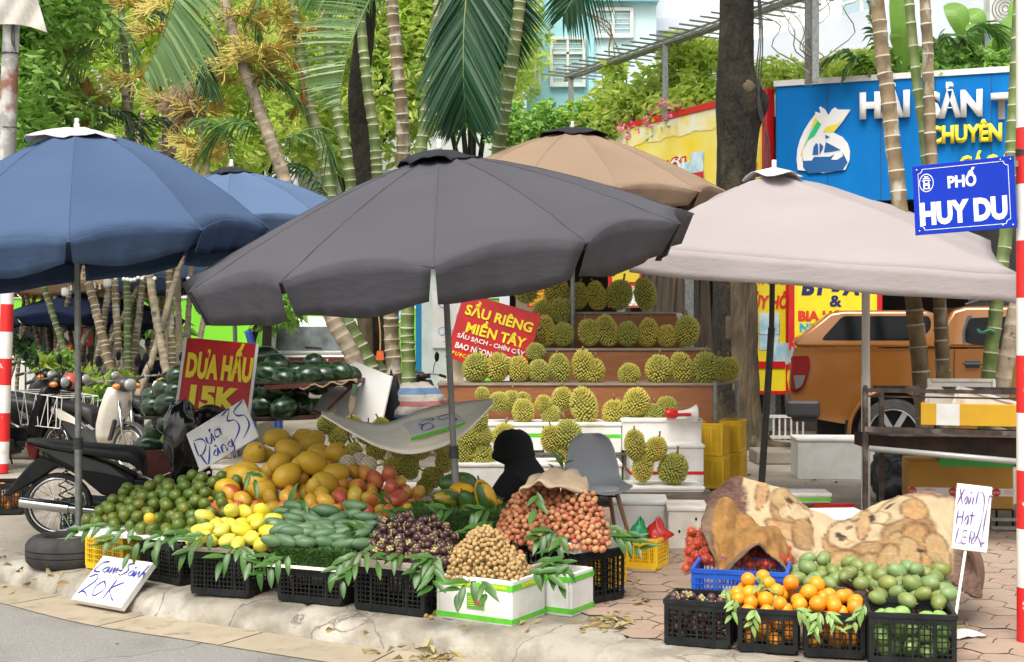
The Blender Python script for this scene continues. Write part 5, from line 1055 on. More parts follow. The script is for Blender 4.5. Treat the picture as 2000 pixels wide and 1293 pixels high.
yo2=.93;ws=lambda z:1 if z<1.1 else 1-.26*(z-1.1)
low=[(0,1.12), (-.05, 1.0),(-.03,.6),(.05, .38),(.55,.34)]+arc(.95,.37,.42,175,5,10)+[(3.4, .33)]+arc(3.82,.37,.42,175, 5,10)+[(4.6,.4),(4.68,.8),(4.5,1.0),(3.6, 1.1)]
m=MB(); tprism(m,low, yo2,lambda z:1);m.build('body',M_wcar,sv, bevel=.06,auto=50)
m=MB(); tprism(m,[(0, 1.121),(.22,1.72),(.35,1.80),(2.6, 1.82), (3.5,1.121)], yo2,ws);m.build('cabin',M_wcar,sv, bevel=.06,auto=50)
def back(name, pts,mt,off):
 m=MB();sl=lambda z:-.05-off if z<1.12 else(z-1.12)*.22/.6-off; n=len(pts);m.add([(sl(z),y, z)for y,z in pts],[tuple(range(n))]);return m.build(name,mt,sv)
back('rear_window',rrect([(-.72,1.20),(.72,1.20), (.66,1.62),(-.66,1.62)],.06),mat('window_reflection',(.05,.06, .06),(.2,.22, .22),rough=.15,scale=2.5),.012)
back('tail_bar',rrect([(-.90,.98),(-.9,1.08),(.9, 1.08), (.9,.98),(.6, .95),(-.6,.95)],.02),mat('dark_red_bar',(.16,.03,.03),rough=.3),.012)
back('tail_light',rrect([(-.91,.90),(-.91, 1.09), (-.62, 1.07), (-.7,.88)],.02),M_tail,.018);back('tail_light',rrect([(.91,.90),(.91, 1.09), (.62,1.07),(.7,.88)],.02),M_tail,.018)
back('number_plate',[(-.17,.72),(.17,.72), (.17,.90),(-.17,.90)],M_white,.025)
fmr=lambda y,z,off:frameM((-.05-off,y,z),(0,-1,0),(0,0,1))
text('lettering','30K\n872.29',.085,M_dark,sv,fmr(0,.81, .028), bold=.001);text('lettering','E V E R E S T',.075,M_wht, sv,fmr(0,1.015,.016),bold=.001)
m=MB(); m.box((-.075, 0,.45),(.12,1.7,.2));m.build('rear_bumper',mat('bumper_grey',(.45,.44,.42),rough=.5),sv,bevel=.03)
m=MB(); m.tube([(.0,-.1,1.24),(.02, .2,1.26)],.012,5);m.build('wiper', M_black,sv)
m=MB(); sd2=lambda z:yo2*ws(z)+.006
for pts in([(.42,1.18),(.58, 1.62), (1.25, 1.68), (1.25, 1.18)],[(1.33,1.18), (1.33, 1.68), (2.25, 1.68), (2.25, 1.18)],[(2.33,1.18), (2.33, 1.68), (2.6,1.67),(3.25,1.18)]):
 for s in(-1,1):n=4;m.add([(x,s*sd2(z),z)for x,z in pts],[tuple(range(4))])
split_build(m, 'side_window',M_glass,sv)
m=MB(); [m.box((2.9,s*1.02,1.18),(.16,.2,.14))for s in(-1,1)];split_build(m,'mirror',M_wcar,sv,bevel=.03)
for x in(.95,3.82):
 for y in(-.82,.82):wheel(sv,x,y,.36,.36,.22)
def simplecar(lab,loc,rz,L,roof,belt,pts_low,cabp,glassp,mt):
 e=empty('parked_car',loc,rz,lab,'car');m=MB();lw=[(0,belt),(0, .55),(.08,.3),(.45,.3)]+arc(.85,.33,.36,175,5,8)+[(L-1.3,.3)]+arc(L-.85,.33, .36,175,5,8)+[(L-.1, .32),(L,.6),(L-.1,belt-.15),(L-.9, belt)]
 tprism(m,lw,.88,lambda z:1);m.build('body',mt,e, bevel=.06,auto=50);f=lambda z:1-.25*(z-belt);m=MB();tprism(m,cabp,.88,f);m.build('cabin',mt,e,bevel=.05, auto=50)
 m=MB()
 for g_ in glassp:
  for s in(-1, 1):m.add([(x, s*(.88*f(z)+.008),z)for x,z in g_],[tuple(range(len(g_)))])
 split_build(m,'side_window',M_glass,e)
 for x in(.85, L-.85):
  for y in(-.78,.78):wheel(e,x,y,.33,.33,.2)
 m=MB();[m.box((L-.02,s*.6,.72),(.1,.35,.14))for s in(-1,1)];split_build(m,'headlight',M_rim,e,bevel=.02);return e
simplecar('white car with black windows parked behind the palm stems near the seated man',(P(-190, 640,22.6).x,22.6,0), 0,4.4, 1.75,1.08,None,[(.05,1.081),(.3,1.68),(2.9,1.72),(3.7,1.081)], [[(.3, 1.15), (.5,1.6),(1.4,1.64), (1.4,1.15)],[(1.5,1.15),(1.5,1.64),(2.75, 1.64), (3.4,1.15)]], M_wcar)
simplecar('cream coloured car at the far left behind the grove',(P(85, 640,24.2).x-1.2,24.2,0),R(4),4.2,1.7,1.02,None,[(.4,1.021),(.8,1.62), (2.6,1.66),(3.4,1.021)],[[(.7,1.1),(.95,1.55),(1.7,1.58),(1.7, 1.1)], [(1.8, 1.1),(1.8,1.58),(2.5,1.58), (3.1,1.1)]],mat('cream_car_paint', (.6,.55,.42), rough=.3,coat=.7))
# == motorbikes (x forward, wheel axle of the rear wheel at x = 0)
M_silp=mat('grey_panel',(.055,.056, .055), (.04,.041,.04),rough=.35,spec=.4); M_blkp=mat('black_panel',(.006,.007,.009),rough=.3,spec=.25);M_vinyl=mat('seat_vinyl',(.012,.012, .014), (.02,.02,.022),rough=.5,bump=.15,bscale=40)
M_wpan=mat('white_panel',(.72,.68,.60),(.66,.61,.52),rough=.35, coat=.4)
def spoked(par,x,z,r, name='wheel', w=.07, rim=.055):
 e=bpy.data.objects.new(name,None); col.objects.link(e); e.parent=par; e.location=(x,0,z);Mr=Matrix.Rotation(R(90),3,'X')
 pr=[(r-rim+.04*0+w*.5*math.cos(a)*.62+w*.05,w*.5*math.sin(a))for a in np.linspace(-2.2,2.2,12)]
 MB().lathe([(p+.018, q)for p,q in pr],40, M=Mr).build('tyre',M_blackr,e,smooth=True)
 ri=r-rim-.012;MB().lathe([(ri,-.022),(ri+.014,-.028),(ri+.016, .028), (ri,.022),(ri-.006,0),(ri,-.022)], 40,M=Mr).build('rim',M_chrome,e,smooth=True)
 m=MB()
 for k in range(28):
  a=2*math.pi*k/28;s=1 if k%2 else-1;b=a+.55*(1 if k%4<2 else-1);m.cyl((.035*math.cos(b),s*.03,.035*math.sin(b)),(ri*math.cos(a),s*.004,ri*math.sin(a)),.0022,n=4)
 m.build('spokes',M_chrome,e);MB().cyl((0, -.05,0),(0,.05,0),.05,n=16).build('hub',M_dark,e);return e
def pan(m,poly,y0,y1, mi=0):return m.prism(poly,y0,y1,mi=mi)
def motorbike(lab,loc,rz,cs=M_blkp, cshield=M_blkp,cseat=M_vinyl,cside=M_silp,lean=0,text_=None,mirrors=True,ind=True,brand_side=-1,fr=.27):
 e=empty('motorbike', loc,0, lab,'motorbike',rot=(lean,0,rz));WB=1.22
 spoked(e,0,fr,fr,'rear_wheel');spoked(e,WB,fr,fr,'front_wheel')
 m=MB();rows=[]
 sec=[(-.22,.80,.05,.03),(-.12,.80, .10,.055),(.0,.785,.125,.07),(.2,.765,.13,.085), (.4,.745,.13, .10),(.55,.735,.115, .13),(.63,.70,.09,.16),(.655,.64,.06,.16)]
 for x, z_,w,h in sec:
  for k in range(14):a=2*math.pi*k/14;rows.append((x,w*math.copysign(abs(math.cos(a))**.6,math.cos(a)),z_-h*.5+h*.55*math.copysign(abs(math.sin(a))**.6,math.sin(a))))
 m.grid(rows,len(sec),14,closed=True);m.add(rows[:14],[tuple(range(14))]);m.add(rows[-14:], [tuple(reversed(range(14)))]);m.build('seat',cseat,e,smooth=True)
 m=MB();pan(m, [(-.13,.735), (.17,.69),(.43,.60), (.60,.50),(.58,.33), (.50,.30),(.34,.36), (.18,.50),(.02,.60)],-.09,.09);pan(m,[(.5,.50),(.85,.46),(1.0, .62),(1.06,.60),(.98,.36),(.78,.31),(.5,.31)],-.085,.085);m.build('body_panel',cs,e,bevel=.02,auto=40)
 m=MB()
 for s in(-1,1):pan(m,[(-.15,.745), (.17,.685),(.40,.60),(.56,.475),(.38,.525),(.17, .56),(.03,.64)],s*.095-.012,s*.095+.012)
 m.build('side_cowl', cside, e,bevel=.01,auto=40)
 m=MB();pan(m, [(-.24,.775), (-.12, .745), (-.15, .62),(-.21,.66)],-.06,.06); m.build('tail_light',M_tail,e,bevel=.02)
 m=MB();pan(m, [(-.13,.66),(.06,.60),(-.02,.56),(-.16,.46),(-.36,.34), (-.40, .35),(-.30,.48),(-.2,.60)], -.06,.06);m.build('rear_fender',M_black,e,bevel=.015,auto=40)
 m=MB();m.cyl((-.24,-.14,.315),(.12,-.14,.265),.042,.048,n=16); m.cyl((.12,-.14,.265),(.6,-.1,.2), .035,.02,n=12);m.build('exhaust',M_chrome,e,auto=40)
 m=MB();m.box((.52,0, .25),(.28,.2, .18)); m.cyl((.66,0, .3),(.86,0,.33),.075,n=12); m.box((.28,.09,.25), (.5,.04,.06));m.build('engine',M_dark,e,bevel=.02)
 m=MB();[m.tube([(.06+.012*math.cos(a)*2.2,s*.1+.024*math.sin(a),.32+.0125*a)for a in np.linspace(0,22,90)],.006,4)for s in(-1,1)];m.build('spring',M_dark,e)
 m=MB();sh=[(1.12,.95,.15),(1.10,.85,.19), (1.05, .70,.21),(.99,.55,.20),(.95,.42,.17),(.93,.33,.13)];rows=[]
 for off in(0, .02):
  for x,z_,w in sh:
   for k in range(9):t=(k-4)/4;rows.append((x+.06-.13*abs(t)**1.5-off, w*t,z_))
 m.grid(rows[:54],6,9);m.grid(rows[54:],6, 9);m.build('leg_shield',cshield,e, smooth=True,solid=.008)
 m=MB();[m.tube([(1.12,s*.075,.80), (WB,s*.075,fr)],.018,8)for s in(-1,1)];m.build('front_fork',M_chrome if cshield is M_wpan else M_dark,e, smooth=True)
 m=MB();rows=[]
 for k in range(12):
  a=R(20+150*k/11)
  for j in range(5):t=(j-2)/2;rows.append((WB+(fr+.035-.02*t*t)*math.cos(a),.055*t,fr+(fr+.035-.02*t*t)*math.sin(a)))
 m.grid(rows,12,5);m.build('front_fender', cs if cshield is not M_wpan else M_silp,e,smooth=True,solid=.006)
 m=MB();m.ell((1.14,0,.98),(.11,.12,.09),16,10);m.box((1.06,0,1.0),(.12,.16,.06));m.build('handlebar_cowl',cs,e, smooth=True)
 m=MB();m.ell((1.21,0,.98),(.06,.085,.065),16,10);m.build('headlight', mat('headlight_glass',(.32, .32,.31),rough=.1,coat=.6)if ind else M_blkp,e,smooth=True)
 m=MB();[m.ell((1.16, s*.14, .96),(.05,.045,.035),10,8)for s in((-1,1)if ind else())];split_build(m,'indicator', mat('amber_lens',(.7,.2,.02),rough=.15,coat=1),e,smooth=True)
 m=MB();[m.tube(bez([(1.08,0,1.0),(1.06,s*.12,1.02),(1.0,s*.26, 1.01), (.95,s*.34,.98)],4), .012,8)for s in(-1,1)];m.build('handlebar',M_chrome,e,smooth=True)
 m=MB();[m.cyl((.995, s*.27, 1.008),(.945, s*.36, .976), .019,n=10)for s in(-1,1)];m.build('grips',M_blackr,e)
 for s in((-1, 1)if mirrors else()):
  m=MB();m.tube([(1.04,s*.2, 1.02), (1.06, s*.25, 1.12), (1.04, s*.27, 1.2)], .005,6);m.ell((1.03, s*.27, 1.235),(.016, .05,.065),12, 8);m.build('mirror', M_black,e,smooth=True)
 m=MB();m.tube([(.5,.08,.2), (.48,.2,.02)],.01,6);m.cyl((.62,-.2,.2),(.62,.2, .2),.014,n=8);m.build('stand',M_dark,e)
 m=MB();[m.tube([(.62,s*.1,.52),(.72,s*.1, .47),(.86,s*.09,.53),(1.0,s*.09,.72)],.006,6)for s in(-1,-.7)];m.build('guard_bar', M_chrome,e)
 if text_:text('lettering',text_,.045,M_rim,e,frameM((.98,-.092,.58),(1,0,.05),(0,0, 1))@Matrix.Translation((0,0,.0)),sx=1.3)
 return e
q=P(114,640,10.1)
bk=motorbike('black underbone motorbike parked behind the green oranges, rear wheel to the left',(q.x,10.1,0),R(3),text_='HONDA',mirrors=False,ind=False); bk.scale.z=.95
q=P(118,640,15.6)
b2_=motorbike('old motorbike with white leg shield and wire carrier facing right',(P(112,640,15.2).x,15.2,0),R(-33),cs=M_silp, cshield=M_wpan,cside=M_wpan)
m=MB(); c=V((-.12,0,.83))
fx,fy,fz=.42,.20,.36
def bar(a,b,r=.005):m.cyl(a, b,r,n=6)
for s in(-1,1):
 y_=s*(fy+.05);A,B,C_,D_=(-.42,y_,.88),(.40,y_,.82),(.36,y_,.48),(-.32,y_,.50)
 for a, b in((A,B),(B,C_),(C_,D_),(D_,A)):bar(a,b)
 for t in(.2,.45,.7,.9):a=V(A).lerp(V(B),t);bar(a,V(D_).lerp(V(C_),t));bar(a, V(D_).lerp(V(C_),max(0,t-.2)))
for t in np.linspace(0,1,6):bar(V((-.42,-fy-.05,.88)).lerp(V((.40,-fy-.05,.82)),t),V((-.42, fy+.05,.88)).lerp(V((.40,fy+.05,.82)),t), .006)
m.build('wire_carrier',M_white,b2_)
q=P(5,640,16.2);b3=motorbike('dark scooter parked at the left edge by the planting bed',(q.x-.1,16.2,0),R(-12),cs=M_blkp,cshield=M_blkp)
q=P(300,640,14.5);b4=motorbike('white and dark scooter behind the watermelon rack at left', (P(222,640,17.0).x,17.0,0), R(-38),cs=M_blkp,cshield=M_wpan)
for k,(px,D,a, lab)in enumerate(((800,16.5,160,'motorbike parked beyond the striped bundle, leftmost of that pair'),(880,16.0, 150,'motorbike with curved handlebar behind the left end of the durian shelf'))):
 q=P(px,640,D);motorbike(lab,(q.x+.55,D,0),R(a),cs=M_blkp if k==0 else M_silp,cshield=M_silp)
for px, D,a,lab,c1,c2 in((-70,15.3, -8,'black motorbike cut by the left picture edge',M_blkp,M_blkp),(85, 17.6,-25,'silver grey motorbike behind the red helmet', M_silp,M_silp),(-20, 18.0,-30,'furthest dark motorbike at the left edge',M_blkp,M_silp)):q=P(px,640,D);motorbike(lab,(q.x,D,0),R(a), cs=c1, cshield=c2)
h=empty('helmet',P(137,748,15.4),0, 'red open face helmet with a black round vent on the white leg shield bike', 'helmet')
MB().ell((0,0, 0),(.115,.13, .12),20,12,fn=lambda v:V((v.x,v.y, max(v.z,-.55)))).build('shell',mat('helmet_red', (.5,.07,.05), (.42,.05,.04),rough=.25,coat=.8),h,smooth=True)
m=MB(); m.lathe([(0,.02),(.045,.02),(.05,0),(.055,-.01)],16,M=Matrix.Rotation(R(90), 3,'X'));o=m.build('vent',M_black,h);o.location=(.01,-.125,-.01)
MB().box((-.085,-.06, -.02), (.06,.12,.12)).build('visor',M_glass,h,bevel=.02)
lump('black_bag','shiny black plastic bag hanging by the red watermelon banner','bag',352,852,9.85,.13,.12,.24,mat('bag_black',(.008, .008,.008),rough=.18,coat=.5),3,.35)
q=P(132,640,9.0);t=empty('umbrella_weight',(q.x,9.05,0), 0,'old car tyre lying flat as the foot of the blue umbrella','tyre')
MB().lathe([(.16,.02),(.2,0),(.26,.0),(.285,.03), (.29,.06),(.282,.063),(.282,.068), (.29,.072),(.29,.10),(.282, .103), (.282, .108), (.29,.112),(.288,.14),(.27, .17),(.24,.19),(.19, .195), (.165, .18),(.16,.15),(.15, .1),(.16,.02)],48).build('tread',M_blackr,t,auto=50)
MB().lathe([(0,.15),(.165,.15)],24).build('concrete_fill',M_conc,t);MB().cyl((.09,.05,.1),(.09,.05,.3),.03,n=12).build('socket',M_metal,t)
# == people
M_skin=mat('skin',(.33,.17,.10),(.29,.145, .085), rough=.5,scale=8);M_hair=mat('hair',(.01, .008,.007),rough=.4)
def skinfig(name,J,E, par,mt,root=0,sub=2):
 """one continuous body from joints J [(xyz, radius)] and edges E"""
 me=bpy.data.meshes.new(name);me.from_pydata([j[0]for j in J],E,[]);o=bpy.data.objects.new(name,me);col.objects.link(o);o.parent=par; me.materials.append(mt)
 sm=o.modifiers.new('skin','SKIN'); sm.use_smooth_shade=True
 sv_=me.skin_vertices[0].data if me.skin_vertices else None
 if sv_ is None:
  bpy.context.view_layer.objects.active=o; o.select_set(True);bpy.ops.mesh.customdata_skin_add();sv_=me.skin_vertices[0].data
 for i, j in enumerate(J):
  r=j[1];sv_[i].radius=r if hasattr(r,'__len__')else(r,r)
 sv_[root].use_root=True;s2=o.modifiers.new('sub','SUBSURF');s2.levels=sub;s2.render_levels=sub;return o
def face(par,c,yaw,s=1.0):
 """eyes, nose, mouth and ears around head centre c; yaw 0 looks along -Y"""
 Mz=Matrix.Rotation(yaw,3,'Z');m=MB();c=V(c)
 for x in(-1,1):m.ell(c+Mz@V((x*.075*s,.005,-.01)),(.012*s,.022*s,.032*s),8,6)
 m.ell(c+Mz@V((0,-.100*s,-.012)),(.014*s,.02*s,.026*s),8,6,M=Mz);m.build('ears_and_nose',M_skin,par,smooth=True)
 m=MB();[m.ell(c+Mz@V((x*.032*s,-.084*s,.018)),(.014*s,.008*s,.007*s), 8,6,M=Mz)for x in(-1,1)];[m.ell(c+Mz@V((x*.033*s,-.085*s,.037)),(.018*s,.006*s,.004*s),8,6,M=Mz)for x in(-1,1)];m.build('eyes',M_hair,par,smooth=True)
 m=MB();m.ell(c+Mz@V((0,-.083*s,-.055)),(.024*s,.008*s,.007*s), 8,6,M=Mz);m.build('mouth',mat('lips',(.25,.09,.07),rough=.5),par,smooth=True)
def seated(lab,loc,rz,shirt, trousers,look=0,seat=.45,lean=.12, arm='lap'):
 e=empty('person',loc,rz,lab,'person');s=seat;n=(0,-lean*1.3,s+.53);hd=(0,-lean*1.7-.02,s+.72)
 J=[((0,0,s+.06),(.14,.11)), ((0,-lean*.3, s+.22),(.125, .095)),((0,-lean*.8, s+.40),(.15,.10)),(n,(.055, .055)),((0,-lean*1.5,s+.62),(.062, .07)), (hd,(.078,.092)),((0,hd[1]+.01,s+.79),(.05,.06))]
 E=[(0, 1),(1, 2),(2, 3),(3, 4),(4, 5),(5, 6)]
 for sg in(-1, 1):
  b=len(J);J+=[((sg*.17,-lean*.9,s+.47),.055),((sg*.23,-lean-.08,s+.24),.045),((sg*.16,-lean-.28,s+.18),.034),((sg*.10, -lean-.36,s+.17),(.038,.02)),((sg*.085,-lean-.42,s+.155),(.03, .014))]
  E+=[(2,b),(b,b+1),(b+1,b+2),(b+2, b+3),(b+3,b+4)]
  f=len(J);J+=[((sg*.10,-.06,s+.04),.085), ((sg*.14,-.44,s+.04),.06),((sg*.14,-.44,s-.2),.052),((sg*.14,-.42,.08),.036),((sg*.15,-.56,.035), (.04,.03))];E+=[(0,f),(f,f+1),(f+1,f+2),(f+2,f+3),(f+3, f+4)]
 skinfig('body',J,E,e,M_skin)
 g=[0,1,2];J2=[(J[i][0],tuple(v*1.13 for v in J[i][1]))for i in g]+[((0,-lean*1.2,s+.49),(.075,.07))];E2=[(0,1), (1,2), (2,3)]
 for k, sg in enumerate((-1, 1)):
  b=len(J2);J2+=[(J[7+k*10][0],.072),((J[8+k*10][0][0],J[8+k*10][0][1]+.02,J[8+k*10][0][2]+.06),.06)];E2+=[(2,b),(b,b+1)]
 skinfig('shirt',J2,E2,e,shirt)
 J3=[((0,0,s+.02),(.155,.12))];E3=[]
 for k in range(2):
  b=len(J3);J3+=[(J[12+k*10][0],.1),(J[13+k*10][0],.075),(J[14+k*10][0],.068),((J[15+k*10][0][0],J[15+k*10][0][1],.12), .055)];E3+=[(0,b),(b,b+1),(b+1,b+2),(b+2, b+3)]
 skinfig('trousers',J3,E3,e, trousers)
 face(e,(hd[0],hd[1], hd[2]),look)
 m=MB();m.ell((hd[0], hd[1]+.022,hd[2]+.035),(.088,.102, .095), 16,10);m.build('hair',M_hair,e,smooth=True)
 for k, sg in enumerate((-1, 1)):
  for f in range(5):w=V(J[11+k*10][0]);m=MB();off=(f-2)*.016;th=f==4;m.tube([w+V((off,.03 if th else 0,0)),w+V((off*1.2,-.03,-.012)), w+V((off*1.2, -.045+.004*abs(f-1), -.035))],[.009,.008, .006], 6);m.build('finger', M_skin,e,smooth=True)
 return e
M_navyc=mat('polo_navy',(.012,.02,.04),rough=.85);M_jean=mat('jeans',(.03,.04,.07),rough=.85)
seated('person in a dark navy polo shirt sitting among the palm stems looking down', (P(284,640,19.6).x,19.6,0), R(38), M_navyc,M_jean,look=R(8),seat=.60)
stool=empty('plastic_stool', (P(284,640,19.7).x,19.75,0),0,'low blue stool under the seated person among palm stems','stool'); MB().box((0,0,.56),(.3,.3,.05)).build('seat',M_blue,stool,bevel=.01)
m=MB(); [m.cyl((sx*.14,sy*.14,0),(sx*.11,sy*.11,.55),.016,n=6)for sx in(-1,1)for sy in(-1,1)];split_build(m,'leg',M_blue,stool)
seated('person with short black hair facing away behind the red watermelon banner',(P(424,640,19.6).x,19.6,0),R(170),mat('shirt_dark',(.05,.01,.012),rough=.8),M_jean,seat=.56)
seated('person with dark hair half hidden by a palm stem left of the banner', (P(393,640,20.3).x,20.3,0), R(160),M_navyc,M_jean,seat=.56)
vx=P(1078,640, 9.45).x;vd=empty('person',(vx-.09, 9.35,-.03),R(-112),'vendor in a black hooded jacket crouching behind the lychee heap, face hidden','person')
M_blk=mat('black_jacket',(.004,.004,.005), rough=.9)
J=[((0, .02,.26),(.15,.13)), ((0,-.04,.40),(.165, .14)), ((0,-.10,.56),(.19,.13)),((0,-.16, .66),(.08,.07)),((0, -.20,.72),(.07,.075)),((0,-.23,.79),(.075,.09)), ((0,-.22,.86),(.05,.06))];E=[(i,i+1)for i in range(6)]
for sg in(-1,1):
 b=len(J);J+=[((sg*.19,-.13, .58),.07),((sg*.26,-.24,.42),.055),((sg*.17,-.42,.38),.042),((sg*.15, -.48,.37),(.035,.022))];E+=[(2,b), (b,b+1),(b+1, b+2),(b+2,b+3)]
 f=len(J);J+=[((sg*.12,-.06, .26),.10),((sg*.2,-.38,.34),.075), ((sg*.18,-.28,.12),.055),((sg*.18, -.30,.05),.04),((sg*.18,-.42,.035),(.04,.03))];E+=[(0,f),(f,f+1),(f+1,f+2),(f+2,f+3),(f+3, f+4)]
skinfig('body',J,E,vd,M_skin)
J2=[(p, (r[0]*1.16,r[1]*1.16)if hasattr(r, '__len__')else r*1.25)for p,r in J[:3]]+[((0,-.16,.68), (.14,.13)),((0,-.185,.76),(.10,.10))];E2=[(0,1), (1,2), (2,3), (3,4)]
for k in range(2):
 b=len(J2);J2+=[(J[7+9*k][0],.09),(J[8+9*k][0],.075),(J[9+9*k][0],.058)];E2+=[(2,b), (b,b+1),(b+1, b+2)]
skinfig('jacket',J2,E2,vd,M_blk)
J3=[((0,.02,.24),(.17,.14))];E3=[]
for k in range(2):
 b=len(J3);J3+=[(J[11+9*k][0],.115),(J[12+9*k][0],.09),(J[13+9*k][0],.07)];E3+=[(0,b),(b,b+1),(b+1,b+2)]
skinfig('trousers',J3,E3,vd, M_blk)
m=MB(); rows=[]
for i in range(13):
 ph=R(-78+150*i/12)
 for j in range(22):
  a=R(-145+290*j/21); rr=1+.05*mnoise.noise(V((i*.5,j*.4,2)));dn=max(0,-math.sin(ph)-.2)*.12;rows.append(((.112+dn)*rr*max(.45,math.cos(ph))**.8*math.sin(a),-.20+(.14+dn)*rr*math.cos(ph)*math.cos(a),.79+.120*math.sin(ph)*rr))
m.grid(rows,13,22);m.build('hood',M_blk,vd,smooth=True,solid=.012)
face(vd,(0,-.235,.79),0)
for k,sg in enumerate((-1,1)):
 for f in range(5):w=V(J[10+9*k][0]);off=(f-2)*.016;m=MB();m.tube([w+V((off,.02 if f==4 else 0,0)),w+V((off*1.1, -.04,-.01)),w+V((off*1.1,-.06+.004*abs(f-1),-.035))],[.009,.008,.006],6);m.build('finger', M_skin,vd,smooth=True)
# == crates, boxes, shelves
def bilin(q,u, v):return q[0].lerp(q[1],u).lerp(q[3].lerp(q[2], u),v)
_cr={}
def crate_parts(w,d,h,nx,nz, ny,mt, key,t=.006):
 """meshes of an open lattice crate, base centre at the origin"""
 if key in _cr:return _cr[key]
 out=[]
 m=MB();rt=.022
 for s in(-1,1):m.box((0,s*(d/2-.004),h-rt/2),(w+.01,.018,rt)); m.box((s*(w/2-.004), 0,h-rt/2),(.018,d-.026,rt))
 out.append(('rim',m.mesh('rim',mt)))
 m=MB();m.box((0,0,.01),(w-.02,d-.02,.02));out.append(('base',m.mesh('base',mt)))
 for axis,sg in(('x', -1),('x',1),('y',-1),('y',1)):
  m=MB();L_=w if axis=='x' else d;nn=nx if axis=='x' else ny;off=(d if axis=='x' else w)/2*sg-sg*.004
  def bx(a,z,la,lz,th=t,o=0):
   if axis=='x':m.box((a,off+sg*o,z),(la,th,lz))
   else:m.box((off+sg*o,a,z),(th,la,lz))
  bx(0, .02,L_-.02,.04,t*1.6);bx(0, h-.035,L_-.02,.03,t*1.3)
  for k in range(nn+1):bx(-L_/2+.012+(L_-.024)*k/nn,h/2, .0065 if 0<k<nn else .022,h-.03,t, 0 if 0<k<nn else .001)
  for k in range(1,nz):bx(0, .03+(h-.07)*k/nz,L_-.02,.0055,t,.003)
  for k in range(1,4):bx(-L_/2+L_*k/4,h/2, .011,h-.03,t*1.8,.002)
  out.append(('lattice_side',m.mesh('lattice_side',mt)))
 _cr[key]=out; return out
def crate(lab, p,rz,w,d,h,mt,key,nx=14,nz=6,ny=9, cat='crate',name='fruit_crate',group=None):
 e=empty(name, p,rz,lab,cat, group)
 for nm,me in crate_parts(w, d,h,nx,nz,ny, mt,key):inst(nm,me,e)
 return e
def front(px0, px1,pyb,rz=None):
 a,b=G(px0,pyb[0]if hasattr(pyb,'__len__')else pyb),G(px1,pyb[1]if hasattr(pyb,'__len__')else pyb);return a,b
def crate_px(lab,x0,y0,x1,y1,d,h,mt,key,z=0,inset=0,**k):
 """crate whose front bottom edge runs from (x0,y0) to (x1,y1) on the photo"""
 a,b=G(x0,y0,z),G(x1, y1,z); w=(b-a).length;rz=math.atan2(b.y-a.y,b.x-a.x);c=(a+b)/2+V((-math.sin(rz),math.cos(rz),0))*d/2
 return crate(lab,(c.x,c.y,z+.012), rz,w,d,h,mt,key,**k),c,rz,w
c1,*_1=crate_px('black lattice crate under the green oranges, behind the Cam Sành sign',272,1132,352,1147,.36,.25,M_black,'k1',nx=16, nz=7)
c0,*_0=crate_px('yellow crate at the left end under the green oranges',166,1112,240, 1124,.34,.24, M_yel, 'y0',nx=18,nz=5)
c2,*_2=crate_px('black crate under the pale yellow mangoes',372,1163,486,1171,.34,.26,M_black,'k2',nx=14, nz=7)
c3,*_3=crate_px('black crate under the long green mangoes and grass mat',542, 1176,668,1188,.34,.20,M_black,'k3',nx=14, nz=5)
c4,*_4=crate_px('black crate under the mangosteens',692, 1193,828,1209,.34,.25,M_black,'k4',nx=14, nz=7)
c6,*_6=crate_px('tall black crate under the lychees',1012,1160, 1140,1188,.34,.30,M_black,'k6',nx=13,nz=6)
crate_px('second black crate hidden under the melon heap',420,1110,560,1118,.5,.38,M_black, 'k7',nx=13,nz=6);crate_px('third black crate below the red and yellow mangoes',600, 1105,800,1115,.5,.34,M_black,'k8', nx=13, nz=6)
crate_px('green lattice crate leaning behind the umbrella pole by the motorbike wheel',116, 1040,236,1050,.30,.25,M_dgreen,'g1',nx=15,nz=4)
cb,*_b=crate_px('black basket with fruit at the far left edge', -40,1008,42,1006,.4, .26,M_black,'k9',nx=14,nz=5)
crate_px('yellow crate right of the tall black crate',1178,1162,1224,1140,.30,.24,M_yel,'y1',nx=12,nz=5); crate_px('smaller yellow crate behind the yellow one beside lychees', 1170,1130,1222,1112, .3,.25,M_yel, 'y2',nx=12,nz=5)
yb,cyb, *_=crate_px('yellow basket holding green and red plastic bags right of the chair',1222,1112,1284, 1117,.24,.20, M_yel, 'y3',nx=14,nz=5)
for k,(mt,dx,dz)in enumerate(((mat('bag_green',(.02,.35, .12),rough=.3,transl=.3),-.05,.2), (mat('bag_red',(.6,.03,.02),rough=.3,transl=.3), .07,.2))):
 m=MB();rows=[]
 for i in range(9):
  for j in range(12):a=6.283*j/12;r=.09*(1-i/8.5)*(1+.3*math.sin(3*a+i+k));rows.append((r*math.cos(a),r*math.sin(a),i*.016+.02*math.sin(a*2+k)))
 m.grid(rows,9,12,closed=True);o=m.build('plastic_bag',mt,smooth=True, label=('crumpled green plastic bag in the yellow basket','red plastic bag sticking out of the yellow basket')[k],cat='plastic bag'); o.location=(cyb.x+dx,cyb.y, dz)
YS=[('lower left yellow crate of the stack beside the thick trunk',1398,944,0),('upper left yellow crate of the stack beside the thick trunk',1396, 944,1),('lower right yellow crate of the stack beside the thick trunk',1432, 925,0),('upper right yellow crate of the stack beside the thick trunk',1430, 925,1)]
for lab,px,py, up in YS:q=P(px,640, 12.9+(.35 if px>1410 else 0));crate(lab,(q.x,q.y,.06+up*.315), R(-20),.22,.34,.31,M_yel,'ys',nx=22,nz=9, ny=26, group='stacked yellow crates by the trunk')
r1,c_r1,a_r1,w_r1=crate_px('black crate with purple mangosteens, leftmost of the right stall',1297,1262,1426,1272,.30,.225,M_black,'r1',nx=10,nz=6)
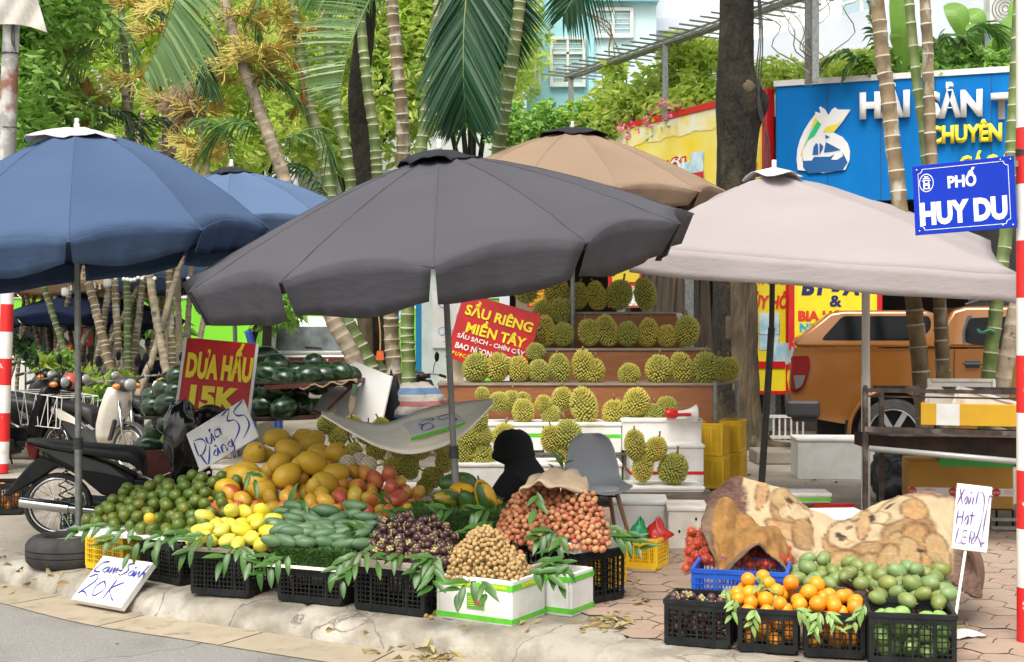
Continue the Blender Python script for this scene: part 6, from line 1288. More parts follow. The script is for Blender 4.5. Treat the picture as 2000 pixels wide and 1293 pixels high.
r2,c_r2,a_r2,w_r2=crate_px('black crate of oranges with leaves, second in the right stall', 1441,1276,1558,1283, .30,.21,M_black,'r2',nx=10, nz=5)
r3,c_r3,a_r3,w_r3=crate_px('black crate below oranges with hanging leaf sprigs, third in the right stall',1570,1286,1690,1292, .30,.215,M_black,'r3',nx=10,nz=5)
r4,c_r4,a_r4,w_r4=crate_px('wide black crate full of green mangoes at the right end',1697,1302,1869,1310, .36,.245,M_black,'r4',nx=14,nz=6)
rb,c_rb,a_rb,w_rb=crate_px('blue plastic crate of rambutans with printed white letters',1350,1196, 1538,1206,.42,.22,M_blue,'rb',nx=22,nz=4, z=.09)
for s_, (lx_,zz_)in enumerate(((-.06,.125),)):text('lettering', 'พรหมวิไล',.075,mat('worn_print',(.5,.5,.45),(.1,.2,.5),rough=.6,scale=30),rb,frameM((.04, -.22,.12),(1, 0,0),(0,0,1)),bold=.001,sx=.9)
def ring(w,d,z,h,mt,par,name='green_tape'):
 m=MB();[m.box((0,s*(d/2+.001),z),(w+.005, .002,h))for s in(-1, 1)];[m.box((s*(w/2+.001),0, z),(.002,d-.001,h))for s in(-1,1)];return m.build(name, mt,par)
def foambox(lab,p,rz, w,d,h, mt=M_foam,lid=True,tape=None,open_=False, name='foam_box',cat='foam box',group=None,rim=.02):
 e=empty(name, p,rz,lab,cat, group);m=MB()
 if open_:
  t=.022;m.box((0,0,t/2),(w, d,t)); [m.box((s*(w-t)/2,0, h/2+t/2),(t,d,h-t))for s in(-1,1)];[m.box((0,s*(d-t)/2, h/2+t/2),(w-2*t,t,h-t))for s in(-1,1)]
 else:m.box((0,0,h/2),(w,d,h))
 m.build('box',mt,e,bevel=.008)
 if lid and not open_:MB().box((0,0,h+.017),(w+.02,d+.02,.034)).build('lid',mt,e,bevel=.01)
 if tape:
  for z0 in tape:ring(w,d,z0,.03,M_gtape,e)
 return e
a,b=G(852,1206),G(1000,1226);w=(b-a).length;rz=math.atan2(b.y-a.y,b.x-a.x);nrm=V((-math.sin(rz),math.cos(rz),0));c=(a+b)/2+nrm*.18
f5=foambox('white foam box with green tape under the longans',(c.x,c.y,0),rz, w,.36, .245,open_=True);f5w=w
ring(w, .36,.028,.028,M_gtape,f5);ring(w,.36,.205,.034,M_gtape, f5)
M_lab=mat('label_green',(.10,.38,.06),rough=.4);m=MB();m.box((.015,-.1835,.118),(.11,.003,.085));m.build('printed_label',M_lab,f5);m=MB();m.ell((.045,-.186,.12), (.03,.002,.028),12,8);m.build('printed_fruit',mat('label_red', (.5,.06,.04), rough=.4),f5)
m=MB(); [m.box((-.012,-.1858,.14-.012*k),(.04,.001,.003))for k in range(5)];m.build('printed_lines',M_yell,f5)
text('lettering','XOPLINHAN',.030,M_yell,f5,frameM((-.07,-.184, .205), (1,0,0),(0,0, 1)),sx=.95,bold=.0006,ext=.0006);text('lettering','XOPLINHAN', .030,M_yell,f5,frameM((.13, -.184, .205), (1,0,0),(0,0, 1)),sx=.95,bold=.0006,ext=.0006)
text('lettering','XOPLINHAN',.030,M_yell,f5,frameM((w/2+.003,0, .205), (0,1,0),(0,0, 1)),sx=.95,bold=.0006,ext=.0006)
q=c+V((math.cos(rz),math.sin(rz),0))*.15+nrm*.31; foambox('second white foam box with green tape tucked behind the longan box',(q.x+.08,q.y-.02,0), rz,.34,.26,.24,open_=True,tape=[.03,.205])
def tray(lab,lx_,dy,z,w,d,par_c,rz, h=.03, mt=M_foam,nm='foam_tray',cat='tray'):
 e=empty(nm,(par_c.x, par_c.y,z),rz,lab,cat);m=MB();m.box((0,0, .006), (w,d,.012));m.build('base', mt,e)
 m=MB();[m.box((s*(w/2-.008),0,.012+h/2),(.016,d, h))for s in(-1,1)];[m.box((0,s*(d/2-.008),.012+h/2),(w-.032,.016,h))for s in(-1,1)];m.build('rim',mt,e,bevel=.003);return e
M_cardb=mat('cardboard',(.36,.25,.15),(.28,.19,.11),rough=.8,scale=5); M_cardd=mat('grey_board',(.33,.29, .23),(.25,.21,.16),rough=.8,scale=6)
tray('brown board edging under the pale yellow mangoes', 0,0,.272,.46, .40,_2[0],_2[1],.012,M_cardd,'board_tray');tray('grey brown board tray under the mangosteens',0,0,.265,.60,.44, _4[0], _4[1], .03,M_cardd,'board_tray')
tray('pale board tray under the long green mangoes',0,0, .212,.56,.42, _3[0], _3[1], .004,M_ply,'board_tray')
q=_1[0];tray('white foam sheet under the green oranges', 0,0,.275,.95, .52,V((q.x-.17,q.y+.12,0)), R(-17),.012,M_foam)
q=_6[0];e=tray('white foam tray under the lychees',0,0,.313,.52,.46,q, _6[1], .045,M_foam)
m=MB(); [m.box((-.26+.09*k+.03,-.231,.335-.313),(.008,.006,.04))for k in range(6)];m.build('slots',M_cardd,e)
def grassbox(lab,c,rz,w,d,h, z,n,seed):
 e=empty('grass_mat', (c.x,c.y,z),rz,lab,'grass mat');MB().box((0,0,h/2),(w,d,h)).build('box',mat('grass_base',(.02,.05,.01),rough=.9),e)
 r=np.random.default_rng(seed);pts=[];dirs=[]
 for s in range(n):
  f=r.integers(0,3)
  if f==0:pts.append((r.uniform(-w/2,w/2), -d/2,r.uniform(0,h)));dirs.append((0,-1,.1))
  elif f==1:pts.append((r.uniform(-w/2,w/2),r.uniform(-d/2,d/2),h));dirs.append((0,0,1))
  else:pts.append((w/2*(1 if r.random()<.5 else-1),r.uniform(-d/2,d/2),r.uniform(0,h)));dirs.append((np.sign(pts[-1][0]),0,.1))
 m=MB();leaf_cloud(m, np.array(pts),.022,.18,0,dirs=np.array(dirs),seed=seed);tag(m.build('grass', mat('fake_grass',(.04,.12,.015),(.02,.07, .01),rough=.6,rnd=(.10,.22, .03),isl=True),e),kind='stuff');return e
grassbox('artificial grass mat wrapped under the long green mangoes',V((_3[0].x,_3[0].y-.0, 0)),_3[1],.50,.36,.10,.225, 5200,2)
pq=P(893,640,8.45);grassbox('dark artificial grass covered stand under the papayas', V((pq.x,8.45, 0)),R(-6),.64,.40,.17,.29,6000,3); wallbox('wooden_box',M_grey,(pq.x, 8.47,.145),(.58,.36, .285), R(-6), label='plain wooden box carrying the grass covered papaya stand',cat='wooden box')
ds=empty('durian_shelf',(P(1130,640,13.4).x,13.0, 0),0,'stepped brown wood veneer stand carrying rows of durians','display stand')
def tier(nm,x0,x1,ytop,D,depth,ybot):
 a,b=P(x0,ytop,D),P(x1,ytop, D);z0=1.6+(640-ybot)*D/F;m=MB();m.box(((a.x+b.x)/2,D+.012,(a.z+z0)/2),(b.x-a.x,.02, a.z-z0));m.build('front_panel',M_wood,ds, world=True)
 m=MB();m.box(((a.x+b.x)/2,D+depth/2,a.z-.012),(b.x-a.x+.02,depth+.03, .022));m.build('shelf_board',M_cardd,ds,world=True)
 m=MB();m.box((b.x-.01,D+.024+depth/2,(a.z+z0)/2-.02),(.02,depth-.01,a.z-z0-.06));m.build('side_panel',M_wood,ds,world=True);return a.z
zC=tier('t',856,1394, 748,13.0,.55, 826);zB=tier('t',1000,1386, 680,13.55,.5, 750);zA=tier('t',1060,1327, 609,14.05,.5, 680)
m=MB(); a,b,c, d=P(1396,748, 13.0), P(1440,744,13.5),P(1396,835,13.0), P(1440,825,13.5)
for p0, p1 in((a,b),(c,d),(a,V((a.x,a.y,0))),(b,V((b.x,b.y,0)))):m.cyl(p0,p1, .022,n=6)
m.build('metal_frame',M_metal,ds,world=True)
m=MB();
for x in(860,1130,1380):q=P(x,640,13.3);m.box((q.x,13.3, .42),(.05,.4, .84))
split_build(m, 'leg', M_grey,ds,world=True)
q=P(1328,612,13.9);m=MB();rows=[(.0+.02*math.sin(i)-.04*(j-2)/2,.03*math.sin(j*2+i), -i*.05)for i in range(7)for j in range(5)];m.grid(rows, 7,5);o=m.build('white_cloth',M_foam,smooth=True, solid=.004,label='white plastic bag hanging at the right end of the top durian shelf',cat='plastic bag');o.location=q
fbx=[(905,1062,826,880,12.35,.5,'upper left white foam box with green tape carrying durians'),(1062,1215, 826,884,12.30,.5,'upper middle white foam box carrying durians, one tall durian on it'),(1215,1372,818,880,12.25,.5,'upper right white foam box carrying the red and white megaphone'),(880, 1010,905,962, 11.75, .5,'lower left white foam box behind the papayas'),(1010,1215, 905,968,11.8, .5,'lower middle white foam box behind the grey chair'),(1215, 1376,950,962, 11.5,.5,'flat white foam slab under four durians on the wooden pallet'),(1230,1376, 868,948,11.95,.45,'big white foam box with red tape behind four durians')]
for x0, x1,y0, y1,D,dp,lab in fbx:
 a,b=P(x0,y1,D),P(x1, y0,D); h=b.z-a.z;e=foambox(lab,((a.x+b.x)/2,D+dp/2,a.z-.0),0,b.x-a.x-.01,dp, h-.034,group=None)
 if 'green' in lab or 'middle' in lab:MB().box((0,0,h*.55),(b.x-a.x-.005,dp+.004,.035)).build('green_tape',M_gtape,e)
 if 'red tape' in lab:MB().box((0,0,h*.30),(b.x-a.x-.005,dp+.004,.03)).build('red_tape',M_red,e)
for x0, x1,y0, y1,D,dp,lab in((905, 1372,883,975, 12.42, .45,'row of foam crates'),):
 for k in range(3):
  a,b=P(x0+k*156,y1,D),P(x0+(k+1)*156,y0,D);e=foambox(('left','middle','right')[k]+' hidden white foam box at the bottom of the durian steps',((a.x+b.x)/2,D+.25, 0),0,b.x-a.x-.01,.45,b.z-.036)
pal=empty('wooden_pallet',(P(1300,640,11.5).x,11.75,0),0,'rough wooden pallet under the front durians','pallet');m=MB();m.box((0,-.26,.10),(.80,.03,.12)); m.build('front_board',M_grey,pal,bevel=.004);m=MB();[m.box((0, -.2+.13*k,.171),(.8, .1,.018))for k in range(5)];[m.box((.37*s,0,.02),(.06,.5,.04))for s in(-1,0, 1)];m.build('slats', M_grey,pal)
for lab,x0,x1, y0,y1, D,mt in(('low white foam board box right of the grey chair',1196,1306,978,1062,9.95,M_foam),('greyish white foam box with two holes beside the blanket',1309,1385,990,1070,9.6,M_foamd)):
 a,b=P(x0,y1,D),P(x1, y0,D); e=foambox(lab,((a.x+b.x)/2, D+.2,0),R(-4),b.x-a.x,.4,b.z-.034, mt)
 if 'holes' in lab:m=MB();[m.ell((x,-.201, .13),(.009,.004,.012),8,6)for x in(-.06,.06)];[m.ell((.06,-.201,.22), (.009, .004,.012),8, 6)];m.build('holes', M_black,e)
foambox('white foam box seen between the two humps of the blanket',(P(1625,640,9.0).x,9.15, 0),R(5),.52,.4,.30,M_foam)
e=foambox('white foam lid with green tape edge behind the blanket',P(1553,973,11.4)+V((0,0, -.02)),R(-3), .55,.3,.05,M_foam,lid=True, tape=[.028]); MB().box((.30,-.12,-.02),(.36,.08, .02),M=Matrix.Rotation(R(12),3,'Z')).build('red_tape',M_red,e)
wallbox('timber',M_grey,P(1570,1000,11.6), (2.3,.3,.10), R(-3), label='old grey timber beam on the ground behind the blanket', cat='timber')
mg=empty('megaphone', P(1325,808,12.2),R(8),'red and white megaphone lying on the upper right foam box','megaphone');My=Matrix.Rotation(R(90),3,'Y')
MB().lathe([(.028,-.02),(.03,.04),(.045,.10),(.075,.16), (.085, .17),(.08,.165),(.04,.1),(.026,.0)],20,M=My).build('horn',M_white,mg, smooth=True); MB().lathe([(0,-.12),(.035, -.12), (.045, -.10), (.045, -.03), (.03,-.01),(0,-.01)],18,M=My).build('body',M_red,mg,auto=40);MB().box((.02,-.05,-.005),(.17,.022, .028)).build('handle',M_red,mg,bevel=.006)
foambox('dirty white foam chest on the pavement left of the grill stand',(P(1636,640,14.0).x,14.25,0),R(-4),.80, .5,.40,M_foam)
lump('dark_tarp','dark grey crumpled tarpaulin under the grill stand', 'tarpaulin',1757,935,12.3,.26,.25, .26,mat('tarp_dark', (.05,.055,.06),(.02, .02,.024),rough=.35, scale=4),7,.4,30)
M_ob=mat('box_ochre', (.45,.235,.03),(.38, .19,.025),rough=.6,scale=3, bump=.3,bscale=40)
ob_=empty('ochre_box',(P(1880,640,10.6).x, 10.75, .165), R(-9), 'ochre foam box with green top edge and STOP tape under the grill stand','box');MB().box((0,0,.19),(.80, .4,.38)).build('box',M_ob,ob_,bevel=.012)
m=MB(); m.box((.12,0, .365), (.565, .404,.06));m.build('green_tape',mat('bright_green_tape',(.02,.42,.06),rough=.4),ob_);m=MB();m.box((0,-.202,.135),(.802,.004,.06));m.build('stop_tape',M_foam,ob_)
for x in(-.37, -.06,.27):
 m=MB();m.add([(x+.034*math.cos(R(22.5+45*k)),-.2055,.135+.034*math.sin(R(22.5+45*k)))for k in range(8)], [tuple(range(8))]);m.build('stop_mark',M_red,ob_);text('lettering','STOP',.026,M_wht,ob_,frameM((x,-.2065,.135),(-1,0, 0),(0, 0,-1)),sx=.8, ext=.0004)
for x in(-.22, .10,.38):text('lettering','Seal is Broken\nor Tampered\nCheck Contents',.014,M_redp,ob_,frameM((x-.01,-.206,.137),(-1, 0,0),(0,0,-1)),sx=.9,ext=.0003)
pl2=empty('brick_pile',(P(1910,640, 10.5).x+.1,10.72,0), R(-5), 'low wooden pallet and bricks under the ochre box','pallet');[MB().box((-.62+.125*k,0,.08),(.11,.42,.16)).build('block',M_grey,pl2,bevel=.006)for k in range(11)]
m=MB(); m.box((.35,-.30,.10),(.7,.02,.025));m.box((.35,-.30,.035),(.7, .02,.025));m.build('slat',M_metal, pl2)
gs=empty('grill_stand',(P(1700,640, 9.8).x,9.7,0),0,'long rusty steel charcoal grill stand with open top frame at the right','grill')
M_oldst=mat('old_steel',(.075,.058, .048), (.035, .023,.018),rough=.55,metal=.5,scale=16,bump=.2,c3=(.18, .16,.14),s3=5)
L0,L1=(1690,9.85),(2060,9.35)
def gp(t,py0,py1,dD=0):px=L0[0]+(L1[0]-L0[0])*t;D=L0[1]+(L1[1]-L0[1])*t+dD;return P(px,py0+(py1-py0)*t,D)
def beam(m,a,b,w,h):d=b-a;l=d.length;Mx=frameM((a+b)/2,d,(0,0,1)).to_3x3();m.box((a+b)/2,(l,h,w),M=Mx)
m=MB(); beam(m,gp(0,762,768),gp(1,762,768),.03,.028);beam(m,gp(0,762,768)+V((0,.02,-.045)), gp(1,762,768)+V((0,.02,-.045)),.012,.012);beam(m,gp(0,838,850),gp(1,838,850),.04,.035);beam(m,gp(.04,756,762,.9),gp(1, 756,762,.9),.03,.03);m.build('frame_rail',M_oldst,gs,world=True)
m=MB()
for t,dD in((0,0),(.085,.5), (1,0)):
 a=gp(t,762,768,dD);m.box((a.x,a.y, a.z/2),(.035, .035,a.z))
for t in(0,1):a=gp(t, 840,850);b=gp(t,838, 845,.9);beam(m,a,b,.03,.03);a=gp(t,762,768);b=gp(t,756, 762,.9);beam(m,a,b,.03,.03);m.box((b.x,b.y,b.z/2),(.035,.035,b.z))
split_build(m, 'frame_bar',M_oldst, gs,world=True)
m=MB(); a0,a1=gp(.02, 852,856,.02), gp(1,852,856, .02);b0,b1=gp(.02,876,908,.05),gp(1,876,908,.05);k_=V((0,.42,0));vs=[a0,a1,b1,b0,a0+k_,a1+k_,b1+k_,b0+k_];m.add(vs,[(3,2,1,0),(4,5,6,7),(3, 7,6,2),(0,4,7,3),(1, 2,6,5)]);m.build('charcoal_trough',mat('burnt_steel',(.012,.007,.006),(.025, .014,.010),rough=.75,scale=8,spec=.2),gs, world=True,solid=.006)
m=MB(); m.cyl(gp(.02, 875,908,-.06),gp(1,875,908, -.06), .022,n=12);m.build('pipe',mat('pipe_grey',(.35,.35,.33),rough=.45,metal=.3), gs,world=True,smooth=True)
m=MB(); m.box(tuple(gp(.5,842,850,.46)),(1.35,.80,.012), R(-19));m.build('grill_plate',M_oldst,gs, world=True)
ybx=empty('yellow_box',P(1905,828,10.35),R(-19),'yellow and white foam box standing on the grill stand with stained lids inside','box')
m=MB(); [m.box((0,s*.17,.08),(.80,.02,.17),M=None)for s in(-1,1)];[m.box((s*.39,0,.08),(.02,.32,.17))for s in(-1,1)];m.box((0, 0,.008),(.76, .32,.012));m.build('box',mat('box_yellow',(.70,.38,.01),(.62,.34,.02),rough=.5),ybx,bevel=.005);MB().box((-.20, -.182, .08),(.17,.004,.165)).build('white_panel',M_foam,ybx)
def lid(lab,px,py,D,w,h,rot, mt=M_foamd,inner=None):
 e=empty('foam_cover',P(px,py,D),0, lab,'foam lid',rot=rot);MB().box((0,0,0), (w,.02,h)).build('panel',inner or mt,e,bevel=.004)
 m=MB();t=.03; [m.box((s*(w/2-t/2), -.012, 0),(t, .03,h))for s in(-1,1)];[m.box((0,-.012,s*(h/2-t/2)),(w-2*t,.03,t))for s in(-1,1)];m.build('rim',mt,e,bevel=.008);return e
M_stain=mat('stained_foam',(.78,.70,.57),(.60,.46,.30),rough=.8,scale=9,lo=.45,hi=.7)
lid('upper stained foam lid standing in the yellow box behind the rail',1878, 778,10.5,.52, .31,(R(-12),0,R(-8)));lid('large stained foam lid tilted to the right in the yellow box',1925,797,10.25, .50,.22,(R(-15),R(16),R(-14)),inner=M_stain);lid('plain foam lid leaning left in the yellow box', 1850,790,10.4,.34,.22,(R(-14),R(6),R(-18)))
foambox('dirty white box hidden under the right end of the blanket',(P(1790,640,7.6).x,7.70,0),R(-3),.46, .34,.32,M_foamd);foambox('white foam box under the left part of the blanket',(P(1475,640,8.1).x,8.12,0), R(-3), .34,.24,.44,M_foam)
o=MB(); o.grid([(x*.11,y*.05,.01+.008*math.sin(x*2+y))for y in range(4)for x in range(4)],4,4);o=o.build('paper_sheet', M_foam,smooth=True,label='white paper sheet lying on the pavers at right',cat='paper');o.location=G(1872,1256); o.location.z=.01;o.rotation_euler=(0,0,.5);o.scale=(.6, 1,1)
wrap=lump('blue_wrapper','crumpled dark blue wrapper on the ground beside the yellow crate','wrapper',1208,1160, 8.0,.04,.03,.02,mat('wrap_blue',(.01,.04, .3),rough=.25,coat=.4),5,.5,14);wrap.location=G(1208,1160)+V((0,0,.015))
m=MB(); pts=[];rr=np.random.default_rng(4)
for cx_,cy_,n_,sp in((1190,1215,26, 30),(1230,1215,20,35),(830, 1277,26,30),(740,1270,6,40),(1200, 1135,14,22),(60,1110,8,60), (400,1250,3,200),(870,1283, 14,20),(1600, 900,16,130),(1550,935,14,120),(1950,1010, 10,40),(1200, 1180,10,80),(1480,880,14,60),(1040,1225,6,40),(1700,990,8,60), (30,1085,8,50),(95,1140,6,60),(1900,1230, 5,60)):
 for _ in range(n_):
  px=rr.normal(cx_,sp);py=rr.normal(cy_,min(sp*.25,9));zz_=-.118 if py>1268 and px<960 else .012;q=G(px,max(py,860),zz_);pts.append(q)
leaf_cloud(m,np.array(pts),.075,.4, .05,dirs=np.array([(math.cos(i*2.4),math.sin(i*2.4),.05)for i in range(len(pts))]), seed=6)
tag(m.build('fallen_leaves', mat('dry_leaf',(.30, .22,.09),(.2, .12,.05),rough=.8,rnd=(.38, .33,.15),isl=True)), 'dry yellow brown leaf litter scattered on kerb and pavement', 'litter',kind='stuff')
# == fruit
def pack(quad, env,d, floor, n,seed,K=26,layers=1.9):
 """greedy drop packing of spheres of diameter d; quad: 4 base corners; env(u,v): top height above z0"""
 r=random.Random(seed);out=[];quad=[V(q)for q in quad];cell={}; fails=0
 def fl(x,y,u, v):return max(floor, floor+env(u,v)-layers*d*(1+5*max(0,.35-v)))
 while len(out)<n and fails<70:
  best=None
  for _ in range(K):
   u,v=r.random(),r.random();p=bilin(quad, u,v);e=env(u, v)
   if e<d*.35:continue
   f=fl(p.x,p.y,u,v); z=f+d/2;gx,gy=int(p.x//d),int(p.y//d)
   for i in(-1,0,1):
    for j in(-1,0,1):
     for q in cell.get((gx+i,gy+j), ()):
      s=d*d-(q.x-p.x)**2-(q.y-p.y)**2
      if s>0:z=max(z, q.z+math.sqrt(s))
   if z>floor+e+d*.1:continue
   sc=z-f
   if best is None or sc<best[0]:best=(sc, V((p.x,p.y,z)),gx,gy)
  if best is None:fails+=1;continue
  out.append(best[1]);cell.setdefault((best[2],best[3]), []).append(best[1])
 return out
def rows_label(items, noun,place,rows=4):
 """give each its own label from its row (by height on the photo) and its place along the row"""
 if not items:return
 pj=[(o,((o.location.z-CAMH)/o.location.y),o.location.x/o.location.y)for o in items];pj.sort(key=lambda t:-t[1]);n=len(pj);per=math.ceil(n/rows)
 nm=['top','second','third', 'fourth','fifth','sixth','seventh','eighth','ninth','tenth','eleventh','twelfth']if rows>1 else['only']
 nm_=['top','second', 'third','fourth','fifth','sixth','seventh','eighth','ninth','tenth','eleventh','twelfth']
 for k in range(rows):
  row=sorted(pj[k*per:(k+1)*per],key=lambda t:t[2])
  for i,(o,_,_)in enumerate(row):o['label']='%s %s, %s row, %s from left'%(noun,place,nm[k],ORD[min(i,19)])
def fruit_mesh(name,mt,a,b,c,fn=None,n=18, m=12,lump_=.0):
 q=MB();f=(lambda v:(fn(v)if fn else v)*(1+lump_*mnoise.noise(v*2.5)))
 q.ell((0,0,0),(a,b,c),n,m,fn=f);return q.mesh(name,mt,True)
def mango_fn(k=.18):return lambda v:V((v.x*(1+.10*v.x)if v.x>0 else v.x,v.y+.0,v.z*(1+.12*v.x)+k*v.x*v.x*.5-.08))
M_orgG=mat('green_orange_peel',(.085,.115, .010), (.14,.155,.018),rough=.42,scale=9, detail=3,c3=(.28,.16,.03),s3=5,lo3=.6,hi3=.75,bump=.25, bscale=160,bdist=.003,rnd=(.07,.13,.012), rndf=.5)
M_org=mat('orange_peel',(.72,.17,.003),(.78,.26,.006),rough=.38,scale=8,bump=.25,bscale=160,bdist=.003,rnd=(.80, .34,.01),rndf=.5)
M_mgY=mat('yellow_mango_skin',(.48, .53,.12),(.60,.52,.06),rough=.4,scale=10, detail=2,c3=(.36,.45,.09),s3=7,rnd=(.75,.60,.03),rndf=.5)
M_mgG=mat('green_mango_skin',(.070, .135,.060),(.12,.20, .085), rough=.5,scale=12,detail=3, c3=(.20,.27,.12),s3=8,rnd=(.06,.13,.06),rndf=.5)
M_mgK=mat('green_round_mango_skin', (.13,.17,.035),(.24, .26,.055),rough=.45, scale=14,detail=4,c3=(.10,.10,.03),s3=9,lo3=.6,hi3=.7,rnd=(.18,.27,.10),rndf=.5)
M_mgR=mat('red_yellow_mango_skin',(.58,.31,.03),(.46,.06,.025), rough=.38,scale=7,detail=1, lo=.44,hi=.58,c3=(.35,.38,.05),s3=6,lo3=.54,hi3=.68,rnd=(.70,.40,.05),rndf=.5)
M_mel=mat('yellow_melon_rind',(.60, .385,.022),(.50,.31, .018), rough=.5,scale=12,detail=6, rnd=(.50,.30, .02),rndf=.4, bump=.15,bscale=60)
M_lyc=mat('lychee_skin',(.34,.055,.038),(.48,.19, .08),rough=.6,scale=30,detail=2,lo=.4,hi=.7,bump=.6,bscale=260,bdist=.003,rnd=(.50, .26,.11),rndf=.5,c3=(.24,.03,.025),s3=9,lo3=.55, hi3=.65)
M_lon=mat('longan_skin',(.42,.265,.10),(.33,.20,.075),rough=.65,scale=40,detail=3,rnd=(.50, .34,.14),rndf=.6)
M_mst=mat('mangosteen_rind', (.030, .010,.013),(.065,.022,.024),rough=.35,scale=30,detail=3,rnd=(.09,.04, .04),rndf=.5, c3=(.25,.18,.12),s3=22,lo3=.66,hi3=.72)
M_cal=mat('calyx',(.30,.28,.10),(.22,.16,.06),rough=.6,rnd=(.4, .34,.14),rndf=.5)
M_pap=mat('papaya_skin',(.022,.07,.010),(.045,.12,.015), rough=.4,scale=6,detail=3,c3=(.82, .42,.015),s3=7,lo3=.53,hi3=.58,stretch=(.35,1,1),rnd=(.06,.13, .03),rndf=.4)
M_dur=mat('durian_rind',(.60,.50,.085),(.47,.42,.075),rough=.6, scale=8,detail=3,c3=(.68,.52,.10), s3=5,rnd=(.36,.38,.075),rndf=.5)
M_durv=mat('durian_valley',(.14,.115,.025),(.10,.09,.025),rough=.8)
M_durS=mat('durian_stalk',(.22,.15, .07),rough=.8)
M_ram=mat('rambutan_skin',(.36,.008,.010), (.42,.02,.015),rough=.5,scale=20,rnd=(.5, .12,.04),rndf=.4);M_ramh=mat('rambutan_hair',(.46,.02,.02),(.45,.16,.06),rough=.6,scale=60)
M_wm=mat('watermelon_rind',(.012,.035,.010),rough=.28,coat=.25);nt=M_wm.node_tree;N_w=nt.nodes;L_w=nt.links
tcn=N_w.new('ShaderNodeTexCoord');sp_=N_w.new('ShaderNodeSeparateXYZ');L_w.new(tcn.outputs['Object'],sp_.inputs[0]);at2=N_w.new('ShaderNodeMath');at2.operation='ARCTAN2';L_w.new(sp_.outputs[1],at2.inputs[0]);L_w.new(sp_.outputs[2], at2.inputs[1])
nz_=N_w.new('ShaderNodeTexNoise');nz_.inputs['Scale'].default_value=14;nz_.inputs['Detail'].default_value=5;L_w.new(tcn.outputs['Object'],nz_.inputs['Vector']);m1=N_w.new('ShaderNodeMath'); m1.operation='MULTIPLY_ADD';m1.inputs[1].default_value=10;L_w.new(at2.outputs[0],m1.inputs[0])
m0=N_w.new('ShaderNodeMath');m0.operation='MULTIPLY';m0.inputs[1].default_value=7;L_w.new(nz_.outputs[0], m0.inputs[0]);L_w.new(m0.outputs[0],m1.inputs[2]);m2_=N_w.new('ShaderNodeMath');m2_.operation='SINE';L_w.new(m1.outputs[0],m2_.inputs[0])
mr_=N_w.new('ShaderNodeMapRange');mr_.inputs[1].default_value=.0;mr_.inputs[2].default_value=1.3;L_w.new(m2_.outputs[0],mr_.inputs[0]);mx_=N_w.new('ShaderNodeMix');mx_.data_type='RGBA';mx_.inputs[6].default_value=(.007,.022, .009,1);mx_.inputs[7].default_value=(.03, .085,.018,1); L_w.new(mr_.outputs[0],mx_.inputs[0]);L_w.new(mx_.outputs[2],N_w['Principled BSDF'].inputs['Base Color'])
def place(items,me,name,cat, group, label, rot='any',sc=(.92,1.08),kids=(),seed=0,shp=None):
 r=random.Random(seed);out=[]
 for i, p in enumerate(items):
  mm=r.choice(me)if isinstance(me,list)else me
  ro=(r.uniform(-.5,.5),r.uniform(-.5,.5), r.uniform(0,6.28))if rot=='flat' else((r.uniform(0,6.28),r.uniform(0, 6.28), r.uniform(0,6.28))if rot=='any' else(r.uniform(-.35,.35),r.uniform(-.35,.35),r.uniform(-.35,.35)+(rot if isinstance(rot,float)else 0)))
  o=inst(name, mm,None,p,ro, r.uniform(*sc),label,cat,group);o.scale.y*=r.uniform(.94,1.04);o.scale.z*=r.uniform(.93,1.03);out.append(o)
  for kn,km in kids:inst(kn, km,o)
 return out
dot=MB();dot.cyl((0,0,0),(0, 0,.004),.003, .002,6)
def dome(u,v,ed=.12,p=.6):
 q=min(u,1-u)/ed;w=min(v,1-v)/ed;return min(1,max(0,q))**p*min(1,max(0,w))**p
def quadpx(c):return[G(x,y,z)for x, y,z in c]
d=.084; me=[fruit_mesh('green_orange',M_orgG,.043,.043,.039,n=14,m=10, lump_=.04)];st=MB(); st.cyl((0,0,.037),(0,0,.043),.004, .003,6);stm=st.mesh('stem_scar',M_cal)
q=[P(158,1040, 8.75), P(412, 1066,8.05),P(500,960,8.95), P(235, 960,9.55)];q=[V((a.x,a.y,.29))for a in q]
pts=pack(q,lambda u,v:dome(u,v,.10)*(.07+.27*v**.9*(.45+.55*min(1,u*1.6))),d, .285,240,1)
og=place(pts,me,'green_orange','green orange','green oranges heaped at the left','green skinned orange in the heap beside the blue umbrella pole',kids=(('stem_scar',stm),))
rows_label(og, 'green skinned orange','in the left heap',11);og[len(og)//3].data=fruit_mesh('green_orange',mat('ripe_orange',(.72,.42,.02),rough=.4),.036, .036,.033,n=14,m=10);og[len(og)//3].location=P(292,1012,8.3);og[len(og)//3]['label']='single yellow orange among the green ones at the left'
me=[fruit_mesh('yellow_mango',M_mgY,.062,.045,.042,mango_fn(),lump_=.04)];stk=MB();stk.cyl((.058,0,.012), (.074, 0,.02),.003,.002,6); stkm=stk.mesh('stalk',M_cal)
q=[P(366,1064, 7.92), P(530, 1070,7.75),P(560,1010,8.25),P(395, 1010,8.4)];q=[V((a.x,a.y,.28))for a in q]
pts=pack(q,lambda u,v:dome(u,v,.08)*(.075+.17*v), .082,.285,46, 2);o_=place(pts,me,'yellow_mango', 'yellow mango','pale yellow mangoes','','flat',kids=(('stalk', stkm), ),seed=2);rows_label(o_,'pale yellow mango','in the second front crate',5)
me=[fruit_mesh('green_mango',M_mgG, .074,.034,.036,mango_fn(.25),lump_=.05)]
q=[P(520,1075, 7.75), P(712, 1082,7.6),P(735,1010,8.15), P(545, 1008,8.35)];q=[V((a.x,a.y,.33))for a in q]
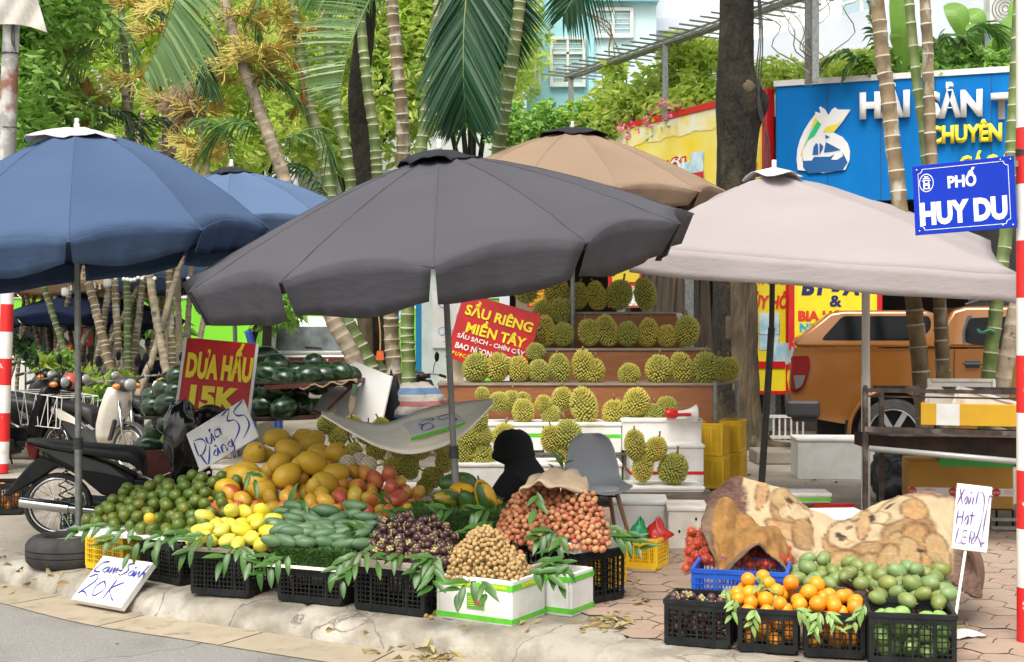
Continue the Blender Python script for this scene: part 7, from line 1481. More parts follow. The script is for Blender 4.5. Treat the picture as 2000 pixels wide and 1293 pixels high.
pts=pack(q,lambda u,v:dome(u,v,.07)*(.06+.15*v),.068,.325,90,3);o_=place(pts, me,'green_mango','green mango','long green mangoes','', .1,kids=(('stalk',stkm),),seed=3,sc=(.9,1.12));rows_label(o_,'long blue green mango','on the artificial grass mat',6)
for o in o_:o.rotation_euler.z=random.choice((0,math.pi))+random.uniform(-.45,.45)
me=[fruit_mesh('mangosteen', M_mst, .0245, .0245, .0225, n=12,m=8)];m=MB()
for k in range(4):a=k*1.571; m.ell((.012*math.cos(a),.012*math.sin(a), .0215),(.010, .010,.004),7, 5)
m.cyl((0,0,.02),(0,0, .033), .003,.0025,6);calm=m.mesh('calyx', M_cal, True)
q=[P(700,1098, 7.5),P(868,1108,7.25),P(905,1045,7.85),P(735,1018,8.1)];q=[V((a.x,a.y,.285))for a in q]
pts=pack(q,lambda u,v:dome(u,v,.12)*(.045+.175*v**.8*(.6+.4*math.sin(3.14*u))),.050, .285,290,4);place(pts,me,'mangosteen','mangosteen','mangosteens heaped on the fourth crate','dark purple mangosteen in the heap left of the longans',kids=(('calyx',calm),),seed=4)
def shell(pts, quad,env,z0,keep,me_,name,cat,grp, lab,seed,label2):
 """the best seen fruit become things; the rest under them is one mass"""
 A_=[V(a)for a in quad]
 def sc2(p):
  b_=9; e_=0
  for i in range(11):
   for j in range(11):
    g=bilin(A_,i/10,j/10);d2=(g.x-p.x)**2+(g.y-p.y)**2
    if d2<b_:b_=d2;e_=env(i/10,j/10)
  return p.z-z0-e_-p.y*.1
 pts=sorted(pts,key=sc2,reverse=True);out=place(pts[:keep],me_, name,cat,grp, lab,seed=seed)
 if pts[keep:]:
  rad=me_[0].vertices[0].co.length; m=MB()
  for p in pts[keep:]:m.ell(p,rad,8,6)
  tag(m.build(name+'_pile',me_[0].materials[0],smooth=True),label2,cat,kind='stuff')
 return out
me=[fruit_mesh('longan',M_lon,.0148,.0148, .0143, n=10,m=7)];pc_=c=V(f5.location)
q=[P(868,1128, 7.30), P(1012,1142,7.14),P(1040,1085,7.45),P(895,1060,7.65)];q=[V((a.x,a.y,.22))for a in q]
lenv=lambda u, v:dome(u,v,.08,.5)*(.07+.20*math.sin(3.14*min(1, v*.6+.10))*math.exp(-((u-.42)/.38)**2));pts=pack(q,lenv,.0265, .215,1100,5,K=24,layers=2.6)
lo=shell(pts,q,lenv,.225,300,me,'longan','longan','longans piled on the foam box','small tan longan in the pile on the green taped foam box',5,'tan longans filling the inside of the pile on the green taped box')
for px, py in((832,1203),(838,1196),(842,1206),(848,1197),(1096,1187)):q_=G(px,py,.014);inst('longan',me[0],None,q_,(0, 0,0),1,'small tan longan fallen on the ground beside the foam box','longan', 'longans fallen on the ground')
me=[fruit_mesh('lychee',M_lyc,.0190,.0190, .0180, n=11,m=8,lump_=.05)]
q=[P(972,1060, 7.78), P(1186,1072,7.43),P(1196,1010,8.0),P(972, 1000,8.3)];q=[V((a.x,a.y,.36))for a in q]
yenv=lambda u, v:dome(u,v,.16,.55)*(.055+.25*min(1,v*1.35)*(.72+.28*math.sin(3.14*u))*(1+.16*mnoise.noise(V((u*5,v*4,3)))));pts=pack(q,yenv, .0345, .335,900,6,K=24,layers=2.3)
ly=shell(pts,q,yenv,.335,300,me,'lychee','lychee','lychees heaped on the foam tray', 'pinkish red lychee in the heap on the tall black crate',6,'lychees filling the inside of the heap on the tall black crate')
for px, py in((1016,1080),(1038,1070),(1165,1072)):inst('lychee',me[0],None,P(px,py, 7.5),(0,0,0), 1.05,'lychee hanging over the front edge of its foam tray','lychee','lychees hanging over the tray edge')
def bundle(lab,quad,env,seed,n=40,mt=M_stalk):
 r=random.Random(seed);m=MB()
 for _ in range(n):
  u,v=r.random(),r.random(); p=bilin([V(a)for a in quad],u,v);p.z+=env(u,v)*.9;a=r.uniform(0,6.28);m.tube(bez([p+V((0,0,-.05)),p,p+V((.05*math.cos(a),.05*math.sin(a),.01))],2),.002,4)
 return tag(m.build('twigs', mt),lab,'twigs',kind='stuff')
bundle('thin stalks among the longans',[V((a.x,a.y,.24))for a in(P(880,1128,7.28),P(1000,1142,7.14),P(1030,1085, 7.45), P(900, 1060,7.6))],lambda u,v:.22*math.sin(3.14*min(1,v*.6+.1))*math.exp(-((u-.42)/.33)**2),2)
me=[fruit_mesh('round_mango',M_mgR, .066,.050,.050,mango_fn(.1),lump_=.04),fruit_mesh('round_mango',mat('golden_mango_skin',(.60,.36, .03),(.50,.28,.025), rough=.4,scale=7,c3=(.55,.48,.06), s3=5), .066,.051,.051,mango_fn(.12),lump_=.05),fruit_mesh('round_mango',mat('pink_mango_skin',(.44,.065, .045), (.52,.17,.045),rough=.4,scale=6,detail=1, c3=(.66,.40,.08),s3=5),.064,.05,.05,mango_fn(.1),lump_=.04)]
q=[P(400,1015, 8.55), P(800, 1050,8.35),P(820,985,9.1),P(420,975,9.35)];q=[V((a.x,a.y,.39))for a in q]
pts=pack(q,lambda u,v:dome(u,v,.06, .5)*(.08+.24*min(1,v*1.2)*(.75+.25*math.sin(3.14*u))),.104,.37,110,7);o_=place(pts, me,'round_mango','round mango','red and yellow round mangoes', '','any',kids=(('stalk',stkm),),seed=7);rows_label(o_,'blushed round mango', 'in the middle heap',7)
me=[fruit_mesh('yellow_melon',M_mel,.105,.077,.076,lump_=.03)]; sc_m=MB();sc_m.lathe([(0,0),(.012, .0),(.014,-.004)],12,M=Matrix.Rotation(R(90),3,'Y'));scm=sc_m.mesh('blossom_scar',M_durS); scm.transform(Matrix.Translation((.1045,0,0)))
q=[P(432,960,9.25),P(655,955,9.1),P(705,925,9.75),P(480, 925,9.9)];q=[V((a.x, a.y,.5))for a in q]
mel=[(480,922, 9.1),(497,886,9.35), (546,905,9.2),(540,855,9.6),(565,880,9.35),(610, 863,9.6),(590,910,9.1),(610,905,9.0),(628,890,9.25),(655,885,9.2),(655,925,9.0),(470,930,8.95),(600,860, 9.75), (520,895,9.5),(635,945,8.9),(575,870,9.8),(560,930,8.9),(500,940,8.8),(445,955,8.8),(450,930,9.2),(510,955,8.8)]
r=random.Random(3);o_=[inst('yellow_melon',me[0], None,P(x,y,D),(r.uniform(-.9,.9),r.uniform(-.6,.6),r.uniform(-1.0,1.0)),r.uniform(.9,1.06),'','melon','golden yellow melons')for x,y,D in mel]
for o in o_:inst('blossom_scar',scm,o)
rows_label(o_, 'golden yellow melon','heaped below the Dưa Vàng sign', 5)
foambox('white foam box buried beneath the yellow melons',(P(560,640,9.4).x,9.45,0), R(-8), .9,.6, .62,M_foamd); foambox('long foam box buried beneath the round mangoes',(P(620,640,8.9).x,8.85,0), R(-10),1.15,.5,.36,M_foamd)
for i,(x,y)in enumerate(((702,900), (678,905),(720,908))):
 e=empty('netted_melon',P(x, y,9.2-.05*i), 0,('white net wrapped fruit on top of the mango heap','left net wrapped fruit next to the melons','right net wrapped fruit showing its pale skin')[i],'melon');inst('fruit',fruit_mesh('fruit',mat('pale_rind',(.45,.38, .2),rough=.6),.055,.05,.055),e)
 m=MB()
 for k in range(10):
  for s in(-1, 1):m.tube([(.058*math.cos(ph)*math.cos(s*ph*1.2+k*.63), .053*math.cos(ph)*math.sin(s*ph*1.2+k*.63),.058*math.sin(ph))for ph in np.linspace(-1.5,1.5,12)], .0022, 4)
 m.build('foam_net',M_foam,e)
me=[fruit_mesh('papaya',M_pap,.12,.072,.070,lambda v:V((v.x,v.y*(1+.22*v.x),v.z*(1+.22*v.x))),lump_=.05)]
for lab,x,y,D, rt,sc in(('long dark green papaya lying at the back left of the grass stand',895,946,8.7,(0,.1,.3),1.15),('green and yellow papaya at the left front of the stand',872, 975,8.4,(0,.2,.8),.95),('papaya behind the umbrella pole foot',905,962,8.5,(.3,.1,2.2),1), ('papaya with yellow streaks in the middle of the stand',915,982,8.35,(.4,.9,.9),.85),('upright rounded papaya with yellow stripes at the right',947,969, 8.35,(.2,1.2, .3),.95),('papaya half hidden behind the upright striped one', 960,985,8.5,(.3,.4,2.4),.8),('small green papaya under the long one', 858,990,8.5,(0,0,1.2),.8)):
 o=inst('papaya',me[0],None, P(x,y, D),rt, sc,lab,'papaya','papayas on the grass stand');s_=MB();s_.cyl((-.118,0,0),(-.145,0,.004),.008,.006,8);s_.build('stalk', M_stalk,o)
me=[fruit_mesh('watermelon', M_wm,.165,.125,.122, n=24,m=16,lump_=.015),fruit_mesh('watermelon',M_wm,.135,.122,.12,n=24,m=16,lump_=.02)]
wmx=[(295,872, 11),(337,868, 10.9), (332,829,11.1),(300, 795,11.3),(330,790,11.1),(345,765, 11.2), (322,762,11.5),(350, 735,11.4),(365,865,11),(308,840,11.5),(350,800,11.4),(300,775, 11.6), (352,850,11.3),(517, 793,11.2),(554,797,11.1),(586,794, 11.3), (505,760,11.3),(528, 762,11.2),(525,729,11.4),(556,742, 11.2), (542,715,11.7),(602, 737,11.2),(636,735,11.4),(613,711, 11.7), (665,727,11.4),(683, 736,11.6),(583,728,11.7),(500,735, 11.8), (515,700,12), (500,780,11.6),(575, 765,11.8),(620,750,11.8),(640,728, 12)]
r=random.Random(5);o_=[inst('watermelon',me[(i*7)%2],None,P(x,y,D),(r.uniform(-.3,.3),r.uniform(-.3,.3),r.uniform(-.9,.9)),r.uniform(.78,.92)if x>400 else r.uniform(.72,.85),'','watermelon','watermelons on the rusty rack')for i,(x, y,D)in enumerate(wmx)]
for o in o_:s_=MB();s_.cyl((-.12,0, 0),(-.16,.01, .02),.004,.003,5);s_.build('stalk',M_stalk,o)
rows_label([o for o in o_ if o.location.x<-2.3],'dark green watermelon','left of the red banner',5);rows_label([o for o in o_ if o.location.x>=-2.3],'dark green watermelon','right of the red banner',4)
rk=empty('watermelon_rack',(P(560,640,11.4).x,11.4,0),0, 'rusty red steel rack with two decks of watermelons','rack')
m=MB(); bp=lambda a,b,w=.035,h=.035:beam(m,a,b,w, h)
for yl, yr,xr, xl in((757,748,690,520),(826,815,612,300)):
 A_,B_=P(xl,yl,11.05),P(xr,yr,11.15);bp(A_,B_);bp(A_+V((0,.75,.0)),B_+V((0,.75,0))); bp(B_, B_+V((0,.75,0)));bp(A_,A_+V((0,.75,0)))
for x,y0 in((613,750),(498,815),(565,815), (690,748),(300,780)):
 for dd in(0,.75):a=P(x,y0,11.1+dd);a.y=11.1+dd;bp(V((a.x,a.y,0)),V((a.x,a.y, a.z)))
bp(P(690,752,11.15),P(640,800,11.15),.025, .025); m.build('frame',M_rust,rk,world=True)
m=MB(); a,b=P(500,752,11.4), P(692, 743,11.4);m.box(((a.x+b.x)/2,11.45,a.z+.03),(b.x-a.x,.72,.02));m.build('deck',M_oldst,rk,world=True);m=MB();a,b=P(290, 826,11.4),P(612,818, 11.4); m.box(((a.x+b.x)/2,11.45,a.z+.06), (b.x-a.x,.72, .02)); m.build('deck',M_oldst,rk,world=True)
m=MB(); a,b=P(285,886,10.9), P(380, 888,10.9);m.box(((a.x+b.x)/2,11.1, a.z),(b.x-a.x,.5,.06));m.box(((a.x+b.x)/2,10.86, a.z/2),(b.x-a.x,.03, a.z)); m.build('lower_deck',M_rust,rk,world=True)
m=MB(); rows=[]
for i in range(4):
 for j in range(16):q_=P(585+j*7.5, 758-j*.9-i*1.5+4*math.sin(j*1.3)*(i<2),11.0+i*.1);rows.append(q_)
m.grid(rows,4, 16);m.build('cardboard',M_cardb,solid=.008,label='torn cardboard strip under the upper watermelons',cat='cardboard')
kn=empty('knife',P(690,765,10.98),0,'kitchen knife hanging from the right corner of the rack','knife',rot=(0,R(8),0));MB().add([(-.02,0,-.02),(.02, 0,-.02),(.028,0,-.12),(.0,0,-.2),(-.022,0,-.12), (-.02, .004,-.02),(.02,.004,-.02), (.028, .004,-.12),(.0,.004, -.2),(-.022,.004,-.12)],[(0,1,2,3, 4),(9, 8,7,6, 5)]+[(i,i+5,(i+1)%5+5,(i+1)%5)for i in range(5)]).build('blade',M_cardb,kn); MB().box((0,.002,.02),(.026,.02,.09)).build('handle',mat('handle_green',(.05,.15,.05),rough=.5),kn)
pch=empty('plastic_chair',P(500,700,14.0)*1,R(20),'blue plastic chair behind the watermelons','chair');pch.location.z=0;z_s=1.6+(640-692)*14/F
MB().box((.10, 0,z_s),(.32,.34,.03)).build('seat',M_blue,pch,bevel=.01);MB().box((-.05,0,z_s+.12), (.03,.34,.26),M=Matrix.Rotation(R(-14),3, 'Y')).build('backrest',M_blue,pch, bevel=.01);m=MB();[m.cyl((.1+sx*.14,sy*.15,0),(.1+sx*.12,sy*.13,z_s), .016,n=6)for sx in(-1,1)for sy in(-1,1)]; split_build(m,'leg', M_blue,pch)
def durian_mesh(seed, a=.092,c=.122,n=300):
 r=random.Random(seed);f=lambda v:v*(1+.09*mnoise.noise(v*1.4+V((seed*3,0,0))));q=MB();q.ell((0,0, 0),(a, a,c),18,12,fn=f)
 for i in range(n):
  z=1-2*(i+.5)/n;ph=i*2.39996;s=math.sqrt(1-z*z); v=V((s*math.cos(ph), s*math.sin(ph),z));v=(v+V((r.uniform(-.04,.04),r.uniform(-.04, .04),r.uniform(-.04, .04)))).normalized();vv=f(v)
  p=V((vv.x*a, vv.y*a,vv.z*c));nn=V((v.x/a,v.y/a, v.z/c)).normalized();t=nn.orthogonal().normalized();b=nn.cross(t);w=.0120;h=.020*r.uniform(.85,1.15)
  q.add([p+t*w,p+b*w, p-t*w, p-b*w, p+nn*h],[(0,1,4),(1, 2,4),(2,3,4), (3,0,4)],1)
 return q.mesh('durian',[M_durv,M_dur])
dm=[durian_mesh(1),durian_mesh(2,.098,.112),durian_mesh(3,.090, .136), durian_mesh(4,.102,.106)]
sk=MB();sk.tube([(0,0,.12),(.004,0, .15),(.01,.003,.175)],[.009,.008,.010],8);skm=sk.mesh('stalk', M_durS,True)
def durians(lst,D,place_,grp,rows=1,seed=0,z=None,tilt=.3):
 r=random.Random(seed);out=[]
 for x, yb,w,h in lst:
  k=2 if h>w*1.15 else(1 if abs(h-w)<5 else(3 if h<w else 0));me_=dm[k];a=(.098,.104,.096,.108)[k];c=(.128,.118, .142,.112)[k];lay=h<w*.9
  s=(w if not lay else h)*D/F/(2*(a+.012));s=max(.6,min(1.5,s*(1.13 if D>11 else .95)));hh=(c if not lay else a)*s;ro=(r.uniform(-tilt,tilt)*.6,r.uniform(-tilt,tilt),r.uniform(0,6.28))
  if lay:ro=(R(85)+r.uniform(-.2,.2),r.uniform(-.3,.3),r.uniform(.9,2.2))
  q_=P(x,yb,D);q_.z=(q_.z if z is None else z)+hh+.008;o=inst('durian',me_,None,q_,ro,s,'', 'durian',grp);inst('stalk', skm,o);out.append(o)
 rows_label(out,'spiky green durian' if D>13 else 'spiky yellow green durian',place_,rows); return out
durians([(1028,594,44,44),(1086,600,46,60),(1128, 606,40,46),(1165,607,38,44),(1209, 606,50,52),(1260,606,42,50)],14.2, 'on the top shelf','durians on the top shelf',seed=1)
durians([(1062,636,42,40),(1097,634,44,44)],14.0, 'left of the top shelf','durians at the left end of the shelves',seed=2)
durians([(1064,677,40,50),(1100,678,40,44),(1150, 677,40,46),(1185,678,42,50),(1226, 678,42,46),(1266,679,38,44),(1303, 680,38,42),(1342,678,46,52),(1028, 690,40,40)],13.72,'on the middle shelf','durians on the middle shelf',seed=3)
durians([(930, 748,50,52),(972,748, 44,50),(1013, 749,40,46),(1053,750,40,44),(1093, 750,40,48),(1140,749,44,64),(1158, 752,44,48),(1229,752,52,40),(1286, 753,50,54),(1332,754,44,62),(1378, 755,50,56),(1404,750,44,48),(1422, 746,40,44)],13.18,'on the lowest shelf','durians on the lowest shelf',seed=4)
durians([(1046,708,42,36)],13.4,'beside the red sign','durians on the lowest shelf', seed=5)
durians([(942, 784,44,26),(1022,796,44,28),(1098, 804,40,36),(998,806, 36,34)],12.75,'behind the foam box row','durians on the upper foam boxes',seed=6)
durians([(975, 806,50,38),(1022,829,42,42),(1075, 829,54,36),(1062,806,46,32),(1140, 832,50,60),(1200,835,46,44),(1243, 817,50,46),(1302,815,60,38),(1276, 839,42,44)],12.5,'on the upper foam boxes','durians on the upper foam boxes',rows=2,seed=7)
durians([(935, 847,36,52),(918,880, 42,46),(943,874,36,36),(943,926,42,58),(985,882, 46,48),(1076, 887,38,46),(1110,882,52,54),(1105, 920,38,46),(905,915, 40,56)],11.9, 'on the lower left foam boxes','durians on the lower foam boxes',rows=2,seed=8)
durians([(1240,900,40,50),(1281,903,42,44),(1256, 944,40,50),(1315,949,54,58)],11.62,'on the right foam slab','durians on the right foam slab',rows=2,seed=9)
durians([(690, 905,40,44),(735,900, 44,46),(780,895,46,44),(820,900,44,44),(860,890, 44,46),(716,870,44,44),(660,875,44,46),(800,940, 42,52),(845,955,44,46),(770,935,44,40),(640,850, 44,40),(870,925,44,50),(830,968,40,30),(880,860, 40,44),(745,860,44,40),(790,862,44,40),(900,850, 40,46),(690,850,40,36)],10.6,'in the shaded pile','durians piled behind the mangoes',rows=4,seed=10,tilt=.9)
foambox('dark stained crate box under the shaded durian pile',(P(770,640,10.9).x,10.95,0),0,1.15,.6,.26,M_foamd)
m=MB(); top=[(628,804),(700, 823),(758,826),(835, 797),(900,786),(963, 780)]; bot=[(630,811),(690, 847),(746,875),(810, 886),(893,858),(963, 790)]; tt=bez([P(x,y,9.08)for x,y in top],6);bb_=bez([P(x,y,8.72)for i,(x,y)in enumerate(bot)],6)
rows=[tt[j].lerp(bb_[j],i/8)+V((0,0,-.012*math.sin(math.pi*i/8)))for i in range(9)for j in range(len(tt))];m.grid(rows, 9,len(tt));m.build('plywood_sheet',M_ply, smooth=True,solid=.012,label='thin curved plywood sheet clipped to the umbrella pole above the mangoes', cat='plywood')
m=MB(); rows=[]
cp=[[(1040,940,8.15), (1080, 925,8.25),(1120,925, 8.3),(1140,945,8.3)],[(1022,962,7.9),(1060,945,7.9),(1105,946, 7.95), (1150, 950,8.1)],[(1014,972,7.75), (1048, 954,7.72),(1085,965, 7.75), (1148, 972,7.95)]]
rw=[bez([P(*q_)for q_ in row],7)for row in cp]
for j in range(len(rw[0])):pass
for i in range(15):
 t=i/14*2;a=int(min(1,t));f=t-a
 for j in range(len(rw[0])):q_=rw[a][j].lerp(rw[a+1][j], f);rows.append(q_+V((0,0,.022+.012*math.sin(j*.9+i*.5)+.015*math.sin(i*.6))))
m.grid(rows,15,len(rw[0]));m.build('beige_cloth', mat('cloth_beige',(.52,.40, .27),(.42,.31,.2),rough=.8, scale=9,bump=.3,bscale=20), smooth=True,solid=.01,label='beige leathery cloth draped over the back of the lychee heap',cat='cloth')
ch=empty('shell_chair',(P(1172,640, 9.3).x,9.45,0),R(14),'grey plastic shell chair with wooden legs behind the lychees','chair');M_shell=mat('grey_shell', (.29,.30,.32),(.26,.27,.29),rough=.45,scale=2)
m=MB(); rows=[];sec=[(-.22,.435,.17),(-.20,.45,.20),(-.05,.44,.215),(.1,.445, .21),(.17,.49,.21),(.205,.58,.205),(.225, .68,.19),(.235,.77,.165),(.238,.82,.12),(.238,.835,.07)]
for y_, z_,w in sec:
 for k in range(15):t=(k-7)/7;rows.append((w*t,y_-.05*t*t*(z_>.5)-.0,z_+.05*t*t*(z_<.5)))
m.grid(rows,len(sec), 15);m.build('shell', M_shell,ch,smooth=True,solid=.012, sub=1);MB().ell((0,-.03,.455),(.17,.17,.022),20, 8).build('cushion',mat('cushion_grey',(.42,.42,.42),rough=.7), ch,smooth=True)
for sx in(-1,1):
 for sy in(-1, 1):m=MB();m.cyl((sx*.10,sy*.09-.02,.43),(sx*.20, sy*.19-.02,0),.017,.012,10);m.build('leg',mat('leg_wood',(.25, .14,.06),(.2, .11,.05),rough=.5),ch)
m=MB(); m.tube([(-.11,-.11,.41),(.11,.07,.41)],.008,5);m.tube([(.11,-.11,.41),(-.11, .07,.41)],.008,5);m.build('brace', M_dark,ch)
me=[fruit_mesh('orange',M_org,.041, .041,.039,n=16,m=11, lump_=.02)];q=[P(1432,1200, 6.62), P(1680,1208,6.42),P(1672,1165,6.78),P(1440,1150, 6.95)];q=[V((a.x,a.y,.2))for a in q]
pts=pack(q,lambda u,v:dome(u,v,.06, .4)*(.062+.055*v*(1.1-.4*u)),.082, .195,40,21);o_=place(pts,me,'orange','orange','oranges in the right stall','',kids=(('stem_scar', stm),),seed=21);rows_label(o_,'bright orange','heaped at the right stall',4)
me=[fruit_mesh('green_round_mango', M_mgK, .048,.038,.038,mango_fn(.12),lump_=.05)]; q=[P(1560,1180,6.95),P(1722,1180,6.85),P(1722,1130,7.2),P(1545,1128,7.3)];q=[V((a.x,a.y,.27))for a in q]
pts=pack(q,lambda u,v:dome(u,v,.05, .4)*(.05+.055*v),.076,.235, 40,22);q=[P(1700,1206,6.6), P(1866,1210,6.5),P(1850,1140,6.95),P(1722,1140,7.0)];q=[V((a.x,a.y,.2))for a in q]
pts2=pack(q,lambda u, v:dome(u,v,.05,.4)*(.055+.11*v),.078,.215,60,23);o_=place(pts, me,'green_round_mango','green mango','green mangoes in the right stall','','flat',kids=(('stalk', stkm), ),seed=22);rows_label(o_,'grey green mango','just behind the oranges',4);o_=place(pts2,me, 'green_round_mango', 'green mango','green mangoes in the right stall','','flat',kids=(('stalk',stkm),),seed=24);rows_label(o_,'green mango','heaped on the wide right crate',6)
def fill(cr_c, rz,w,d,h,dd,me_,name,cat,grp,lab,n,seed,z0=.03,kids=()):
 c_=V(cr_c);ex=V((math.cos(rz),math.sin(rz),0));ey=V((-math.sin(rz),math.cos(rz),0));A_=[c_+ex*(w/2-dd*.55)*i+ey*((d/2-dd*.55)*j)for i,j in((-1,-1),(1,-1),(1,-.2),(-1,-.2))]
 return place(pack(A_,lambda u,v:h, dd,z0, n,seed,layers=20),me_,name, cat,grp,lab,seed=seed,kids=kids)
mk=[fruit_mesh('mangosteen', M_mst, .0245, .0245, .0225, n=12,m=8)]
fill(c_r1,a_r1,w_r1,.30,.21, .05,mk,'mangosteen', 'mangosteen', 'mangosteens inside the leftmost crate','purple mangosteen inside the leftmost black crate of the right stall', 90,31, kids=(('calyx',calm),))
om=[fruit_mesh('orange',M_org,.037, .037,.035,n=14,m=10)]
fill(c_r2,a_r2,w_r2,.30,.17, .075,om,'orange','orange','oranges inside the second crate','orange seen through the lattice of the second black crate',26,32);fill(c_r3,a_r3,w_r3,.30,.17,.075, om,'orange','orange','oranges inside the third crate','orange seen through the lattice of the third black crate',26,33)
gm=[fruit_mesh('green_round_mango', mat('pale_green_mango_skin',(.20,.34,.08),(.28,.42,.12),rough=.45,scale=12), .046,.037,.037,mango_fn(.1))]
fill(c_r4,a_r4,w_r4,.36,.20, .076,gm,'green_round_mango','green mango','green mangoes inside the right crate','pale green mango seen through the lattice of the wide right crate',60,34)
fill(_b[0],_b[1],_b[2],.4,.2,.075,om,'orange','orange','fruit in the far left basket','orange inside the black basket at the far left',20,35)
m=MB(); m.ell((0,0,0),(.021, .021,.024),12,8);rmb=m.mesh('rambutan',M_ram,True);m=MB();r=random.Random(9)
for i in range(110):z_=1-2*(i+.5)/110;s=math.sqrt(1-z_*z_);v=V((s*math.cos(i*2.4),s*math.sin(i*2.4),z_)); d_=(v+V((r.uniform(-.5,.5), r.uniform(-.5,.5),r.uniform(-.6,.2)))).normalized();m.tube([v*.021,v*.021+d_*.009,v*.021+(d_+V((0,0,-.3))).normalized()*.016],[.0013,.0011, .0004],3,caps=False)
rmh=m.mesh('hairs',M_ramh)
q=[P(1345,1112,7.4),P(1542,1120,7.3),P(1540,1100, 7.65), P(1345,1085,7.75)];q=[V((a.x,a.y,.27))for a in q];pts=pack(q,lambda u,v:.05+.05*v+(.10*v*max(0,1-u*3.4)),.050,.27,100, 41)
for x,y,D in((1372,1040,7.75),(1360,1062,7.6),(1380,1060,7.6),(1355,1085,7.5),(1375, 1080,7.45),(1390,1095,7.4), (1345, 1098,7.45),(1340,1110,7.3), (1500, 1133,7.15),(1508,1140,7.1), (1495, 1150,7.05),(1368,1052,7.7), (1350, 1075,7.6)):pts.append(P(x,y,D))
place(pts,[rmb],'rambutan','rambutan','rambutans in the blue crate','red hairy rambutan under the blanket corner in the blue crate',kids=(('hairs', rmh),),seed=41)
# == blanket printed with puppies
def softell(X, Y,cx_, cy_,a, b,ang, soft=.25):
 c_,s_=math.cos(R(ang)),math.sin(R(ang));dx,dy=X-cx_,Y-cy_;u=(dx*c_+dy*s_)/a; v=(-dx*s_+dy*c_)/b;d_=np.sqrt(u*u+v*v);return np.clip((1-d_)/soft+.5, 0,1),d_
def blanket_paint(X,Y):
 cream=np.array((.50, .385,.225));C=np.tile(cream,(len(X),1));tan=np.array((.20,.09, .03)); lt=np.array((.37,.22,.09)); dk=np.array((.035,.015,.012));br=np.array((.17,.085,.06))
 nz=np.array([mnoise.noise(V((x*.06,y*.06, 0)))*.5+mnoise.noise(V((x*.2,y*.2, 3)))*.4 for x,y in zip(X,Y)]);C*=(1+.12*nz)[:,None]
 def put(w,c):nonlocal C;C=C*(1-w[:,None])+np.asarray(c)*(1+.25*nz)[:, None]*w[:,None]
 def E_(cx_,cy_,a,b,ang=0,c=lt,line=True,lw=.15,lc=tan,soft=.2):
  w,d_=softell(X,Y,cx_,cy_,a,b,ang, soft); put(w*.9,c)
  if line:put(np.clip(1-abs(d_-1)/lw,0,1)*.8,lc)
 put(np.clip((1462-X+(Y-980)*.12+nz*14)/8, 0,1)*(Y<1010),br)
 band=np.clip(1-abs(Y-(1000-.32*np.minimum(X-1630,130)*(X<1760)-38*(X>=1760)+.07*(X-1760)*(X>=1760))-4)/9,0,1)*(X>1628);put(band,br*1.5)
 put(np.clip((X-1862-(Y-1000)*-.03)/8,0,1),np.array((.22,.13,.09)));put(np.clip((Y-1112+(X-1600)*.0)/8,0, 1)*(X>1640),np.array((.24,.14,.10)))
 E_(1545,1015, 46,20, 36,lt);E_(1540,1040, 50,16, 30,np.array((.45,.27,.12)));E_(1568,1050, 20,34, -8,lt);E_(1533,985,30,20,30,np.array((.42,.28,.13)));E_(1488,965,12,30,12,np.array((.44,.26,.11)));E_(1560,1005,24,16, 20,cream*.95);E_(1540,984,9,5,30,dk,False);E_(1532,1002,12,10, 0,cream)
 E_(1575,988,12,9,-30,lt);E_(1563,977,5,3, 10,dk, False)
 E_(1680,1085, 70,26, 0,lt); E_(1640,1100, 44,22, -20,np.array((.40,.26,.12)));E_(1710,1110,46,26, 10,np.array((.40,.26,.12)));E_(1622,1060, 16,20, -20,np.array((.42,.25,.1)));E_(1654,1045, 38,28, -8,cream*.98);E_(1690,1022, 13,28, 12,np.array((.48,.30,.14)));E_(1637,1047, 6,5,-30,dk,False);E_(1646,1052,9,7,0,dk,False);E_(1660, 1030,9,3,-30, tan,False)
 E_(1775,1055, 52,60, 8,lt); E_(1790,1075, 36,55, 0,np.array((.40,.23, .09)));E_(1752,1075, 22,34, 5,np.array((.42,.28, .13)));E_(1735,1105, 24,34, 10,np.array((.42,.28,.13)));E_(1775,1090, 20,38, -12,np.array((.42,.28,.13)));E_(1832,1080,24,42, -22,np.array((.44,.30,.14)));E_(1840,1112,16,14, 0,cream)
 E_(1748,1000, 40,22, -24,cream*.98);E_(1720,1012,20,12, -10,cream);E_(1785,1000,26, 15,8,np.array((.46,.27,.11)));E_(1703,1016,7,6,0,dk,False);E_(1738,990,8,2.5,-20,dk,False);E_(1797,1082, 12,4,-5,dk,False)
 for x_ in(1832,1841, 1850):E_(x_,1115,1.5,7,8,tan,False)
 for k in range(26):rr_=random.Random(k+100);E_(rr_.uniform(1600,1850),rr_.uniform(1050,1125),rr_.uniform(5,16), rr_.uniform(1.5,3.5),rr_.uniform(-60,60), np.array((.42,.25,.1)),False,soft=.9)
 fur=np.array([mnoise.noise(V((x*.11+y*.05,y*.3,7)))for x,y in zip(X,Y)]);lum=C.mean(1);C*=(1-np.clip((.40-lum)*2.2,0,.6)*(.5+fur))[:,None]
 return np.clip(C*.92,0,1)
def surf(ctrl, per=14):
 rws=[bez([V((*q_,))for q_ in row], per)for row in ctrl];n=len(rws[0]);cols_=[bez([rw_[j]for rw_ in rws], per*2)for j in range(n)];return[[cols_[j][i]for j in range(n)]for i in range(len(cols_[0]))]
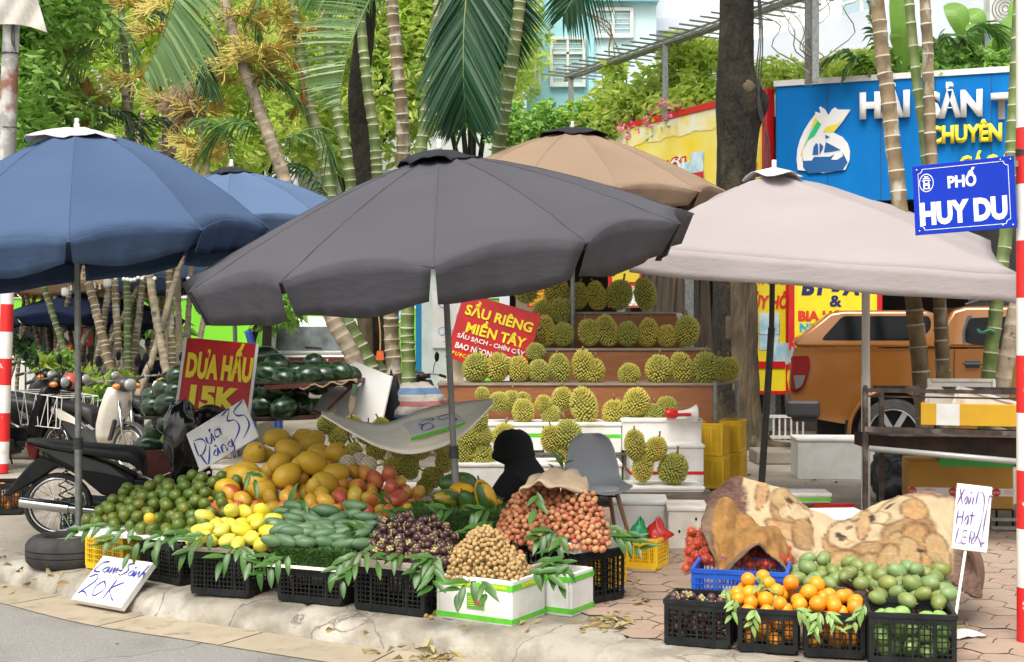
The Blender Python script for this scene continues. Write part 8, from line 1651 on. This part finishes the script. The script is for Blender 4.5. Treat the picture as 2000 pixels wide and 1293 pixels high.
ctrl=[[(1392,962,8.3),(1440, 934,8.25),(1515,952, 8.2),(1575,988,8.1), (1640, 1018,8.0),(1700,990, 7.95), (1785, 966,7.9),(1860,974,7.85),(1893,1010,7.75)],[(1378,1000, 8.1),(1430,990,8.0), (1505, 1000,7.95),(1565,1030,7.85),(1640, 1045,7.75),(1715,1025,7.7), (1790, 1015,7.65),(1868,1030,7.6), (1900, 1060,7.5)],[(1380,1035,7.95),(1440,1040,7.85),(1515,1060,7.75),(1570, 1090,7.55),(1645,1095,7.45),(1720, 1080,7.4),(1795,1075,7.35), (1872, 1085,7.3),(1908,1115,7.2)], [(1390,1062,7.9),(1450,1075,7.8),(1530,1110,7.6),(1590, 1140,7.35),(1655,1148,7.2), (1725, 1140,7.12),(1800,1135,7.1), (1872, 1140,7.05),(1918,1165,7.0)]]
S=surf(ctrl);nu,nv=len(S),len(S[0]);X=np.array([q_.x for r_ in S for q_ in r_]);Y=np.array([q_.y for r_ in S for q_ in r_]);m=MB();rows=[]
for i,r_ in enumerate(S):
 for j, q_ in enumerate(r_):
  w=P(q_.x,q_.y,q_.z);u=i/nu;fd=.022*math.sin(j*.16+2*math.sin(u*3))*u+.03*mnoise.noise(V((q_.x*.022,q_.y*.035,1)))+.01*mnoise.noise(V((q_.x*.08,q_.y*.08, 1)))+.02*mnoise.noise(V((q_.x*.012,q_.y*.02,5)));rows.append(w+V((0,-fd,fd)))
m.grid(rows,nu,nv);M_blk2=vmat('blanket_print',rough=.95,bump=.5,bscale=160); bl=m.build('blanket',M_blk2,None,smooth=True,solid=.014,loc=tuple(P(1640,1050,7.7)),world=True,label='fluffy cream blanket printed with three puppies covering boxes of the right stall',cat='blanket');paint(bl.data,blanket_paint(X, Y))
ctrl=[[(1384,992,7.9),(1420, 986,7.85),(1455,998, 7.8),(1500,1030,7.7),(1540, 1075,7.5),(1565,1120,7.35)],[(1369,1025,7.7),(1415,1020,7.65), (1460, 1025,7.6),(1500,1050,7.5),(1535,1090,7.35),(1558,1132,7.25)],[(1378,1065,7.5),(1410,1070,7.45),(1450,1055,7.4), (1495, 1068,7.35),(1530,1098,7.25),(1550, 1140,7.2)],[(1398,1095,7.35),(1412,1120,7.25),(1445,1095,7.25),(1485, 1073,7.3),(1528,1097,7.22), (1543, 1140,7.15)]]
S=surf(ctrl,10);nu,nv=len(S),len(S[0]);rows=[];cols_=[]
for i,r_ in enumerate(S):
 for j, q_ in enumerate(r_):
  fd=.022*math.sin(j*.22+i*.05)+.045*mnoise.noise(V((q_.x*.03,q_.y*.03,9)))+.014*mnoise.noise(V((q_.x*.09,q_.y*.09,2)));rows.append(P(q_.x,q_.y,q_.z)+V((0,-fd,fd)));e_=min(j,nu and(nu-1-i)*.9);g_=1+.35*mnoise.noise(V((q_.x*.05,q_.y*.05,2)))+.35*mnoise.noise(V((q_.x*.3,q_.y*.2,2)));cols_.append(np.array((.15,.095,.055))*g_ if(j<6 or i>nu-8)else np.array((.27,.135,.035))*g_)
m=MB(); m.grid(rows,nu,nv);fb=m.build('turned_corner',M_blk2,bl,smooth=True,solid=.012,world=True, label='golden brown underside corner folded over the rambutans');paint(fb.data,np.array(cols_))
m=MB(); rows=[]
for i in range(20):
 for j in range(10):t=i/19;rows.append(P(1893+14*math.sin(t*3)+10*(j-4.5)/4.5*(1-.3*t)+8*t, 1060+108*t-(12*(j/9-.5)**2 if i>16 else 0),7.1+.25*(j/9-.5)**2*4))
m.grid(rows,20,10);fb=m.build('hanging_end',mat('blanket_brown',(.26,.16,.11),(.2,.12,.08), rough=.95,scale=8,bump=.5,bscale=120),bl, smooth=True,solid=.02,world=True)
# == leaf sprigs
M_spr=mat('sprig_leaf',(.045,.135,.022),(.03,.09, .014), rough=.36,scale=10,rnd=(.10,.21,.04),isl=True,rndf=.4,transl=.22);M_sprL=mat('sprig_leaf_pale',(.26,.42, .10),(.18,.32,.06),rough=.4,scale=10,rnd=(.36,.5,.16),isl=True,rndf=.4,transl=.3)
def lance(m,p, d_,up, L_,w,bend):
 s=d_.cross(up).normalized();n_=s.cross(d_).normalized();vs=[]
 for k in range(6):
  t=k/5;c_=p+d_*L_*t-n_*bend*L_*t*t;ww=w*(math.sin(math.pi*(.04+.96*t)**.8)**.8)*.5; vs+=[c_+s*ww+n_*ww*.35,c_,c_-s*ww+n_*ww*.35]
 m.add(vs,[(3*i+a,3*i+a+1,3*i+a+4,3*i+a+3)for i in range(5)for a in(0, 1)])
def sprig(px0, py0,px1,py1,D,n,lab, seed,L_=.125, w=.038,mt=None,out=.10):
 r=random.Random(seed);a,b=P(px0,py0,D),P(px1,py1,D-out);e=empty('leaf_sprig',a,0,lab,'leaf sprig','leaf sprigs tucked between the fruit');m=MB();mid=a.lerp(b,.5)+V((0, -.02,.03));st_=bez([a,mid,b],5);m.tube(st_,[.003-.0002*i for i in range(len(st_))], 5);m.build('stem',M_stalk,e,world=True);m=MB();ax=(b-a).normalized()
 for k in range(n):
  t=.12+.88*(k+.5)/n; i=min(len(st_)-2,int(t*(len(st_)-1)));p=st_[i].lerp(st_[i+1],t*(len(st_)-1)-i);sg=1 if k%2 else-1;side_=ax.cross(V((0, -1,.4))).normalized();d_=(ax*r.uniform(.5,1.1)+side_*sg*r.uniform(.35,.9)+V((0,r.uniform(-.5,0),r.uniform(-.35, .25)))).normalized();lance(m,p,d_, V((0,-.6,.8)),L_*r.uniform(.75,1.15),w*r.uniform(.85,1.15),r.uniform(0,.5))
 m.build('leaves',mt or M_spr,e,smooth=True,world=True); return e
SP=[(240,1030, 150,1040,8.35,9,'at the far left edge of the green oranges'),(270,1030,205,1065,8.25,8,'hanging below the left green oranges'),(300, 1048,250,1085,8.1,7, 'above the Cam Sành sign'), (330,1040,300,1075,8.05,7,'in front of the middle green oranges'),(395,1045, 330,1050,7.9, 8,'left of the pale yellow mangoes'),(420,1040,360,1085,7.85,9,'between green oranges and yellow mangoes'),(475,1068,430,1100,7.65,7,'hanging on the second crate left'),(470, 1065,490,1105,7.65,5,'hanging on the second crate right'),(570,1085,520,1120,7.55,8,'hanging from the left end of the grass mat'),(540,1078,505,1115,7.6, 7,'on the right corner of the second crate'),(600,1000, 560,1010,8.3, 6,'between the mango heaps'),(715, 1075,650,1120,7.5,9, 'hanging between grass mat and mangosteens'),(725,1050, 690,1040,7.8, 8,'beside the long green mangoes right'), (700,1080,740,1100,7.4,6,'on the front edge of the mangosteen tray'), (700,1100,668,1140,7.4,7,'hanging at the left of the mangosteen crate'),(790,1085,760,1098,7.4,5, 'low in the mangosteens'),(860,1085,815,1120,7.2,9,'spilling over the right of the mangosteen tray'),(850,1095, 845,1150,7.15,8,'hanging between mangosteen crate and foam box'),(870,1100,810,1095,7.2,7, 'between mangosteens and longans'),(930,1135,890,1165,7.1,7,'hanging on the foam box left'),(940, 1135,950,1165,7.05,6,'hanging on the foam box middle'), (1020, 1120,1095,1135,7.2,8,'at the right corner of the foam box'),(1045,1110,1080, 1120,7.25,9,'behind the foam box corner'),(1040, 1100,1105,1108,7.35, 8,'below the lychee tray'), (820,1010,770,1005,8.3,6,'left of the grass stand'),(890,1000, 850,1005,8.1, 6,'in front of the grass stand'),(960,1000,925,1002,8.0,7,'left side of the lychee heap'), (965,1020,925,1040,7.9,8,'below the papayas near the longans'),(1090, 1040,1050,1055,7.6,9,'on the front of the lychees'),(1100,1045,1090,1075,7.55,8,'hanging down the lychee tray'),(1180, 1030,1235,1060,7.8,9,'sticking out right of the lychees'),(1185,1045, 1250,1075,7.75,9,'hanging over the yellow crate right of the lychees'),(1090,940,1105,905, 8.3,7, 'standing behind the beige cloth'),(1050, 960,1045,1000,7.75,6,'poking through the lychees upper left'), (480,925,500, 940,8.6,5,'on a yellow melon'),(560,990,590,975, 8.35,5,'on the blushed mangoes'),(780,1000,750,985,8.4, 6,'right end of the mango heap')]
for i,(a,b,c_, d_,D,n,lab)in enumerate(SP):sprig(a,b,c_, d_,D,max(4,n-2),'fresh green leaf sprig '+lab,300+i)
for i,(a,b,c_, d_,D,n,lab)in enumerate([(1420,1150,1412, 1185,6.7,7,'at the left end of the oranges'),(1435,1170,1428,1205,6.6,6,'hanging left on the second crate'),(1475,1190,1468,1225,6.4,7,'hanging on the front of the second crate'),(1550,1190,1585, 1225,6.35,9,'hanging left on the third crate'),(1600,1195,1590,1235,6.3,9,'hanging in the middle of the third crate'), (1610, 1200,1630,1225,6.3,7,'hanging right on the third crate'),(1690,1180,1665,1225,6.35, 8,'between the third and fourth crates'), (1500, 1155,1480,1145,6.75, 5,'on top of the oranges'), (1525, 1165,1505,1175,6.7,5,'among the oranges')]):
 sprig(a,b,c_, d_,D,n,'pale citrus leaf sprig '+lab,400+i,.062, .022,M_sprL,.04)
sprig(1385,1010,1395, 1030,8.2,6,'dark leaf sprig behind the left edge of the blanket',420)
sl=empty('string_lights',P(300,540, 17),0, 'string of round white bulbs hanging between the palm stems','string lights');pl_=bez([P(150,520, 17.5), P(225, 545,17.2),P(260,552, 17),P(290,542,17),P(302,540,17),P(370,540,16.8), P(410, 520,16.6)],6);MB().tube(pl_,.006,4).build('cable',M_dark,sl,world=True)
for px, py in((226,543),(234,537),(242,545),(249, 546),(256,547),(263, 546),(270,542),(278, 544),(282,538),(302, 544),(368,543)):
 q_=P(px,py,16.9);m=MB();m.ell(q_,.026,10, 8);m.build('bulb',M_wht,sl, smooth=True,world=True)
s2=empty('string_lights',P(140,550, 18),0, 'string of small lamps with a white lantern under the dark blue umbrella','string lights');pl_=bez([P(80,545,18),P(120,553,18),P(160,548,18),P(215,560,18)],6);MB().tube(pl_,.006,4).build('cable', M_dark,s2,world=True)
for px, py in((88,545),(97,547),(108,551), (125,548),(139,566), (178,563),(185,561), (195,563)):m=MB();q_=P(px,py,17.95);m.ell(q_,.02,8,6);m.cyl(q_,q_+V((0,0,.06)),.014,n=6);m.build('bulb', M_wht, s2,smooth=True,world=True)
for k,(px,py)in enumerate(((128,570),(210, 553))):m=MB();q_=P(px,py,17.8);m.lathe([(.0,.06),(.05,.05),(.055,-.03),(.04, -.06), (0,-.06)],14);o=m.build('lantern', M_foam,smooth=True,label=('white lantern hanging left of the thick leaning stem','smaller white lantern by the beige umbrella rim')[k],cat='lantern');o.location=q_
for k,(x0,x1,y0,y1,D, s,lab)in enumerate(((154,181,625,675,19.3,'TRÀ ĐÁ\n5K\n10K\n15K','red drinks menu board hanging behind the grey umbrella pole'),(131,142,673,695,19,'MÌ', 'small red sign between the stems'))):
 o,w,h=poster('menu_sign',lab,x0,x1,y0,y1, D,M_redd,None,0);text('lettering', s,h/5.2 if k==0 else h/3,M_yell if k else M_wht, o,frameM((0,-.024,0),(1,0,0),(0,0, 1)),sx=.8,bold=.001)
